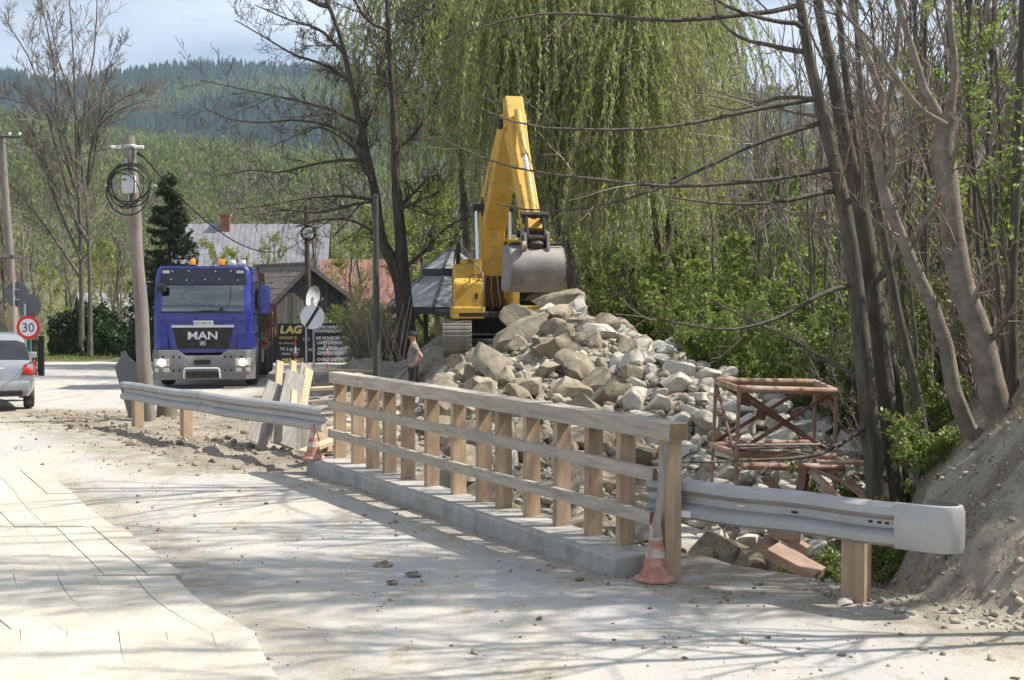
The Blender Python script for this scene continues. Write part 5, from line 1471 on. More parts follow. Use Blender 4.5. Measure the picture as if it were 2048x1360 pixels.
def worker(loc, rz):
    root = empty('person', loc, rz, 'man in grey t-shirt and dark cap standing with hands on hips', 'person')
    vs = [Vector(p) for p in [(0, 0, .96), (0, 0, 1.12), (.02, 0, 1.33), (.03, 0, 1.47), (.015, 0, 1.545), (-.005, 0, 1.62), (-.01, 0, 1.69), (-.005, 0, 1.745)]]
    es = [(i, i + 1) for i in range(7)]; rs = [(.115, .145), (.115, .14), (.12, .16), (.08, .12), (.056, .056), (.075, .07), (.095, .082), (.07, .06)]
    # face: jaw, nose, ears
    vs += [Vector((-.065, 0, 1.595)), Vector((-.118, 0, 1.645)), Vector((.01, -.085, 1.65)), Vector((.01, .085, 1.65))]
    es += [(5, 8), (6, 9), (6, 10), (6, 11)]; rs += [.042, .014, .014, .014]
    for sgn in (-1, 1):
        i = len(vs)
        vs += [Vector((.03, sgn * .175, 1.43)), Vector((.20, sgn * .33, 1.20)), Vector((.03, sgn * .22, 1.03))]
        rs += [.058, .044, .03]; es += [(3, i), (i, i + 1), (i + 1, i + 2)]
        hand(vs, es, rs, i + 2, (-.75, -sgn * .35, -.35), (0, 0, -1))
        i = len(vs)
        vs += [Vector((0, sgn * .095, .88)), Vector((-.015, sgn * .115, .48)), Vector((.03, sgn * .12, .09)), Vector((-.13, sgn * .13, .045))]
        rs += [.095, .066, .046, .04]; es += [(0, i), (i, i + 1), (i + 1, i + 2), (i + 2, i + 3)]
    skinned('body', vs, es, rs, M['skin'], root)
    sv = [(0, 0, .87), (0, 0, 1.12), (.02, 0, 1.33), (.03, 0, 1.47), (.03, -.18, 1.435), (.12, -.265, 1.315), (.03, .18, 1.435), (.12, .265, 1.315), (.02, 0, 1.515)]
    skinned('t_shirt', sv, [(0, 1), (1, 2), (2, 3), (3, 4), (4, 5), (3, 6), (6, 7), (3, 8)], [(.175, .21), (.16, .19), (.16, .20), (.10, .14), .078, .068, .078, .068, .072], M['shirt_grey'], root)
    tv = [(0, 0, 1.06), (0, 0, .93), (0, -.095, .86), (-.015, -.115, .48), (.03, -.12, .1), (0, .095, .86), (-.015, .115, .48), (.03, .12, .1)]
    skinned('trousers', tv, [(0, 1), (1, 2), (2, 3), (3, 4), (1, 5), (5, 6), (6, 7)], [(.15, .185), (.165, .20), .12, .09, .075, .12, .085, .07], M['trousers'], root)
    for sgn in (-1, 1):
        b = MB(); b.sm = True; b.box((-.045, sgn * .125, .055), (.28, .10, .11), bev=.035); b.build('boot', M['boot'], root, smooth=True)
    b = MB(); b.sm = True
    b.lathe([(.106, 0), (.108, .03), (.098, .07), (.07, .10), (.02, .115)], 18, (-.005, 0, 1.70)); cp = b.build('cap', M['cap'], root, smooth=True)
    b = MB(); b.prism([(-.09 + .0, -.08), (-.15, -.07), (-.185, 0), (-.15, .07), (-.09, .08)], 'z', 1.70, 1.708); b.build('cap_brim', M['cap'], cp)
    return root
pw = W(826, 700, 30.0)
worker((pw.x, 30.0, W(826, 663, 30.0).z - 1.80), R_(8))

# ------------------------------------------------------------------ truck
M['blue'] = pm('blue_cab_paint', (0.024, 0.035, 0.235), (0.03, 0.042, 0.26), 1.2, .28, 0, coat=.5, c3=(.10, .10, .17), scale3=5, amt3=.22, rvar=.1)
M['navy'] = pm('navy_visor', (0.022, 0.026, 0.045), (0.03, 0.034, 0.055), 2, .4, c3=(.06, .06, .07), scale3=6, amt3=.4)
M['greyplastic'] = pm('grey_bumper', (0.13, 0.13, 0.135), (0.175, 0.172, 0.168), 2, .55, .1, c3=(.27, .25, .22), scale3=5, amt3=.5)
M['black'] = pm('black_plastic', (0.012, 0.012, 0.013), (0.022, 0.022, 0.022), 4, .5, c3=(.08, .075, .065), scale3=6, amt3=.35)
M['rubber'] = pm('dusty_tyre', (0.03, 0.03, 0.03), (0.07, 0.065, 0.058), 4, .85, .3, c3=(.2, .18, .15), scale3=7, amt3=.5)
M['chrome'] = plain('bright_steel', (.72, .72, .74), .25, 1.0)
M['silverpaint'] = plain('silver_trim', (.62, .62, .66), .35, .6)
M['glass'] = glass_mat('windscreen_glass', (.62, .68, .68), .16)
M['darkglass'] = glass_mat('tinted_glass', (.16, .18, .18), .10)
M['amber'] = plain('amber_lens', (.8, .20, .01), .2, 0, .5, emit=(1, .25, .0), es=.25)
M['headlight'] = plain('lit_headlight', (.9, .85, .7), .2, emit=(1, .82, .5), es=9)
M['lens'] = pm('clear_lens', (.5, .5, .48), (.6, .6, .58), 9, .15, metal=.3)
M['white'] = pm('white_paint', (.74, .74, .74), (.66, .66, .65), 3, .45)
M['rust'] = pm('rusty_steel', (0.15, 0.075, 0.05), (0.235, 0.13, 0.09), 3.5, .85, .5, c3=(.10, .045, .028), scale3=8, amt3=.6, bscale=20)
M['rust_pale'] = pm('pale_flaking_rust', (0.30, 0.16, 0.10), (0.40, 0.26, 0.19), 4, .85, .4, c3=(.47, .42, .38), scale3=6, amt3=.65, bscale=20)
M['green'] = pm('green_panel', (0.02, 0.11, 0.07), (0.03, 0.14, 0.09), 3, .5)
M['red'] = plain('red_lens', (.45, .015, .012), .2, 0, .5, coat=.5)
M['seat'] = pm('dark_seat', (.03, .03, .032), (.05, .05, .05), 6, .9)
def truck(loc, rz):
    root = empty('flatbed_truck', loc, rz, 'blue lorry with lit headlights and amber beacons loaded with rusty scrap', 'truck')
    def fy(x, z):
        ax = abs(x)
        y = .05 * (ax / 1.22)**2
        y += .16 * float(sm((z - 1.86) / .85)) + .12 * max(0, (z - 2.66))**1.0
        if ax > 1.04: y += .19 * (1 - math.sqrt(max(0, 1 - ((ax - 1.04) / .18)**2)))
        return y
    zs = [.93, 1.2, 1.5, 1.86, 1.92, 2.1, 2.35, 2.60, 2.66, 2.85, 2.98, 3.05]
    fx = [-1.22, -1.205, -1.17, -1.12, -1.04, -1.0, -.7, -.35, 0, .35, .7, 1.0, 1.04, 1.12, 1.17, 1.205, 1.22]
    side = [2.05, 1.55, .62, .36]
    vs = []; fs = []
    cols = [('L', y) for y in side] + [('F', x) for x in fx] + [('R', y) for y in side[::-1]]
    nc = len(cols)
    for zi, z in enumerate(zs):
        inset = [0, 0, 0, 0, 0, .005, .012, .02, .02, .035, .06, .13][zi]
        for kx, v in cols:
            if kx == 'F': vs.append((v * (1 - inset / 1.22), fy(v, z) + inset * .3, z))
            else: vs.append(((-1.22 + inset) if kx == 'L' else (1.22 - inset), v, z))
    for zi in range(len(zs) - 1):
        for c in range(nc - 1):
            a, b_ = cols[c], cols[c + 1]
            win = 1.9 < (zs[zi] + zs[zi + 1]) / 2 < 2.62
            if win and a[0] == 'F' and b_[0] == 'F' and abs((a[1] + b_[1]) / 2) < 1.02: continue
            if win and a[0] == b_[0] and a[0] != 'F' and .6 < min(a[1], b_[1]) + .01 and max(a[1], b_[1]) < 1.56: continue
            fs.append((zi * nc + c, zi * nc + c + 1, (zi + 1) * nc + c + 1, (zi + 1) * nc + c))
    fs.append(tuple((len(zs) - 1) * nc + c for c in range(nc)))
    for zi in range(len(zs) - 1): fs.append((zi * nc, (zi + 1) * nc, (zi + 1) * nc + nc - 1, zi * nc + nc - 1))
    fs.append(tuple(range(nc)))
    b = MB(); b.sm = True; b.add(vs, fs); cab = b.build('cab', M['blue'], root, smooth=True)
    def patch(name, poly_fn, mat, off, parent, nx=12, nz=5, smooth=True, z0=0, z1=1, thick=.03):
        """panel following the cab front; poly_fn(v)-> (x0,x1) at height fraction v"""
        V = []; Fs = []
        for lay in (0, thick):
            for j in range(nz + 1):
                v = j / nz; z = z0 + (z1 - z0) * v; xa, xb = poly_fn(v)
                for i in range(nx + 1):
                    x = xa + (xb - xa) * i / nx
                    V.append((x, fy(x, z) - off + lay, z))
        w = nx + 1; m = w * (nz + 1)
        for j in range(nz):
            for i in range(nx):
                q = (j * w + i, j * w + i + 1, (j + 1) * w + i + 1, (j + 1) * w + i)
                Fs.append(q); Fs.append(tuple(m + e for e in q[::-1]))
        for i in range(nx):
            Fs.append((i, i + 1, m + i + 1, m + i)); Fs.append((nz * w + i, nz * w + i + 1, m + nz * w + i + 1, m + nz * w + i))
        for j in range(nz):
            Fs.append((j * w, (j + 1) * w, m + (j + 1) * w, m + j * w)); Fs.append((j * w + nx, (j + 1) * w + nx, m + (j + 1) * w + nx, m + j * w + nx))
        q = MB(); q.sm = smooth; q.add(V, Fs)
        return q.build(name, mat, parent, smooth=True)
    patch('windscreen', lambda v: (-1.0, 1.0), M['glass'], -.004, root, z0=1.92, z1=2.60, thick=.006)
    patch('windscreen_seal', lambda v: (-1.03, 1.03), M['black'], .006, cab, z0=1.885, z1=1.925, nz=1, thick=.012)
    patch('sun_visor', lambda v: (-1.06 + .05 * v, 1.06 - .05 * v), M['navy'], .045, root, z0=2.60, z1=3.0, thick=.04)
    for x, z in ((-.75, 2.92), (-.35, 2.93), (.3, 2.92), (.68, 2.93), (-.78, 2.72), (-.4, 2.7), (.05, 2.72), (.4, 2.72), (.85, 2.70)):
        q = MB(); q.lathe([(.018, 0), (.014, .012)], 8, (x, fy(x, z) - .055, z), 'y'); q.build('rivet', M['silverpaint'], root)
    for sgn in (-1, 1):
        q = MB(); q.box((sgn * .9, fy(.9, 2.9) - .055, 2.90), (.17, .03, .07), bev=.01); q.build('marker_lamp', M['lens'], root)
        q = MB(); q.box((sgn * 1.212, 1.09, 2.26), (.008, .9, .66)); q.build('side_window', M['glass'], root)
    # grille and front flap
    gr_ = patch('grille', lambda v: (-.62 - .12 * v, .62 + .12 * v), M['black'], .02, root, z0=.99, z1=1.53)
    patch('grille_trim', lambda v: (-.76 + .01 * v, .76 - .01 * v), M['silverpaint'], .035, gr_, z0=1.525, z1=1.585, nz=1)
    for z in (1.06, 1.13, 1.20):
        q = MB(); q.box((0, fy(0, z) - .024, z), (1.2, .012, .018)); q.build('grille_bar', M['black'], gr_)
    patch('flap_frame', lambda v: (-.66 + .03 * v, .66 - .03 * v), M['blue'], .02, root, z0=.90, z1=.99, nz=1)
    for sgn in (-1, 1):
        patch('corner_panel', lambda v, s=sgn: (s * .86 if s > 0 else -1.14 + .0 * v, 1.14 if s > 0 else -.86), M['blue'], .03, root, z0=1.0 , z1=1.62, nx=6)
        q = MB(); q.beam((sgn * .80, fy(.8, 1.0) - .022, .97), (sgn * .92, fy(.9, 1.8) - .022, 1.62), .02, .01, up=(0, 1, 0)); q.build('panel_gap', M['black'], root)
    patch('flap_gap', lambda v: (-1.02, 1.02), M['black'], .004, root, z0=1.665, z1=1.68, nz=1, thick=.01)
    rx = (R_(90), 0, 0)
    text('lettering', 'MAN', .27, M['silverpaint'], gr_, (0, fy(0, 1.3) - .045, 1.235), rx, .012, 'CENTER', 1.25, bold=.006)
    q = MB(); q.box((0, fy(0, 1.15) - .035, 1.135), (.14, .02, .11), bev=.006); bd = q.build('badge', M['silverpaint'], gr_)
    q = MB(); q.box((0, fy(0, 1.15) - .047, 1.135), (.115, .006, .085)); q.build('badge_field', M['black'], gr_)
    q = MB(); yb = fy(0, 1.1) - .053
    q.prism([(-.045, 1.105), (-.025, 1.105), (-.015, 1.125), (.01, 1.125), (.015, 1.105), (.04, 1.105), (.035, 1.14), (.05, 1.165), (.02, 1.16), (-.02, 1.15), (-.04, 1.14)], 'y', yb, yb - .004); q.build('lion_emblem', M['silverpaint'], gr_)
    q = MB(); q.box((0, fy(0, 1.62) - .05, 1.635), (.52, .012, .115), bev=.004); pl = q.build('number_plate', M['white'], root)
    text('plate_text', 'KN 8473F', .10, M['black'], pl, (.02, fy(0, 1.62) - .058, 1.60), rx, .001, 'CENTER', 1.0)
    q = MB(); q.box((-.235, fy(0, 1.62) - .058, 1.635), (.045, .004, .11)); q.build('plate_band', plain('eu_blue', (.02, .05, .4), .5), pl)
    text('model_badge', 'TGS', .07, M['black'], root, (.70, fy(.8, 1.75) - .008, 1.715), rx, .002)
    # bumper
    bp = [(-.0, .22), (-.16, .24), (-.20, .40), (-.20, .82), (-.15, .96), (0.0, .98)]
    V = []; Fs = []
    bx = [-1.25, -1.2, -1.05, -.6, -.42, 0, .42, .6, 1.05, 1.2, 1.25]
    for x in bx:
        back = .30 * max(0, (abs(x) - 1.0) / .25)**2
        cut = .14 if abs(x) < .5 else 0
        for (y, z) in bp: V.append((x, y + .05 + back, z - (cut if z > .7 else 0)))
    m = len(bp)
    for i in range(len(bx) - 1):
        for j in range(m - 1): Fs.append((i * m + j, i * m + j + 1, (i + 1) * m + j + 1, (i + 1) * m + j))
    q = MB(); q.sm = True; q.add(V, Fs)
    for i in (0, len(bx) - 1): q.add([V[i * m + j] for j in range(m)], [tuple(range(m))])
    bum = q.build('bumper', M['greyplastic'], root, smooth=True)
    q = MB(); q.box((0, -.152, .67), (.40, .02, .12), bev=.006); q.build('tow_recess', M['hole'], bum)
    q = MB(); q.box((0, -.158, .36), (.78, .02, .16), bev=.006); q.build('lower_intake', M['black'], bum)
    q = MB(); q.sm = True; q.tube([(-.44, -.16, .28), (-.44, -.26, .30), (-.42, -.27, .50), (-.38, -.27, .53), (.38, -.27, .53), (.42, -.27, .50), (.44, -.26, .30), (.44, -.16, .28)], .018, 8); q.build('step_bar', M['white'], bum, smooth=True)
    for x in (-.7, -.55, .55, .7, .95, -.95):
        for z in (.80, .47):
            if abs(x) > .9 and z < .6: continue
            q = MB(); q.lathe([(.03, 0), (.028, .015)], 8, (x, -.155, z), 'y'); q.build('bumper_bolt', M['hole'], bum)
    for sgn in (-1, 1):
        q = MB(); q.box((sgn * .98, -.135 + .03, .665), (.38, .06, .20), (0, 0, sgn * R_(9)), bev=.025); h_ = q.build('headlight', M['lens'], root)
        q = MB(); q.sm = True; q.lathe([(.085, 0), (.07, .02), (.02, .03)], 16, (sgn * .98 + .0, -.165, .67), 'y'); q.build('lit_bulb', M['headlight'], h_)
        for vv in q.v: pass
        q = MB(); q.box((sgn * .98, -.14 + .03, .48), (.36, .05, .10), (0, 0, sgn * R_(9)), bev=.015); q.build('fog_lamp', M['lens'], root)
        # wheel arch and steps
        q = MB(); q.sm = True
        pts = [(sgn * 1.10, .78 + .66 * math.cos(a), .52 + .64 * math.sin(a)) for a in [R_(d) for d in range(-10, 191, 20)]]
        V = []; Fs = []
        for p in pts:
            for dx in (-.16, .16): V.append((p[0] + dx, p[1] + .6, p[2]))
            for dx in (.16, -.16): V.append((p[0] + dx, p[1] + .6, p[2] - .04))
        for i in range(len(pts) - 1):
            for j in range(4): Fs.append((i * 4 + j, i * 4 + (j + 1) % 4, (i + 1) * 4 + (j + 1) % 4, (i + 1) * 4 + j))
        q.add(V, Fs); q.build('mudguard', M['greyplastic'], root, smooth=True)
        # mirrors
        q = MB(); q.box((sgn * 1.50, .28, 2.22), (.25, .14, .72), (0, 0, sgn * R_(-14)), bev=.045); mi = q.build('mirror', M['blue'], root, smooth=True)
        q = MB(); q.tube([(sgn * 1.2, .34, 2.62), (sgn * 1.38, .24, 2.66), (sgn * 1.5, .28, 2.6)], .02, 6); q.build('mirror_arm', M['black'], mi)
        q = MB(); q.tube([(sgn * 1.22, .34, 1.86), (sgn * 1.38, .26, 1.82), (sgn * 1.5, .28, 1.87)], .02, 6); q.build('mirror_arm', M['black'], mi)
        # wipers
        q = MB(); q.beam((sgn * .1 - .5, fy(.3, 1.93) - .03, 1.90), (sgn * .1 + .32, fy(.2, 1.96) - .03, 1.955), .018, .012); q.beam((sgn * .42 + .1, fy(.3, 1.9) - .02, 1.86), (sgn * .1 + .0, fy(.2, 1.94) - .035, 1.935), .02, .015); q.build('wiper', M['black'], root)
    q = MB(); q.box((-.98, -.02, 2.50), (.22, .16, .20), bev=.05); q.tube([(-1.05, .2, 2.66), (-1.0, .0, 2.60)], .018, 6); q.build('kerb_mirror', M['black'], root, smooth=True)
    for x in (-.30, .42):
        q = MB(); q.sm = True; q.lathe([(.075, 0), (.08, .03)], 14, (x, .5, 3.06)); be = q.build('beacon', M['black'], root)
        q = MB(); q.sm = True; q.lathe([(.07, .03), (.075, .06), (.068, .14), (.045, .17), (.01, .18)], 14, (x, .5, 3.06)); q.build('beacon_lens', M['amber'], be, smooth=True)
    for x in (.68, .93):  # pair of horns on the cab roof, unlit, with domed fronts
        q = MB(); q.sm = True; q.lathe([(.05, .28), (.06, .1), (.09, .02), (.105, 0), (.09, -.02), (.04, -.05)], 14, (x, .42, 3.11), 'y'); q.build('roof_horn', M['silverpaint'], root, smooth=True)
    # cab interior
    q = MB(); q.box((0, .52, 1.84), (2.1, .45, .16), bev=.04); q.build('dashboard', M['black'], root)
    for x in (-.6, .62):
        q = MB(); q.box((x, 1.55, 2.0), (.52, .16, .85), (R_(-8), 0, 0), bev=.06); q.box((x, 1.25, 1.55), (.52, .55, .16), bev=.05); q.build('seat', M['seat'], root, smooth=True)
    q = MB(); q.sm = True
    q.tube([(.62 + .23 * math.cos(a), .86 + .10 * math.sin(a), 1.98 + .20 * math.sin(a)) for a in [i * 2 * PI / 20 for i in range(21)]], .018, 8, False); q.tube([(.62, .86, 1.98), (.62, .7, 1.75)], .03, 8); q.build('steering_wheel', M['black'], root, smooth=True)
    q = MB(); q.box((.06, .42, 1.98), (.09, .02, .17), (0, R_(-15), 0)); q.box((.27, .40, 1.99), (.08, .02, .2), (0, R_(14), 0)); q.box((-.83, .36, 1.95), (.12, .01, .06)); q.build('papers_on_dash', M['white'], root)
    q = MB(); q.box((0, 1.95, 1.9), (2.3, .05, 1.9)); q.build('cab_back_wall', M['seat'], root)
    # chassis, wheels
    q = MB()
    for sgn in (-1, 1): q.box((sgn * .42, 4.0, .80), (.10, 6.6, .26))
    for y in (.6, 2.5, 4.2, 6.2): q.box((0, y, .80), (.8, .10, .2))
    for y in (1.4, 4.9, 6.2): q.tube([(-1.0, y, .52), (1.0, y, .52)], .09, 8)
    q.build('chassis', M['black'], root)
    q = MB(); q.sm = True; q.lathe([(.36, .16), (.50, .15), (.535, .10), (.54, 0), (.535, -.10), (.50, -.15), (.36, -.16)], 28, axis='x'); tyre = q.mesh('tyre'); tyre.materials.append(M['rubber'])
    q = MB(); q.sm = True; q.lathe([(.36, .10), (.33, .05), (.20, .02), (.15, .08), (.10, .10), (.02, .10)], 20, axis='x'); rim = q.mesh('rim'); rim.materials.append(M['silverpaint'])
    for y in (1.38, 4.9, 6.2):
        for sgn in (-1, 1):
            w = link('wheel', tyre, None, root, (sgn * 1.06, y, .54), (0, 0, 0 if sgn > 0 else PI)); link('rim', rim, None, w)
    q = MB(); q.box((1.0, 2.75, .72), (.45, .9, .5), bev=.04); q.build('fuel_tank', M['silverpaint'], root)
    # load bed
    q = MB(); q.box((0, 4.75, 1.08), (2.46, 4.8, .12)); q.build('bed_floor', M['rust'], root)
    q = MB(); q.box((0, 2.32, 1.75), (2.48, .08, 1.6), bev=.01); q.build('headboard', M['green'], root)
    for sgn in (-1, 1):
        q = MB(); q.box((sgn * 1.235, 4.75, 1.20), (.05, 4.76, .26), bev=.005); q.build('side_rail', M['rust_pale'], root)
        for y in (2.5, 3.7, 4.9, 6.1, 7.05):
            q = MB(); q.box((sgn * 1.285, y, 1.55), (.06, .09, 1.0)); q.build('stake', M['rust'], root)
    q = MB(); q.box((1.26, 2.46, 1.02), (.28, .10, .30), bev=.01); q.build('bed_corner_lamp', M['rust_pale'], root)
    q = MB(); q.sm = True; q.lathe([(.06, 0), (.05, -.03), (.01, -.04)], 12, (1.32, 2.40, 1.04), 'y'); q.build('red_marker', M['red'], root)
    return root
TR = (W(407, 785, 31.0).x, 31.0, 0); TR = (TR[0], TR[1], float(road_z(np.array(TR[0]), np.array(TR[1]))))
tr_ = truck(TR, R_(6.5))
# scrap load: rusty panels and tangled bars
mw = Matrix.Translation(TR) @ Matrix.Rotation(R_(6.5), 4, 'Z')
def on_truck(o):
    o.matrix_world = mw @ o.matrix_world
    return o
q = MB(); q.box((0, 0, 0), (.04, 1.9, 1.75), bev=.004); o = q.build('steel_sheet', M['rust']); o.location = (1.16, 3.6, 2.05); o.rotation_euler = (0, R_(-3), 0); bpy.context.view_layer.update(); on_truck(o); tag(o, 'tall rusty steel panel standing on the lorry bed', 'scrap')
q = MB(); q.box((0, 0, 0), (1.1, .05, 1.9), bev=.004); o = q.build('steel_sheet', M['rust']); o.location = (.62, 2.62, 2.10); o.rotation_euler = (R_(3), 0, 0); bpy.context.view_layer.update(); on_truck(o); tag(o, 'brown rusty panel behind the green headboard of lorry', 'scrap')
rg = np.random.default_rng(77)
st = []
for k in range(260):
    c = np.array([rg.uniform(.2, 1.22), rg.uniform(2.6, 6.6), rg.uniform(1.18, 2.2)]); d = unit(rg.normal(size=(1, 3)) * np.array([.7, 1, .5]))[0]; L = rg.uniform(.3, 1.0)
    q_ = np.linspace(-.5, .5, 4)[:, None]; P = c + q_ * d * L + rg.normal(size=(4, 3)) * .04; P[:, 2] = np.maximum(P[:, 2], 1.16); P[:, 0] = np.clip(P[:, 0], -1.1, 1.3)
    st.append((P, np.full(4, rg.uniform(.008, .022))))
P, PR = stack(st); V, Q = tubes(P, PR, 4)
o = link('scrap_bars', np_mesh('scrap_bars', V, Q, True), M['rust']); o.matrix_world = mw; tag(o, 'tangle of rusty bars and wire on the lorry bed', 'scrap', kind='stuff')
# driver
def driver():
    root = empty('person', (0, 0, 0), 0, 'lorry driver in white shirt behind the steering wheel', 'person')
    vs = [Vector(p) for p in [(.62, 1.38, 1.68), (.62, 1.40, 1.9), (.62, 1.38, 2.12), (.62, 1.34, 2.22), (.62, 1.32, 2.29), (.62, 1.30, 2.37), (.62, 1.30, 2.45), (.62, 1.23, 2.33), (.62, 1.18, 2.38)]]
    es = [(0, 1), (1, 2), (2, 3), (3, 4), (4, 5), (5, 6), (5, 7), (5, 8)]; rs = [(.16, .12), (.15, .12), (.17, .12), (.12, .08), .055, .085, .075, .04, .014]
    for s in (-1, 1):
        i = len(vs); vs += [Vector((.62 + s * .19, 1.36, 2.17)), Vector((.62 + s * .27, 1.15, 1.95)), Vector((.62 + s * .20, .90, 2.03))]; rs += [.06, .045, .032]; es += [(3, i), (i, i + 1), (i + 1, i + 2)]
        hand(vs, es, rs, i + 2, (-s * .2, -.6, .5), (-s, 0, 0), .06)
        i = len(vs); vs += [Vector((.62 + s * .1, 1.30, 1.66)), Vector((.62 + s * .16, .92, 1.62)), Vector((.62 + s * .16, .80, 1.2))]; rs += [.09, .07, .05]; es += [(0, i), (i, i + 1), (i + 1, i + 2)]
    skinned('body', vs, es, rs, M['skin'], root)
    sv = [(.62, 1.38, 1.66), (.62, 1.40, 1.9), (.62, 1.38, 2.12), (.62, 1.35, 2.22), (.43, 1.36, 2.17), (.38, 1.2, 2.02), (.81, 1.36, 2.17), (.88, 1.17, 1.98), (.86, 1.02, 1.98)]
    skinned('shirt', sv, [(0, 1), (1, 2), (2, 3), (3, 4), (4, 5), (3, 6), (6, 7), (7, 8)], [(.18, .14), (.17, .14), (.19, .14), (.13, .1), .075, .066, .08, .07, .06], M['shirt_white'], root)
    q = MB(); q.sm = True; q.lathe([(.092, 0), (.09, .05), (.06, .09), (.01, .105)], 14, (.62, 1.31, 2.41)); q.build('hair', M['hair'], root, smooth=True)
    root.matrix_world = mw
driver()

# ------------------------------------------------------------------ excavator
M['yellow'] = pm('worn_yellow_paint', (0.56, 0.33, 0.045), (0.62, 0.38, 0.06), 1.6, .5, .1, c3=(.30, .19, .06), scale3=5, amt3=.5, coat=.1)
M['steel_worn'] = pm('worn_bucket_steel', (0.22, 0.205, 0.19), (0.33, 0.305, 0.28), 3, .6, .2, metal=.35, c3=(.16, .12, .09), scale3=6, amt3=.5)
M['grease'] = pm('greasy_dark_steel', (0.025, 0.022, 0.02), (0.06, 0.05, 0.04), 5, .6, .3, metal=.2)
M['trackpad'] = pm('muddy_track_steel', (0.24, 0.215, 0.18), (0.36, 0.33, 0.285), 4, .75, .4, metal=.15, c3=(.14, .12, .10), scale3=9, amt3=.6)
ex = Vector((-.435, 32.0, .60))
exc = empty('tracked_excavator', ex, R_(12.5), 'yellow tracked excavator with raised boom and grey bucket above the stones', 'excavator')
def shear(o):
    for v in o.data.vertices:
        if v.co.x < -1.2: v.co.x += .17 * (v.co.y + 1.55)
def excav():
    r = exc
    un = R_(-10.5)      # undercarriage turned back to face the camera
    Mu = Matrix.Rotation(un, 3, 'Z')
    for sgn in (-1, 1):
        # track frame and belt
        q = MB(); q.box((sgn * .95, 0, .42), (.46, 3.3, .36), bev=.03); o = q.build('track_frame', M['grease'], r, rot=(0, 0, un))
        loop = []
        Lh = 1.62; rad = .40
        for i in range(13): loop.append((-Lh - rad * math.sin(PI * i / 12), .43 + rad * math.cos(PI * i / 12)))
        n = 18
        for i in range(1, n): loop.append((-Lh + 2 * Lh * i / n, .03))
        for i in range(13): loop.append((Lh + rad * math.sin(PI * i / 12), .43 - rad * math.cos(PI * i / 12)))
        for i in range(1, n): loop.append((Lh - 2 * Lh * i / n, .83))
        q = MB(); q.box((0, 0, 0), (.70, .155, .03)); q.box((0, -.045, .028), (.70, .02, .035)); q.box((0, .04, .025), (.70, .018, .028)); pad = q.mesh('track_pad'); pad.materials.append(M['trackpad'])
        for i, (y, z) in enumerate(loop):
            a = loop[i - 1]; c = loop[(i + 1) % len(loop)]
            an = math.atan2(c[1] - a[1], c[0] - a[0])
            o = link('track_pad', pad, None, r); p = Mu @ Vector((sgn * .95, y, z)); o.location = p
            o.rotation_euler = Euler((an + PI, 0, un))
        for y in (-1.62, 1.62):
            q = MB(); q.lathe([(.34, -.12), (.36, 0), (.34, .12)], 18, (sgn * .95, y, .43), 'x'); q.build('idler_wheel', M['grease'], r, rot=(0, 0, un))
    q = MB(); q.box((0, 0, .55), (1.6, 1.2, .35), bev=.05); q.lathe([(.62, .6), (.62, .95)], 24); q.build('carbody', M['grease'], r, rot=(0, 0, un))
    q = MB(); q.prism([(-.6, -1.5), (.0, -1.35), (.0, -.6), (-.6, -.6)], 'z', .5, .53); q.build('carbody_plate', M['trackpad'], r, rot=(0, 0, un))
    # upper deck
    q = MB(); q.box((0, .2, 1.0), (2.5, 3.6, .16), bev=.03); q.build('deck', M['grease'], r)
    # right-hand housing (tank and tool box) with rounded shoulder
    q = MB(); q.prism([(-1.55, 1.05), (-1.55, 1.80), (-1.35, 1.88), (-.85, 1.92), (-.62, 2.22), (-.40, 2.25), (1.7, 2.25), (2.0, 2.1), (2.0, 1.05)], 'x', -1.36, -.58); hs = q.build('side_housing', M['yellow'], r)
    shear(hs)
    bv = hs.modifiers.new('bevel', 'BEVEL'); bv.width = .07; bv.segments = 3
    q = MB(); q.box((-.97, -1.40, 1.05), (.80, .4, .30), bev=.04); q.build('tool_box', M['yellow'], r)
    q = MB(); q.prism([(-1.30, 1.1), (-1.30, 1.85), (1.6, 2.15), (1.6, 1.1)], 'x', -1.372, -1.362); sp = q.build('side_panel', M['black'], r); shear(sp)
    for i in range(5):
        q = MB(); q.box((-1.376, -1.0, 1.2 + .17 * i), (.006, .55, .02)); shear(q.build('louvre', M['yellow'], sp))
    q = MB(); q.box((-.78, -1.556, 1.45), (.07, .012, .14), bev=.004); q.build('latch_recess', M['hole'], hs)
    q = MB(); q.sm = True; q.tube([(-.95, -1.50, 1.75), (-.95, -1.60, 1.95), (-.72, -1.60, 1.98), (-.72, -1.5, 1.80)], .016, 6); q.build('grab_rail', M['grease'], r)
    q = MB(); q.sm = True; q.tube([(-1.1, -.2, 2.25), (-1.05, -.4, 2.9), (-.62, -1.5, 2.0), (-.60, -1.56, 1.2)], .022, 6); q.build('hand_rail', M['steel_worn'], r)
    q = MB(); q.box((.2, 1.3, 1.65), (1.9, 1.3, 1.15), bev=.12); q.box((.2, 1.75, 1.5), (1.7, .6, .95), bev=.15); q.build('counterweight', M['yellow'], r, smooth=True)
    q = MB(); q.box((-.55, .2, 2.32), (.5, .9, .14), bev=.03); eh = q.build('engine_hood', M['yellow'], r)
    for i in range(6): 
        q = MB(); q.box((-.72 + i * .07, -.254, 2.33), (.025, .01, .09)); q.build('hood_slot', M['hole'], eh)
    q = MB(); q.sm = True; q.tube([(-.8, .9, 2.2), (-.8, .9, 2.75), (-.8, 1.0, 2.85)], .06, 10); q.build('exhaust_pipe', M['grease'], r)
    # boom foot, hoses
    q = MB(); q.box((-.53, -.75, 1.3), (.07, .8, .6)); q.box((.03, -.75, 1.3), (.07, .8, .6)); q.build('boom_bracket', M['yellow'], r)
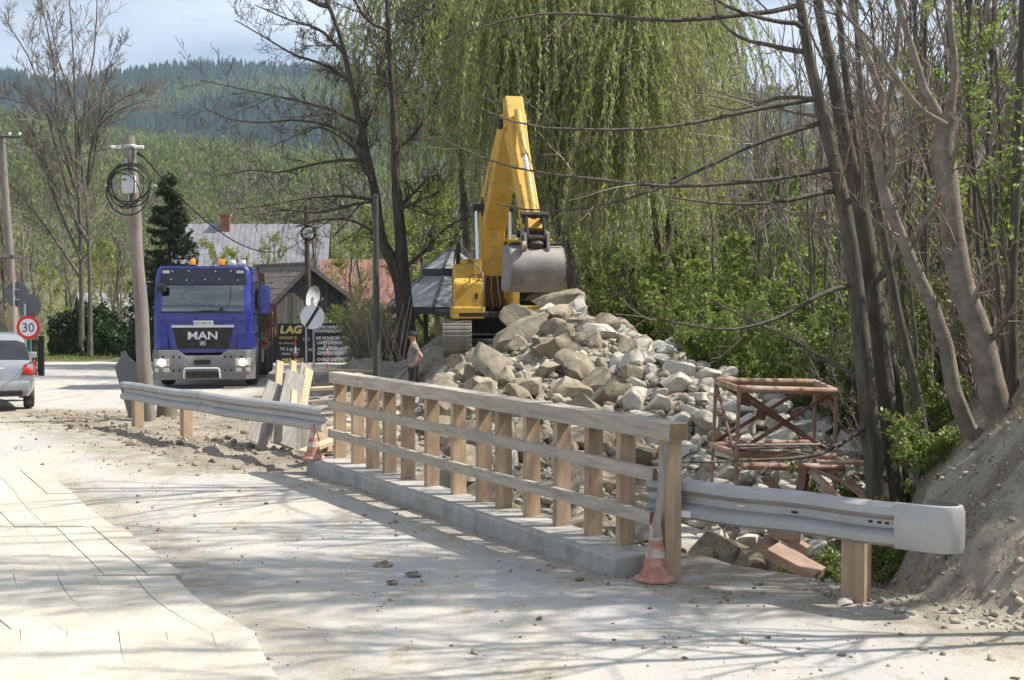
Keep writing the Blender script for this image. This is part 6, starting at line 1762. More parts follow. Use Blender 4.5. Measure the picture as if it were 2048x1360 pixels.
    for i in range(9):
        x = -.5 + i * .062
        q = MB(); q.sm = True; q.tube([(x, -.9, 1.0), (x + .02, -1.15 - .03 * (i % 3), 1.25), (x, -1.05, 1.55), (x * .8 - .05, -1.0, 1.95)], .018, 6); q.build('hose', M['grease'] if i % 3 else M['rust_pale'], r)
    # boom
    q = MB(); q.prism([(-.40, 1.15), (-.86, 1.15), (-1.16, 3.05), (-3.20, 5.12), (-3.52, 5.28), (-3.42, 5.62), (-3.12, 5.62), (-.78, 3.98), (-.38, 3.45)], 'x', -.52, .02); bo_ = q.build('boom', M['yellow'], r)
    bv = bo_.modifiers.new('bevel', 'BEVEL'); bv.width = .02; bv.segments = 2
    d = Vector((0, -2.04, 2.07)).normalized(); 
    text('boom_lettering', 'KOMATSU', .30, plain('purple_blue_lettering', (.10, .07, .16), .6), bo_, (-.526, -1.35, 3.55), (R_(90) , 0, 0), .002)
    tl_ = bo_.children[-1]
    ux = Vector((0, -2.0, 2.05)).normalized(); uz = Vector((-1, 0, 0)); uy = uz.cross(ux)
    tl_.rotation_euler = Matrix((ux, uy, uz)).transposed().to_euler()
    tl_.location = Vector((-.526, -1.25, 3.55)); 
    q = MB(); q.box((-.535, -1.0, 3.65), (.02, .35, .35), (R_(45), 0, 0)); q.build('boom_lamp_bracket', M['grease'], bo_)
    q = MB(); q.lathe([(.12, -.36), (.12, .36)], 14, (-.25, -3.32, 5.38), 'x'); q.build('boom_pin', M['grease'], r)
    for x in (-.66, .16):
        q = MB(); q.sm = True; q.tube([(x, -1.12, .98), (x, -1.10, 2.35)], .095, 12); cy_ = q.build('boom_cylinder', M['yellow'], r, smooth=True)
        q = MB(); q.sm = True; q.tube([(x, -1.10, 2.35), (x, -.95, 3.6)], .055, 10); q.build('cylinder_rod', M['chrome'], cy_, smooth=True)
        q = MB(); q.lathe([(.1, -.08), (.1, .08)], 12, (x, -.94, 3.62), 'x'); q.build('cylinder_eye', M['grease'], cy_)
    q = MB(); q.sm = True; q.tube([(-.25, -.55, 4.15), (-.25, -2.3, 5.62)], .10, 12); sc_ = q.build('arm_cylinder', M['yellow'], r, smooth=True)
    q = MB(); q.sm = True; q.tube([(-.25, -2.3, 5.62), (-.25, -3.05, 5.95)], .055, 10); q.build('cylinder_rod', M['chrome'], sc_, smooth=True)
    for k in range(4):
        q = MB(); q.sm = True; x = -.40 + .09 * k; q.tube([(x, -.9, 4.05), (x, -2.2, 5.15), (x - .05, -3.0, 5.75), (x, -3.45, 5.45), (x, -3.7, 4.9)], .02, 6); q.build('hydraulic_line', M['grease'], r)
    # arm
    q = MB(); q.prism([(-3.02, 5.98), (-3.34, 6.02), (-3.75, 5.35), (-4.05, 4.75), (-5.28, 2.92), (-5.05, 2.74), (-3.75, 4.55), (-3.15, 5.15)], 'x', -.45, -.05); ar = q.build('arm', M['yellow'], r)
    bv = ar.modifiers.new('bevel', 'BEVEL'); bv.width = .02; bv.segments = 2
    q = MB(); q.sm = True; q.tube([(-.25, -3.72, 5.62), (-.25, -4.42, 4.55)], .09, 12); bc = q.build('bucket_cylinder', M['yellow'], r, smooth=True)
    q = MB(); q.sm = True; q.tube([(-.25, -4.42, 4.55), (-.25, -4.72, 4.1)], .06, 10); q.build('cylinder_rod', M['chrome'], bc, smooth=True)
    q = MB(); q.sm = True; q.tube([(-.25, -4.7, 4.15), (-.25, -5.35, 3.15)], .085, 12); q.build('cylinder_guard', M['yellow'], bc, smooth=True)
    # linkage
    q = MB()
    for x in (-.44, -.06): q.beam((x, -5.35, 3.2), (x, -5.50, 2.72), .05, .14); q.beam((x, -5.1, 3.05), (x, -5.38, 3.2), .05, .12)
    q.lathe([(.07, -.3), (.07, .3)], 10, (-.25, -5.37, 3.2), 'x'); q.lathe([(.08, -.34), (.08, .34)], 10, (-.25, -5.15, 2.80), 'x'); q.lathe([(.07, -.3), (.07, .3)], 10, (-.25, -5.5, 2.70), 'x')
    q.box((-.25, -5.32, 2.66), (.42, .40, .16), bev=.03); q.lathe([(.24, 0), (.26, .10), (.22, .16)], 18, (-.25, -5.36, 2.48)); q.build('bucket_linkage', M['grease'], r)
    # bucket: curved shell with side plates and teeth, back towards the camera
    prof = [(-4.85, 2.52), (-5.28, 2.58), (-5.58, 2.46), (-5.74, 2.20), (-5.74, 1.92), (-5.60, 1.70), (-5.35, 1.58), (-5.0, 1.55), (-4.68, 1.62)]
    inn = [(y + .05 * (1 if y < -5.2 else 0) + .0, z - .05 * (1 if z > 2.3 else -1)) for y, z in prof]
    q = MB(); q.sm = True
    x0, x1 = -.82, .33
    V = []; 
    for x in (x0, x1):
        V += [(x, y, z) for y, z in prof] + [(x, y, z) for y, z in inn]
    n = len(prof); Fs = []
    for i in range(n - 1):
        Fs.append((i, i + 1, 2 * n + i + 1, 2 * n + i)); Fs.append((n + i, 3 * n + i, 3 * n + i + 1, n + i + 1))
    Fs.append((0, n, 3 * n, 2 * n)); Fs.append((n - 1, 3 * n - 1, 4 * n - 1, 2 * n - 1))
    q.add(V, Fs); bk = q.build('bucket', M['steel_worn'], r, smooth=True)
    for x in (x0, x1):
        q = MB(); q.prism(prof, 'x', x - .015, x + .015); q.build('bucket_side', M['steel_worn'], bk)
    for i in range(5):
        q = MB(); q.prism([(-4.70, 1.58), (-4.70, 1.68), (-4.45, 1.66), (-4.43, 1.63)], 'x', x0 + .06 + i * .245, x0 + .16 + i * .245); q.build('bucket_tooth', M['steel_worn'], bk)
    q = MB(); q.box((-.245, -5.47, 2.57), (1.16, .03, .05), (R_(25), 0, 0)); q.build('bucket_rib', M['grease'], bk)
    for x in (-.50, .0):
        q = MB(); q.prism([(-5.05, 2.5), (-5.62, 2.45), (-5.56, 2.80), (-5.42, 2.84), (-5.2, 2.92), (-5.05, 2.86)], 'x', x - .03, x + .03); q.build('bucket_ear', M['steel_worn'], bk)
    q = MB(); q.lathe([(.10, -.04), (.10, .04)], 14, (-.56, -5.68, 2.53), 'x'); q.build('bucket_pin_boss', M['rust_pale'], bk)
    # cab
    fr = MB()
    cx0, cx1, cy0, cy1, cz0, cz1 = .10, 1.12, -1.65, .15, 1.08, 2.78
    for x in (cx0, cx1):
        fr.beam((x, cy0 + .12, cz0 + .55), (x, cy0 + .40, cz1), .07, .07); fr.beam((x, cy1, cz0), (x, cy1, cz1), .09, .09); fr.beam((x, -.6, cz0), (x, -.6, cz1), .06, .06)
        fr.box((x, (cy0 + cy1) / 2, cz0 + .22), (.05, cy1 - cy0, .44))
    cabf = fr.build('cab_frame', M['yellow'], r)
    q = MB(); q.box(((cx0 + cx1) / 2, (cy0 + cy1) / 2 + .14, cz1 + .04), (1.12, 1.62, .09), bev=.04); q.build('cab_roof', M['yellow'], r, smooth=True)
    q = MB(); q.box(((cx0 + cx1) / 2, (cy0 + cy1) / 2 + .14, cz1 + .10), (.8, 1.2, .04), bev=.015); q.build('roof_panel', M['trackpad'], r)
    q = MB(); q.box((.18, cy0 + .02, cz0 + .36), (.16, .10, .72), bev=.02); q.box((.62, cy0 + .03, cz0 + .06), (1.0, .08, .16), bev=.02); q.box((1.10, cy0 + .03, cz0 + .30), (.07, .08, .5)); q.build('cab_nose', M['yellow'], r)
    q = MB(); q.box((.66, cy0 + .06, cz0 + .42), (.80, .012, .56)); q.build('lower_window', M['darkglass'], r)
    q = MB(); q.box((.61, cy0 + .25, cz0 + 1.20), (.96, .012, 1.0), (R_(-14), 0, 0)); q.build('windscreen', M['darkglass'], r)
    for x in (cx0 - .0, cx1 + .0):
        q = MB(); q.box((x, -.95, 2.1), (.012, 1.15, 1.1)); q.build('side_window', M['darkglass'], r)
    q = MB(); q.box((.61, -.25, 1.65), (.5, .5, .16), bev=.05); q.box((.61, .02, 2.0), (.5, .14, .75), bev=.05); q.build('operator_seat', M['seat'], r)
    q = MB(); q.box((.61, cy1 + .02, 1.95), (1.05, .04, 1.7)); q.build('cab_back', M['yellow'], r)
    q = MB(); q.tube([(.10, -1.62, 2.0), (.02, -1.75, 2.05)], .015, 6); q.box((-.02, -1.78, 2.05), (.14, .03, .22), bev=.01); q.build('cab_mirror', M['steel_worn'], r)
    for x in (.2, 1.0):
        q = MB(); q.box((x, -1.30, cz1 + .12), (.12, .08, .09), bev=.02); q.build('work_lamp', M['lens'], r)
excav()
# ------------------------------------------------------------------ poles, wires, signs
M['wire'] = plain('black_cable', (.02, .02, .02), .6)
M['postdark'] = pm('dark_painted_post', (.05, .048, .046), (.075, .07, .065), 4, .6, .1)
M['galv'] = pm('galvanised_tube', (.34, .35, .36), (.42, .42, .42), 6, .45, 0, metal=.6)
M['signgrey'] = pm('grey_sign_back', (.10, .105, .115), (.13, .135, .145), 3, .5, 0, metal=.3)
M['signwhite'] = pm('white_sign_face', (.72, .73, .76), (.64, .65, .70), 3, .4, c3=(.5, .5, .53), scale3=4, amt3=.4)
M['signred'] = plain('sign_red', (.62, .02, .02), .4)
M['signblack'] = plain('sign_black', (.012, .012, .014), .5)
def ring_pts(c, rx_, rz_, n=30, tilt=0.0, off=0.0):
    return [Vector((c[0] + rx_ * math.cos(a) , c[1] + off * math.sin(2 * a), c[2] + rz_ * math.sin(a) + tilt * math.cos(a))) for a in [i * 2 * PI / n for i in range(n + 1)]]
def pole_main():
    Y = 22.1
    p0 = W(297, 836, Y); p1 = W(259, 272, Y); g = gz(p0.x, Y)
    root = empty('utility_pole', (p0.x, Y, g), 0, 'leaning wooden utility pole with white box and coiled black cables', 'pole')
    def L(p): return Vector(p) - root.location
    b = MB(); b.sm = True
    n = 14; pts = [lerp(Vector((p0.x + .01, Y, g - .3)), p1, i / n) + Vector((.012 * math.sin(i * 1.3), 0, 0)) for i in range(n + 1)]
    b.tube([L(p) for p in pts], [.135 - .035 * i / n for i in range(n + 1)], 14); b.build('shaft', M['bark_pole'], root, smooth=True)
    bx = W(258, 369, Y - .16)
    b = MB(); b.box(L(bx), (.23, .12, .31), (0, R_(-3), 0), bev=.012); jb = b.build('junction_box', pm('grey_white_box', (.55, .56, .58), (.6, .6, .62), 3, .5), root)
    b = MB(); b.box(L(bx) + Vector((-.06, -.064, .08)), (.08, .004, .03)); b.build('box_label', M['signgrey'], jb)
    for k, (cx, cy, rx_, rz_, tl) in enumerate([(259, 369, .36, .34, .02), (262, 372, .34, .36, -.03), (255, 375, .30, .33, .05), (258, 385, .37, .40, .0), (250, 382, .28, .30, -.06), (262, 366, .38, .33, .03), (248, 372, .22, .36, .02)]):
        c = L(W(cx, cy, Y - .2)); b = MB(); b.sm = True
        b.tube(ring_pts((c.x, c.y - .02 * k, c.z), rx_, rz_, 30, tl, .02), .009 + .003 * (k % 2), 6, False); b.build('cable_coil', M['wire'], root, smooth=True)
    b = MB(); c = L(W(262, 371, Y - .13)); b.box((c.x, c.y, c.z), (.84, .03, .03)); b.box((c.x - .05, c.y, c.z), (.03, .03, .95), (0, R_(-4), 0)); b.build('coil_bracket', M['galv'], root)
    for s in (-1, 1):
        b = MB(); b.box((c.x + s * .40, c.y - .02, c.z + .0), (.09, .05, .025)); b.build('coil_clip', M['white'], root)
    b = MB(); b.sm = True; c = L(W(260, 293, Y)); b.lathe([(.118, -.03), (.122, 0), (.118, .03)], 14, c); b.build('clamp_band', M['galv'], root)
    for px in (233, 277):
        b = MB(); c = L(W(px, 294, Y - .05)); b.tube([c - Vector((.09, 0, 0)), c + Vector((.09, 0, 0))], .028, 8); b.build('insulator', M['white'], root)
    b = MB(); b.sm = True; b.tube([L(W(276, 305, Y - .1)), L(W(284, 312, Y - .1))], [.05, .02], 8); b.build('cable_grip', M['wire'], root)
    # a wet ring in the post
    return root
pole_main()
def wire(name, label, a, b_, sag, r=.012, n=24):
    q = MB(); q.sm = True
    q.tube([lerp(a, b_, i / n) - Vector((0, 0, sag * 4 * (i / n) * (1 - i / n))) for i in range(n + 1)], r, 5); tag(q.build(name, M['wire'], smooth=True), label, 'cable')
P1 = W(284, 310, 22.0)
wire('overhead_cable', 'thick black cable running from the leaning pole down behind the truck', P1, W(614, 470, 46.5), 1.1, .016)
wire('overhead_cable', 'thin black cable from leaning pole towards the crossbar pole', W(234, 294, 22), W(8, 285, 40), .25, .010)
wire('overhead_cable', 'second sagging cable between the leaning and crossbar poles', W(228, 372, 22), W(10, 345, 40), .5, .008)
# dark metal post before the shed
Y = 28.0; p0 = W(753, 748, Y); p1 = W(752, 395, Y); g = gz(p0.x, Y)
root = empty('metal_post', (p0.x, Y, g), 0, 'plain dark metal post standing on the mud beside the worker', 'post')
b = MB(); b.sm = True; b.tube([(0, 0, -.2), (0, 0, .9), (0, 0, p1.z - g)], [.085, .075, .06], 12); b.build('shaft', M['postdark'], root, smooth=True)
b = MB(); b.sm = True; b.lathe([(.11, -.02), (.12, .25), (.085, .32)], 12); b.build('foot_sleeve', M['postdark'], root, smooth=True)
b = MB(); b.lathe([(.07, 0), (.072, .05), (.02, .07)], 12, (0, 0, p1.z - g)); b.build('cap', M['postdark'], root)
# wooden pole rising behind the shed with cable ring
Y = 47.5; p0 = W(620, 720, Y); p1 = W(612, 412, Y); g = gz(p0.x, Y)
root = empty('utility_pole', (p0.x, Y, g), 0, 'thin dark wooden pole with a black cable ring behind the shed gable', 'pole')
b = MB(); b.sm = True; b.tube([(0, 0, -.2), Vector((p1.x, Y, p1.z)) - root.location], [.13, .09], 10); b.build('shaft', M['bark_dark'], root, smooth=True)
c = W(617, 466, Y - .15) - root.location
for k in range(3):
    b = MB(); b.sm = True; b.tube(ring_pts(c, .25 + .02 * k, .28 - .01 * k, 24), .025, 6, False); b.build('cable_coil', M['wire'], root, smooth=True)
b = MB(); b.box(c + Vector((0, -.05, 0)), (.3, .08, .34), bev=.02); b.build('junction_box', M['white'], root)
b = MB(); b.box(c + Vector((0, -.02, 0)), (.62, .02, .02)); b.build('coil_bracket', M['galv'], root)
# pole with crossbar at the far left
Y = 40.0; p0 = W(36, 690, Y); p1 = W(3, 272, Y); g = gz(p0.x, Y)
root = empty('utility_pole', (p0.x, Y, g), 0, 'leaning grey pole with a crossbar above the round sign backs', 'pole')
b = MB(); b.sm = True; b.tube([(0, 0, -.2), p1 - root.location], [.15, .10], 12); b.build('shaft', M['bark_pole'], root, smooth=True)
b = MB(); c = p1 - root.location; b.beam(c + Vector((-.6, -.1, -.02)), c + Vector((.66, -.1, -.06)), .08, .06); b.build('crossbar', M['postdark'], root)
for dx in (-.5, -.1, .3, .62):
    b = MB(); b.sm = True; b.lathe([(.03, 0), (.04, .04), (.03, .1)], 10, c + Vector((dx, -.1, .0))); b.build('insulator', M['white'], root)
# signs
def disc(b, c, r, y0, y1, n=36):
    b.lathe([(r, y0), (r, y1)], n, c, 'y')
def sign_post(px, Y, ybase, ytop, label, name='road_sign'):
    p = W(px, ybase, Y); g = max(gz(p.x, Y), float(road_z(np.array(p.x), np.array(Y))) if float(in_road(np.array(p.x), np.array(Y))) > 0 else -9)
    root = empty(name, (p.x, Y, g), 0, label, 'sign')
    b = MB(); b.sm = True; b.tube([(0, 0, -.2), (0, 0, W(px, ytop, Y).z - g)], .03, 10); b.build('post', M['galv'], root, smooth=True)
    return root
s1 = sign_post(52, 32.0, 760, 585, 'round 30 speed limit sign with red rim, sign back above')
c = W(55, 655, 31.9) - s1.location
b = MB(); disc(b, (c.x, 0, c.z), .30, -.055, -.045); pl = b.build('sign_plate', M['signred'], s1)
b = MB(); disc(b, (c.x, 0, c.z), .225, -.060, -.056); b.build('sign_field', M['signwhite'], pl)
text('sign_number', '30', .33, M['signblack'], pl, (c.x, -.062, c.z - .115), (R_(90), 0, 0), .001, 'CENTER', 1.0)
c = W(61, 612, 32.1) - s1.location
b = MB(); disc(b, (c.x, 0, c.z), .30, .04, .05); b.build('sign_back', M['signgrey'], s1)
s2 = sign_post(31, 30.0, 775, 560, 'grey back of a round road sign on a thin post')
c = W(32, 589, 30) - s2.location
b = MB(); disc(b, (c.x, 0, c.z), .30, .035, .045); b.build('sign_back', M['signgrey'], s2)
b = MB(); b.box((c.x, 0.0, c.z + .12), (.16, .03, .03)); b.box((c.x, 0.0, c.z - .12), (.16, .03, .03)); b.build('clamp', M['galv'], s2)
s3 = sign_post(613, 31.6, 738, 615, 'round white end-of-limits sign with one black diagonal stripe')
c = W(624, 634, 31.5) - s3.location
b = MB(); disc(b, (c.x, 0, c.z), .31, -.055, -.045); pl = b.build('sign_plate', M['signwhite'], s3)
b = MB(); b.box((c.x, -.059, c.z), (.075, .006, .60), (0, R_(32), 0)); b.build('diagonal_stripe', M['signblack'], pl)
b = MB(); b.sm = True; b.tube([(c.x + .02, .02, -.2), (c.x + .02, .02, c.z)], .028, 10); b.build('second_post', M['galv'], s3, smooth=True)
# two thin red-white marker rods
for px, Y_, yt in ((591, 40, 680), (655, 41, 685)):
    p = W(px, 735, Y_); g = gz(p.x, Y_); root = empty('marker_rod', (p.x, Y_, g), 0, 'thin red and white marker rod before the yellow-lettered banner' if px < 600 else 'thin red and white marker rod before the white-lettered banner', 'rod')
    h = W(px, yt, Y_).z - g
    for k in range(5):
        b = MB(); b.tube([(0, 0, h * k / 5 - (.1 if k == 0 else 0)), (0, 0, h * (k + 1) / 5)], .025, 8); b.build('rod_segment', M['signred'] if k % 2 == 0 else M['white'], root)
# pointed marker board at the pole's foot
p0 = W(278, 838, 22.6); p1 = W(246, 707, 22.75)
b = MB(); L_ = (p1 - p0).length
b.prism([(-.17, 0), (.17, 0), (.19, L_ * .78), (.07, L_ * .92), (.05, L_), (-.03, L_), (-.05, L_ * .93), (-.20, L_ * .80)], 'y', -.018, .018)
root = empty('marker_board', (p0.x, p0.y, gz(p0.x, p0.y)), 0, 'pointed dark grey marker board leaning against the wooden pole', 'board')
o = b.build('board', M['signgrey'], root, (0, 0, 0.0), (R_(-4), R_(-13.5), R_(8)))
b = MB(); b.beam((.10, -.02, 0), (.02, .28, .62), .03, .03); b.build('prop', M['galv'], root)
# log stump
p0 = W(334, 833, 23.0); g = max(gz(p0.x, p0.y), -.2)
root = empty('log_stump', (p0.x, p0.y, g), 0, 'short grey-green log stump standing beside the leaning pole', 'stump')
b = MB(); b.sm = True; b.lathe([(.19, -.1), (.185, .1), (.175, .33), (.17, .36)], 16); b.build('log', pm('mossy_log', (.13, .12, .08), (.2, .18, .13), 4, .9, .6), root, smooth=True)
b = MB(); b.lathe([(.165, .358), (.165, .366)], 16); b.build('cut_face', M['newwood'], root)

# ------------------------------------------------------------------ shed, banners, dish
M['plank_old'] = pm('silvered_shed_plank', (.065, .062, .06), (.135, .128, .12), 2.0, .9, .5, stretch=(6, 6, .6), c3=(.05, .045, .04), scale3=4, amt3=.6, objrand=.2)
M['shingle'] = pm('brown_roof_tile', (.125, .10, .088), (.19, .155, .135), 3, .85, .4, c3=(.32, .28, .24), scale3=5, amt3=.4, objrand=.12)
Ys = 50.0
def shed():
    xl, xr_ = WX(548, Ys), WX(692, Ys); xm = WX(612, Ys); g = gz(xm, Ys) - .1
    zr = W(612, 532, Ys).z - g; zl = W(552, 606, Ys).z - g; zrr = W(688, 596, Ys).z - g
    root = empty('wooden_shed', (xm, Ys, g), R_(33), 'old grey wooden shed with gable boards and brown tiled roof', 'shed')
    L_, R2 = (xl - xm) * 1.15, (xr_ - xm) * 1.15
    dl = 4.4
    n = 19
    for i in range(n):
        x0 = L_ + (R2 - L_) * i / n; x1 = L_ + (R2 - L_) * (i + 1) / n; xc = (x0 + x1) / 2
        top = (zr + (zl - zr) * (xc / L_)) if xc < 0 else (zr + (zrr - zr) * (xc / R2))
        b = MB(); b.box((0, 0, (top - .06) / 2), (x1 - x0 - .012, .03, top - .06)); o = b.build('gable_board', M['plank_old'], root, (xc, random.uniform(-.012, .012), 0))
    b = MB(); b.box((L_ + .03, dl / 2 + .03, zl / 2), (.06, dl, zl)); b.box((R2 - .03, dl / 2 + .03, zrr / 2), (.06, dl, zrr)); b.box((0, dl, zl / 2), (R2 - L_, .06, zl)); b.build('side_wall', M['plank_old'], root)
    b = MB(); b.box(((L_ + R2) / 2, -.03, zl * .62), (R2 - L_, .03, .10)); b.build('wall_batten', M['plank_old'], root)
    # roof: overlapping courses on either slope
    for side, X, Z in ((-1, L_ - .25, zl - .15), (1, R2 + .25, zrr - .14)):
        ncs = 7
        for k in range(ncs):
            a = k / ncs; c = (k + 1.15) / ncs
            p0 = Vector((X * (1 - a) + 0 * a, 0, Z * (1 - a) + (zr + .04) * a)); p1 = Vector((X * (1 - c), 0, Z * (1 - c) + (zr + .04) * c))
            if k == ncs - 1: p1 = Vector((0, 0, zr + .04))
            d = (p1 - p0); L2 = d.length; ang = math.atan2(d.z, d.x)
            nt_ = 26
            b = MB()
            for j in range(nt_):
                yy = -.35 + (dl + .7) * (j + .5) / nt_
                b.box((L2 / 2, yy, .02 + .012 * random.random()), (L2, (dl + .7) / nt_ * .96, .035), (0, R_(1.5), 0))
            o = b.build('roof_course', M['shingle'], root, p0, (0, -ang, 0)); o['kind'] = 'stuff'
        e0 = Vector((X, -.36, Z - .04)); e1 = Vector((0, -.36, zr - .0))
        b = MB(); b.beam(e0, e1, .03, .16); b.build('barge_board', M['plank_old'], root)
    b = MB()
    for j in range(22): b.tube([(0, -.4 + .26 * j, zr + .08), (0, -.4 + .26 * j + .27, zr + .09)], [.10, .085], 8)
    o = b.build('ridge_tiles', M['shingle'], root); o['kind'] = 'stuff'
shed()
p = W(626, 640, 47.4); g = gz(p.x, 47.4)
root = empty('satellite_dish', (p.x, 47.4, g), 0, 'white satellite dish on a thin mast before the shed gable', 'dish')
b = MB(); b.sm = True; c = W(626, 594, 47.4) - root.location
b.lathe([(.02, .10), (.2, .085), (.36, .03), (.44, -.02), (.445, -.03), (.36, .015), (.2, .065), (.02, .08)], 28, (0, 0, 0), 'y')
b.build('dish', M['white'], root, (0, -.1, c.z), (R_(12), R_(10), R_(66)), smooth=True)
b = MB(); b.tube([(0, 0, -.1), (0, 0, c.z)], .03, 8); b.tube([(0, -.1, c.z - .3), (.42, -.35, c.z - .1)], .014, 6); b.box((.42, -.36, c.z - .06), (.07, .1, .07)); b.build('mast', M['galv'], root)
# banners
M['banner'] = pm('black_banner', (.016, .016, .018), (.025, .025, .028), 2, .45)
M['btext_y'] = plain('yellow_print', (.70, .58, .20), .6); M['btext_w'] = plain('white_print', (.72, .72, .72), .6)
M['bphoto'] = pm('grey_car_picture', (.06, .065, .07), (.42, .43, .44), 2.2, .5, stretch=(.8, 1, 2.5), lo=.45, hi=.6)
Yb = 46.0; ppb = F / Yb
def banner(px0, px1, py0, py1, label):
    a = W(px0, py1, Yb); c = W(px1, py0, Yb)
    root = empty('advertising_banner', ((a.x + c.x) / 2, Yb, gz((a.x + c.x) / 2, Yb)), 0, label, 'banner')
    z0, z1 = a.z - root.location.z, c.z - root.location.z; w = c.x - a.x
    b = MB(); b.box((0, 0, (z0 + z1) / 2), (w, .02, z1 - z0), bev=.004); b.build('panel', M['banner'], root)
    for x in (-w / 2 + .05, w / 2 - .05):
        q = MB(); q.box((x, .05, z1 / 2 - .05), (.07, .06, z1 + .1)); q.build('frame_post', M['oldwood'], root)
    def put_t(body, px, py, hpx, mat, shear=0, sx=1.0, bold=0.0):
        q = W(px, py, Yb) - root.location
        text('banner_text', body, hpx / ppb * 1.38, mat, root, (q.x, -.016, q.z), (R_(90), 0, 0), .001, 'LEFT', sx, shear, bold)
    return root, put_t, z0, z1, w
bn, pt, *_ = banner(527, 611, 647, 733, 'black banner with yellow lettering beside the shed, partly behind the lorry')
pt('LAG', 560, 666, 15, M['btext_y'], .15, 1.1, .02); pt('otors', 558, 678, 8, M['btext_y'], 0, 1.5); pt('do naftowych', 557, 688, 5, M['btext_y'], .3, .9)
pt('90 Łącko', 560, 701, 7, M['btext_w'], 0, 1.1); pt('niec 10', 563, 710, 7, M['btext_w'], 0, 1.2); pt('083 065', 564, 725, 8.5, M['btext_y'], 0, 1.15, .01)
bn2, pt, z0, z1, w = banner(613, 704, 646, 730, 'black banner with white lettering and a grey car picture beside the shed')
q = MB(); q.box((.30, -.012, z0 + .52), (w * .62, .004, .80)); q.build('printed_picture', M['bphoto'], bn2)
for body, px, py in (('SOWE NAPRAWY', 633, 657), ('POWYPADKOWE', 630, 665), ('NIE WGNIECEŃ (PDR)', 632, 679), ('LAKIEROWANIA', 634, 688), ('ANIE FORMALNOŚCI', 635, 700), ('EZPIECZYCIELEM', 635, 709), ('CHODY ZASTĘPC', 634, 722)):
    pt(body, px, py, 6.2, M['btext_w'], 0, .80, .006)
for body, px, py in (('USU', 606, 681), ('ZAŁ', 612, 702)):
    c_ = W(px, py, Yb) - bn.location; text('banner_text', body, 6.2 / ppb * 1.38, M['btext_w'], bn, (c_.x, -.016, c_.z), (R_(90), 0, 0), .001, 'LEFT', .85)

# ------------------------------------------------------------------ houses, gazebo, shelter
M['tile_grey'] = pm('grey_roof_tile', (.22, .22, .24), (.32, .32, .34), 1.2, .6, .3, c3=(.16, .16, .17), scale3=3, amt3=.6)
M['tile_red'] = pm('red_brown_roof', (.26, .13, .10), (.34, .19, .15), 1.5, .8, .3)
M['brick'] = pm('chimney_brick', (.28, .11, .07), (.36, .16, .11), 4, .9, .3)
M['plaster'] = pm('old_plaster', (.42, .39, .33), (.50, .47, .41), 1.5, .9, .2)
def house(label, cx_, Y, g, w, d, hw, hr, rz, roofmat, chim=None, tiles=None, eave=.5):
    root = empty('village_house', (cx_, Y, g), rz, label, 'house')
    b = MB(); b.box((0, 0, hw / 2), (w, d, hw)); b.build('wall', M['plaster'], root)
    b = MB(); b.prism([(-d / 2, hw), (d / 2, hw), (0, hw + hr - .2)], 'x', -w / 2, w / 2); b.build('gable', M['plank_old'], root)
    L_ = math.hypot(d / 2 + eave, hr * (1 + 2 * eave / d)); an = math.atan2(hr, d / 2)
    rt = None
    for s in (-1, 1):
        b = MB(); b.box((0, 0, 0), (w + 2 * eave, L_, .10)); 
        o = b.build('roof', roofmat, root, (0, s * (d / 4 + eave / 2), hw + hr / 2 - eave * hr / d + .06), (-s * an, 0, 0)); rt = rt or o
        if tiles and s < 0:
            nr, ncl = tiles
            q = MB()
            for i in range(nr):
                for j in range(ncl):
                    q.box((-(w / 2 + eave) + (w + 2 * eave) * (j + .5) / ncl, -L_ / 2 + L_ * (i + .5) / nr, .07), ((w + 2 * eave) / ncl * .93, L_ / nr * .98, .03), (R_(4), 0, 0))
            t_ = q.build('roof_tile', roofmat, o); t_['kind'] = 'stuff'
    if chim is not None:
        b = MB(); b.box((chim, -.2, hw + hr), (.55, .55, 1.3)); b.box((chim, -.2, hw + hr + .62), (.66, .66, .12)); b.build('chimney', M['brick'], root)
    for x in (-w * .3, 0, w * .3):
        b = MB(); b.box((x, -d / 2 - .03, hw * .5), (.9, .06, 1.2)); o = b.build('window', M['white'], root)
        b = MB(); b.box((x, -d / 2 - .065, hw * .5), (.76, .02, 1.06)); b.build('pane', M['darkglass'], o)
    return root
Yh = 74; g = gz(WX(490, Yh), Yh)
house('large house with a grey tiled roof and brick chimney behind shed', WX(505, Yh), Yh, g, 8.2, 8.0, 1.9, W(500, 452, 74).z - g - 1.9, R_(4), M['tile_grey'], -1.5, (16, 30))
Yh = 68; g = gz(WX(730, Yh), Yh)
house('house with a faded red roof behind the yard bushes', WX(752, Yh), Yh, g, 5.0, 5, 2.0, 2.6, R_(0), M['tile_red'], None, (10, 16))
Yh = 80; g = gz(WX(215, Yh), Yh)
house('small pale house with a blue-grey roof beyond the bushes', WX(235, Yh), Yh, g - 1.2, 4, 4, 2.0, 1.6, R_(30), M['tile_grey'], None, (6, 10))
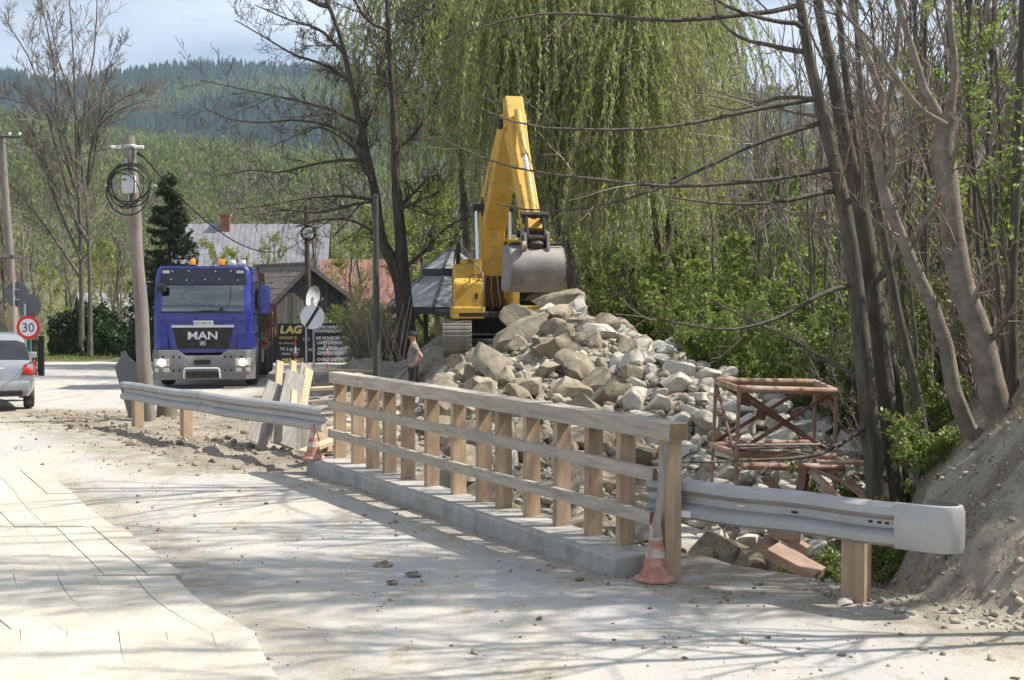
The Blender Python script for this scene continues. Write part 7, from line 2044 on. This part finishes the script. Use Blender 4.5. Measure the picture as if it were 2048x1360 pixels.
def gazebo():
    Y = 42.0; cx_ = WX(905, Y); g = gz(cx_, Y)
    root = empty('garden_gazebo', (cx_, Y, g), R_(10), 'timber gazebo with a two-tier grey roof behind the excavator', 'gazebo')
    ze = W(860, 612, Y).z - g; hw = 2.3; z1 = W(905, 545, Y).z - g; z2 = W(915, 496, Y).z - g
    M['gaz_roof'] = pm('grey_felt_roof', (.26, .265, .28), (.33, .335, .35), 2, .6, .2, c3=(.34, .34, .35), scale3=5, amt3=.3)
    n = 8
    def tier(r0, z0, r1, zt, name):
        b = MB()
        for k in range(n):
            a = 2 * PI * (k + .5) / n; a2 = 2 * PI * (k + 1.5) / n
            p = [Vector((r0 * math.cos(a), r0 * math.sin(a), z0)), Vector((r0 * math.cos(a2), r0 * math.sin(a2), z0)), Vector((r1 * math.cos(a2), r1 * math.sin(a2), zt)), Vector((r1 * math.cos(a), r1 * math.sin(a), zt))]
            q = MB(); q.add(p + [v - Vector((0, 0, .06)) for v in p], [(0, 1, 2, 3), (7, 6, 5, 4), (0, 4, 5, 1), (1, 5, 6, 2), (2, 6, 7, 3), (3, 7, 4, 0)]); q.build(name, M['gaz_roof'], root)
            q = MB(); q.beam(p[0] + Vector((0, 0, .0)), p[3] + Vector((0, 0, .0)), .08, .06); q.build('roof_rib', M['signgrey'], root)
            q = MB(); q.beam(p[0] - Vector((0, 0, .12)), p[1] - Vector((0, 0, .12)), .05, .22); q.build('fascia', M['postdark'], root)
    tier(hw, ze, .95, z1, 'lower_roof_panel'); tier(1.1, z1 + .12, .05, z2, 'upper_roof_panel')
    for k in range(n):
        a = 2 * PI * (k + .5) / n; p = Vector((hw * .82 * math.cos(a), hw * .82 * math.sin(a), 0))
        q = MB(); q.box(p + Vector((0, 0, ze / 2)), (.16, .16, ze)); po = q.build('post', M['timber'], root)
        a2 = a + PI / n * 2; p2 = Vector((hw * .82 * math.cos(a2), hw * .82 * math.sin(a2), 0)); dd = (p2 - p).normalized()
        q = MB(); q.beam(p + Vector((0, 0, ze - .85)), p + dd * .7 + Vector((0, 0, ze - .12)), .10, .10); q.build('brace', M['timber'], po)
        q = MB(); q.beam(p + Vector((0, 0, ze - .1)), p2 + Vector((0, 0, ze - .1)), .12, .14); q.build('ring_beam', M['timber'], root)
gazebo()
# roadside shelter at the left edge
Y = 36; g = gz(-15.3, Y)
root = empty('roadside_shelter', (-16.2, Y, g), 0, 'wooden roadside shelter with a thick plank roof at the fence', 'shelter')
zt = W(10, 515, Y).z - g; zb = W(10, 560, Y).z - g
for k in range(5):
    b = MB(); b.box((0, -.9 + k * .0, 0), (3.2, .06, (zt - zb) / 5 - .01)); b.build('roof_board', M['plank_old'], root, (0, -.9 - .03 * k, zb + (zt - zb) * (4 - k + .5) / 5))
b = MB(); b.box((0, .3, zt + .04), (3.4, 2.6, .08)); b.build('roof', M['plank_old'], root)
for x in (1.28, -1.3):
    for y in (-.75, 1.3):
        b = MB(); b.box((x, y, zb / 2), (.2, .2, zb)); b.build('post', M['timber'], root)
b = MB(); b.box((.9, -1.0, W(10, 596, Y).z - g), (1.3, .03, .22)); b.build('name_board', M['white'], root)
# green wire fence and dark gate post
def fence():
    Y0 = 33.0
    root = empty('wire_fence', (WX(60, Y0), Y0, gz(WX(60, Y0), Y0)), 0, 'green wire mesh fence beside the speed limit sign', 'fence')
    Mg = pm('green_fence_wire', (.03, .16, .10), (.04, .19, .12), 4, .5)
    z1 = W(40, 655, Y0).z - root.location.z
    pts = [Vector((0, 0, 0)), Vector((-2.2, .4, 0)), Vector((-4.4, .8, 0))]
    for i in range(3):
        b = MB(); b.box(pts[i] + Vector((0, 0, z1 / 2)), (.05, .05, z1 + .1)); b.build('fence_post', Mg, root)
    for i in range(2):
        a, c = pts[i], pts[i + 1]
        b = MB()
        for k in range(41): b.beam(lerp(a, c, k / 41) + Vector((0, 0, .05)), lerp(a, c, k / 41) + Vector((0, 0, z1)), .008, .008)
        for k in range(10): b.beam(a + Vector((0, 0, .08 + (z1 - .1) * k / 9)), c + Vector((0, 0, .08 + (z1 - .1) * k / 9)), .012, .012)
        o = b.build('mesh_panel', Mg, root); o['kind'] = 'stuff'
    Yg = 37.0; xg = WX(82, Yg)
    root = empty('gate_post', (xg, Yg, gz(xg, Yg)), 0, 'dark slatted gate panel behind the speed limit sign', 'gate')
    h = W(82, 672, Yg).z - gz(xg, Yg)
    b = MB(); b.box((0, 0, h / 2), (.12, .12, h)); b.build('post', M['signblack'], root)
    for k in range(7):
        b = MB(); b.box((-.10 - .075 * k, 0, h * .48), (.045, .03, h * .86)); b.build('slat', M['signblack'], root)
    for z in (.2, h * .85):
        b = MB(); b.box((-.32, .03, z), (.62, .03, .05)); b.build('rail', M['signblack'], root)
fence()
# horizontal pole fence across the stream
def pole_fence():
    Y = 25.0
    a = W(1385, 722, Y + 1.5); c = W(1770, 690, Y - 1.0)
    root = empty('pole_fence', ((a.x + c.x) / 2, Y, gz((a.x + c.x) / 2, Y)), 0, 'row of long horizontal poles half hidden in the thicket', 'fence')
    for k, (y0, y1, r) in enumerate([(716, 698, .09), (694, 683, .03), (684, 672, .028), (672, 662, .03), (662, 652, .03), (655, 638, .03)]):
        b = MB(); b.sm = True; p = W(1380, y0, Y + 1.5) - root.location; q = W(1775, y1, Y - 1.0) - root.location
        b.tube([p, (p + q) / 2 + Vector((0, 0, -.03)), q], r, 8); b.build('rail', M['bark_pale'], root, smooth=True)
    for px, u in ((1440, .15), (1560, .45), (1690, .8)):
        yy = Y + 1.5 - 2.5 * u; x = WX(px, yy); b = MB(); g = gz(x, yy); zt = W(px, 645, yy).z
        b.tube([Vector((x, yy + .06, g - .2)) - root.location, Vector((x, yy + .06, zt)) - root.location], .05, 8); b.build('post', M['bark'], root)
pole_fence()
# ------------------------------------------------------------------ cars
def car(loc, rz, label, paint, hw=.83, L=4.0):
    root = empty('parked_car', loc, rz, label, 'car')
    stn = [(0.0, .70, .34, .74, .80), (.03, .78, .30, .86, .90), (.10, .81, .28, .93, .985), (.22, .825, .27, .955, 1.16), (.38, .83, .27, .965, 1.36), (.60, .83, .27, .97, 1.455), (1.2, .83, .27, .96, 1.49), (1.9, .83, .27, .94, 1.47), (2.45, .82, .27, .92, 1.30), (3.0, .81, .27, .90, .99), (3.5, .79, .27, .84, .90), (3.85, .74, .30, .74, .78), (4.0, .62, .34, .62, .66)]
    V = []; Fs = []; mi = []
    def sec(w, zb, be, ro):
        w = w / .83 * hw
        return [(0, zb), (w * .86, zb), (w * .97, zb + .12), (w, zb + .3 * (be - zb) + .05), (w * .985, be - .05), (w * .955, be), (w * .955 - .26 * (ro - be) * w / .83 - .02, be + (ro - be) * .86), (w * .62 if ro - be > .12 else w * .8, ro), (0, ro + .015)]
    m = 9
    for (y, w, zb, be, ro) in stn:
        s = sec(w, zb, be, ro)
        V += [(x, y * L / 4, z) for x, z in s] + [(-x, y * L / 4, z) for x, z in s]
    n = 2 * m
    for i in range(len(stn) - 1):
        gl = .3 < stn[i][0] + .01 and stn[i + 1][0] < 2.5
        for j in range(m - 1):
            for o_ in (0, m):
                Fs.append((i * n + o_ + j, i * n + o_ + j + 1, (i + 1) * n + o_ + j + 1, (i + 1) * n + o_ + j))
                g_ = (j == 5 and gl) or (j in (6, 7) and (.09 < stn[i][0] < .3 or 1.8 < stn[i][0] < 2.9)) and not (j == 6 and .3 < stn[i][0])
                mi.append(1 if g_ else 0)
    for i in (0, len(stn) - 1): Fs.append(tuple(i * n + k for k in range(m)) + tuple(i * n + m + k for k in range(m - 1, -1, -1))); mi.append(0)
    b = MB(); b.sm = True; b.add(V, Fs)
    o = b.build('body', [paint, M['carglass']], root)
    me = o.data; me.polygons.foreach_set('material_index', mi); me.polygons.foreach_set('use_smooth', [True] * len(mi)); me.set_sharp_from_angle(angle=R_(32))
    q = MB(); q.sm = True; q.lathe([(.20, .10), (.29, .095), (.31, .05), (.31, -.05), (.29, -.095), (.20, -.10)], 22, axis='x'); ty = q.mesh('tyre'); ty.materials.append(M['rubber'])
    q = MB(); q.sm = True; q.lathe([(.20, .07), (.18, .03), (.05, .05), (.01, .05)], 16, axis='x'); rm = q.mesh('rim'); rm.materials.append(M['silverpaint'])
    for y in (.72, 3.2):
        for s in (-1, 1):
            w_ = link('wheel', ty, None, root, (s * (hw - .09), y * L / 4, .31), (0, 0, 0 if s > 0 else PI)); link('rim', rm, None, w_)
    for s in (-1, 1):
        b = MB(); b.sm = True; b.add([(s * (hw * .70), -.02, .70), (s * (hw * .98), .05, .70), (s * (hw * 1.02), .24, .84), (s * (hw * 1.005), .34, .97), (s * (hw * .97), .12, .97), (s * (hw * .76), .02, .90)], [(0, 1, 2, 3, 4, 5)])
        o2 = b.build('tail_light', M['red'], root); md = o2.modifiers.new('thick', 'SOLIDIFY'); md.thickness = .05; md.offset = 0
        b = MB(); b.box((s * (hw * .93), .10, .82), (.06, .03, .09), (0, 0, s * R_(30)), bev=.01); b.build('indicator', M['white'], o2)
        b = MB(); b.box((s * (hw + .08), 2.35, .98), (.16, .1, .12), bev=.03); b.build('door_mirror', paint, root)
    b = MB(); b.box((0, -.02, .48), (1.46 * hw / .83, .10, .22), bev=.05); b.build('bumper', paint, root, smooth=True)
    b = MB(); b.box((0, .02, .80), (.52, .03, .11), bev=.004); b.build('number_plate', M['white'], root)
    b = MB(); b.box((0, -.06, .36), (1.2, .06, .10), bev=.02); b.build('lower_valance', M['black'], root)
    return root
M['carglass'] = pm('dark_car_glass', (.015, .018, .02), (.025, .028, .03), 2, .08, spec=.8)
M['silver'] = pm('silver_car_paint', (.34, .36, .38), (.38, .40, .42), 2, .3, metal=.5, coat=.6)
M['darkpaint'] = pm('dark_car_paint', (.02, .022, .026), (.03, .032, .036), 2, .25, coat=.6)
M['bluepaint'] = pm('pale_blue_car_paint', (.16, .19, .30), (.19, .22, .34), 2, .3, coat=.6)
Yc = 23.6
cxr = WX(41, Yc)
car((cxr - .76, Yc + .35, float(road_z(np.array(cxr), np.array(Yc)))), R_(24), 'silver hatchback with red tail light driving away on the road', M['silver'])
x_ = WX(745, 47); car((x_, 47, gz(x_, 47)), R_(-52), 'dark hatchback parked in the yard behind the metal post', M['darkpaint'], .85, 4.3)
x_ = WX(862, 50); car((x_, 50, gz(x_, 50)), R_(-80), 'pale blue car parked beyond the gazebo posts', M['bluepaint'], .85, 4.3)

# ------------------------------------------------------------------ rusty frame and scrap on the right
def rusty_frame():
    Y0 = 15.2
    A = W(1432, 762, Y0 + 1.0); B = W(1478, 778, Y0); C = W(1672, 783, Y0 + .25); D = W(1630, 765, Y0 + 1.2)
    lo = [W(1422, 890, Y0 + 1.0), W(1470, 908, Y0), W(1670, 912, Y0 + .25), W(1628, 885, Y0 + 1.2)]
    g = [gz(p.x, p.y) for p in (A, B, C, D)]
    root = empty('rusty_frame', (B.x, B.y, min(g)), 0, 'rusty welded steel frame standing in front of the pale stones', 'frame')
    def L(p): return Vector(p) - root.location
    tops = [A, B, C, D]
    for p, q, gg in zip(tops, lo, g):
        foot = Vector((q.x + (q.x - p.x) * .4, q.y, gg - .25))
        b = MB(); b.beam(L(p), L(foot), .042, .042); b.build('leg', M['rust_pale'], root)
    for i, (p, q) in enumerate(((A, B), (B, C), (C, D), (D, A))):
        b = MB(); b.sm = i in (1, 3)
        if i in (1, 3): b.tube([L(p), L(q)], .048, 10)
        else: b.beam(L(p), L(q), .05, .07)
        b.build('top_bar', M['rust_pale'], root, smooth=(i in (1, 3)))
    for i in range(4):
        p, q = lo[i], lo[(i + 1) % 4]
        b = MB(); b.tube([L(p), L(q)], .045, 10); b.build('lower_bar', M['rust_pale'], root, smooth=True)
    b = MB(); b.tube([L(lo[1]) + Vector((.08, -.05, -.14)), L(lo[2]) + Vector((.1, -.05, -.14))], .05, 10); b.build('lower_bar', M['rust_pale'], root, smooth=True)
    for p, q in ((lo[1], C), (B, lo[2]), (lo[0], D), (A, lo[3]), (A, lo[1])):
        b = MB(); b.beam(L(p) + Vector((0, .04, 0)), L(q) + Vector((0, .04, 0)), .022, .045); b.build('brace', M['rust'], root)
    for px, py, w in ((1522, 830, .13), (1650, 805, .10), (1490, 800, .16), (1480, 890, .14)):
        c = L(W(px, py, Y0 + .3)); b = MB(); b.box(c, (w, .012, w * .9), (0, R_(10), 0)); b.build('gusset_plate', M['rust_pale'] if px > 1600 else M['rust'], root)
rusty_frame()
sc_list = [(1590, 925, 1740, 985, 14.6, 14.4, .14, .03, 'rust_pale', 'flat rusty strip lying across scrap beside the dark tree'), (1610, 935, 1600, 1000, 14.3, 14.2, .10, .10, 'rust', 'upright rusty bracket below the frame'), (1640, 925, 1735, 925, 15, 14.8, .12, .04, 'rust_pale', 'pinkish rusty angle bar lying under the frame'), (1620, 940, 1680, 1000, 14.2, 14.0, .07, .07, 'rust_pale', 'rusty pipe lying diagonally below the frame'),
           (1530, 955, 1560, 985, 14.4, 14.2, .14, .03, 'rust', 'short rusty plate lying on the pale stones'), (1690, 960, 1740, 1000, 14.4, 14.2, .2, .03, 'rust_pale', 'broad rusty sheet at the dark tree foot'), (1470, 890, 1640, 888, 15.2, 15.4, .16, .02, 'oldwood', 'grey plank lying level inside the rusty frame'), (1480, 897, 1600, 895, 15.0, 15.1, .1, .02, 'rust', 'thin rusty strip lying below the grey plank')]
for i, (x0, y0, x1, y1, Ya, Yb_, w, h, m_, lb) in enumerate(sc_list):
    b = MB(); b.beam(W(x0, y0, Ya), W(x1, y1, Yb_), w, h, bev=.004); tag(b.build('scrap_bar', M[m_]), lb, 'scrap')
# broken masonry blocks and pipe in the hollow
M['brickblock'] = pm('brown_masonry', (.27, .18, .13), (.36, .26, .20), 4, .9, .5)
for i, (px, py, L_, w, h, rz, ry, lb) in enumerate([(1560, 1105, .42, .2, .10, -35, 22, 'brown masonry block lying tilted in the hollow'), (1580, 1078, .40, .08, .08, -40, 24, 'narrow brown bar lying on the tilted masonry blocks'), (1590, 1125, .5, .22, .10, -38, 20, 'second brown masonry block below the first'), (1572, 1062, .3, .16, .12, -20, 5, 'brown brick chunk at the top of the hollow'), (1370, 1152, .22, .16, .2, 10, 0, 'squat pale block standing behind the orange cone')]):
    p = W(px, py, 11.6 - .4 * (i == 2) - 1.55 * (i == 4))
    b = MB(); b.box((0, 0, 0), (L_, w, h), bev=.012); o = b.build('masonry_block', M['brickblock']); o.location = p; o.rotation_euler = (R_(10 if i < 4 else 0), R_(ry), R_(rz)); tag(o, lb, 'block')
for i, (px, py, wp, lb) in enumerate([(1640, 1100, 70, 'pale yellow rock at the hollow edge below the barrier'), (1590, 1090, 30, 'small pale angular stone by the masonry blocks'), (1610, 1110, 34, 'pale stone wedged beside the masonry blocks'), (1490, 1135, 100, 'dark earthy lump in the hollow behind the cone')]):
    p = hit(px, py, 9.8, 14); me = rock_mesh('hollow_stone', 800 + i, M['rock_pale'] if i < 3 else M['clod'], flat=(1, .8, .6)); o = link('hollow_stone', me); a_ = wp / (F / p.y) / 2
    o.location = p; o.scale = (a_,) * 3; tag(o, lb, 'stone')

# ------------------------------------------------------------------ air
b = MB(); b.box((0, 900, 160), (5200, 2300, 420))
hz = b.build('haze', None)
hz.data.materials.clear()
m = bpy.data.materials.new('valley_haze'); m.use_nodes = True; nt = m.node_tree; nt.nodes.clear()
o_ = nt.nodes.new('ShaderNodeOutputMaterial'); v_ = nt.nodes.new('ShaderNodeVolumePrincipled')
v_.inputs['Color'].default_value = (.58, .76, 1.0, 1); v_.inputs['Density'].default_value = .00020; v_.inputs['Anisotropy'].default_value = .2
nt.links.new(v_.outputs[0], o_.inputs['Volume']); hz.data.materials.append(m)
tag(hz, 'thin pale blue haze filling the valley air', 'haze', kind='stuff')

# lettering becomes plain meshes
bpy.context.view_layer.update()
dg = bpy.context.evaluated_depsgraph_get()
tl = [o for o in bpy.data.objects if o.type == 'FONT']
ms = [bpy.data.meshes.new_from_object(o.evaluated_get(dg), depsgraph=dg) for o in tl]
for o, me in zip(tl, ms):
    n_ = o.name; par = o.parent
    k = bpy.data.objects.new('tmp', me); COL.objects.link(k)
    k.parent = par; k.location = o.location; k.rotation_euler = o.rotation_euler; k.scale = o.scale
    bpy.data.objects.remove(o)
    k.name = n_
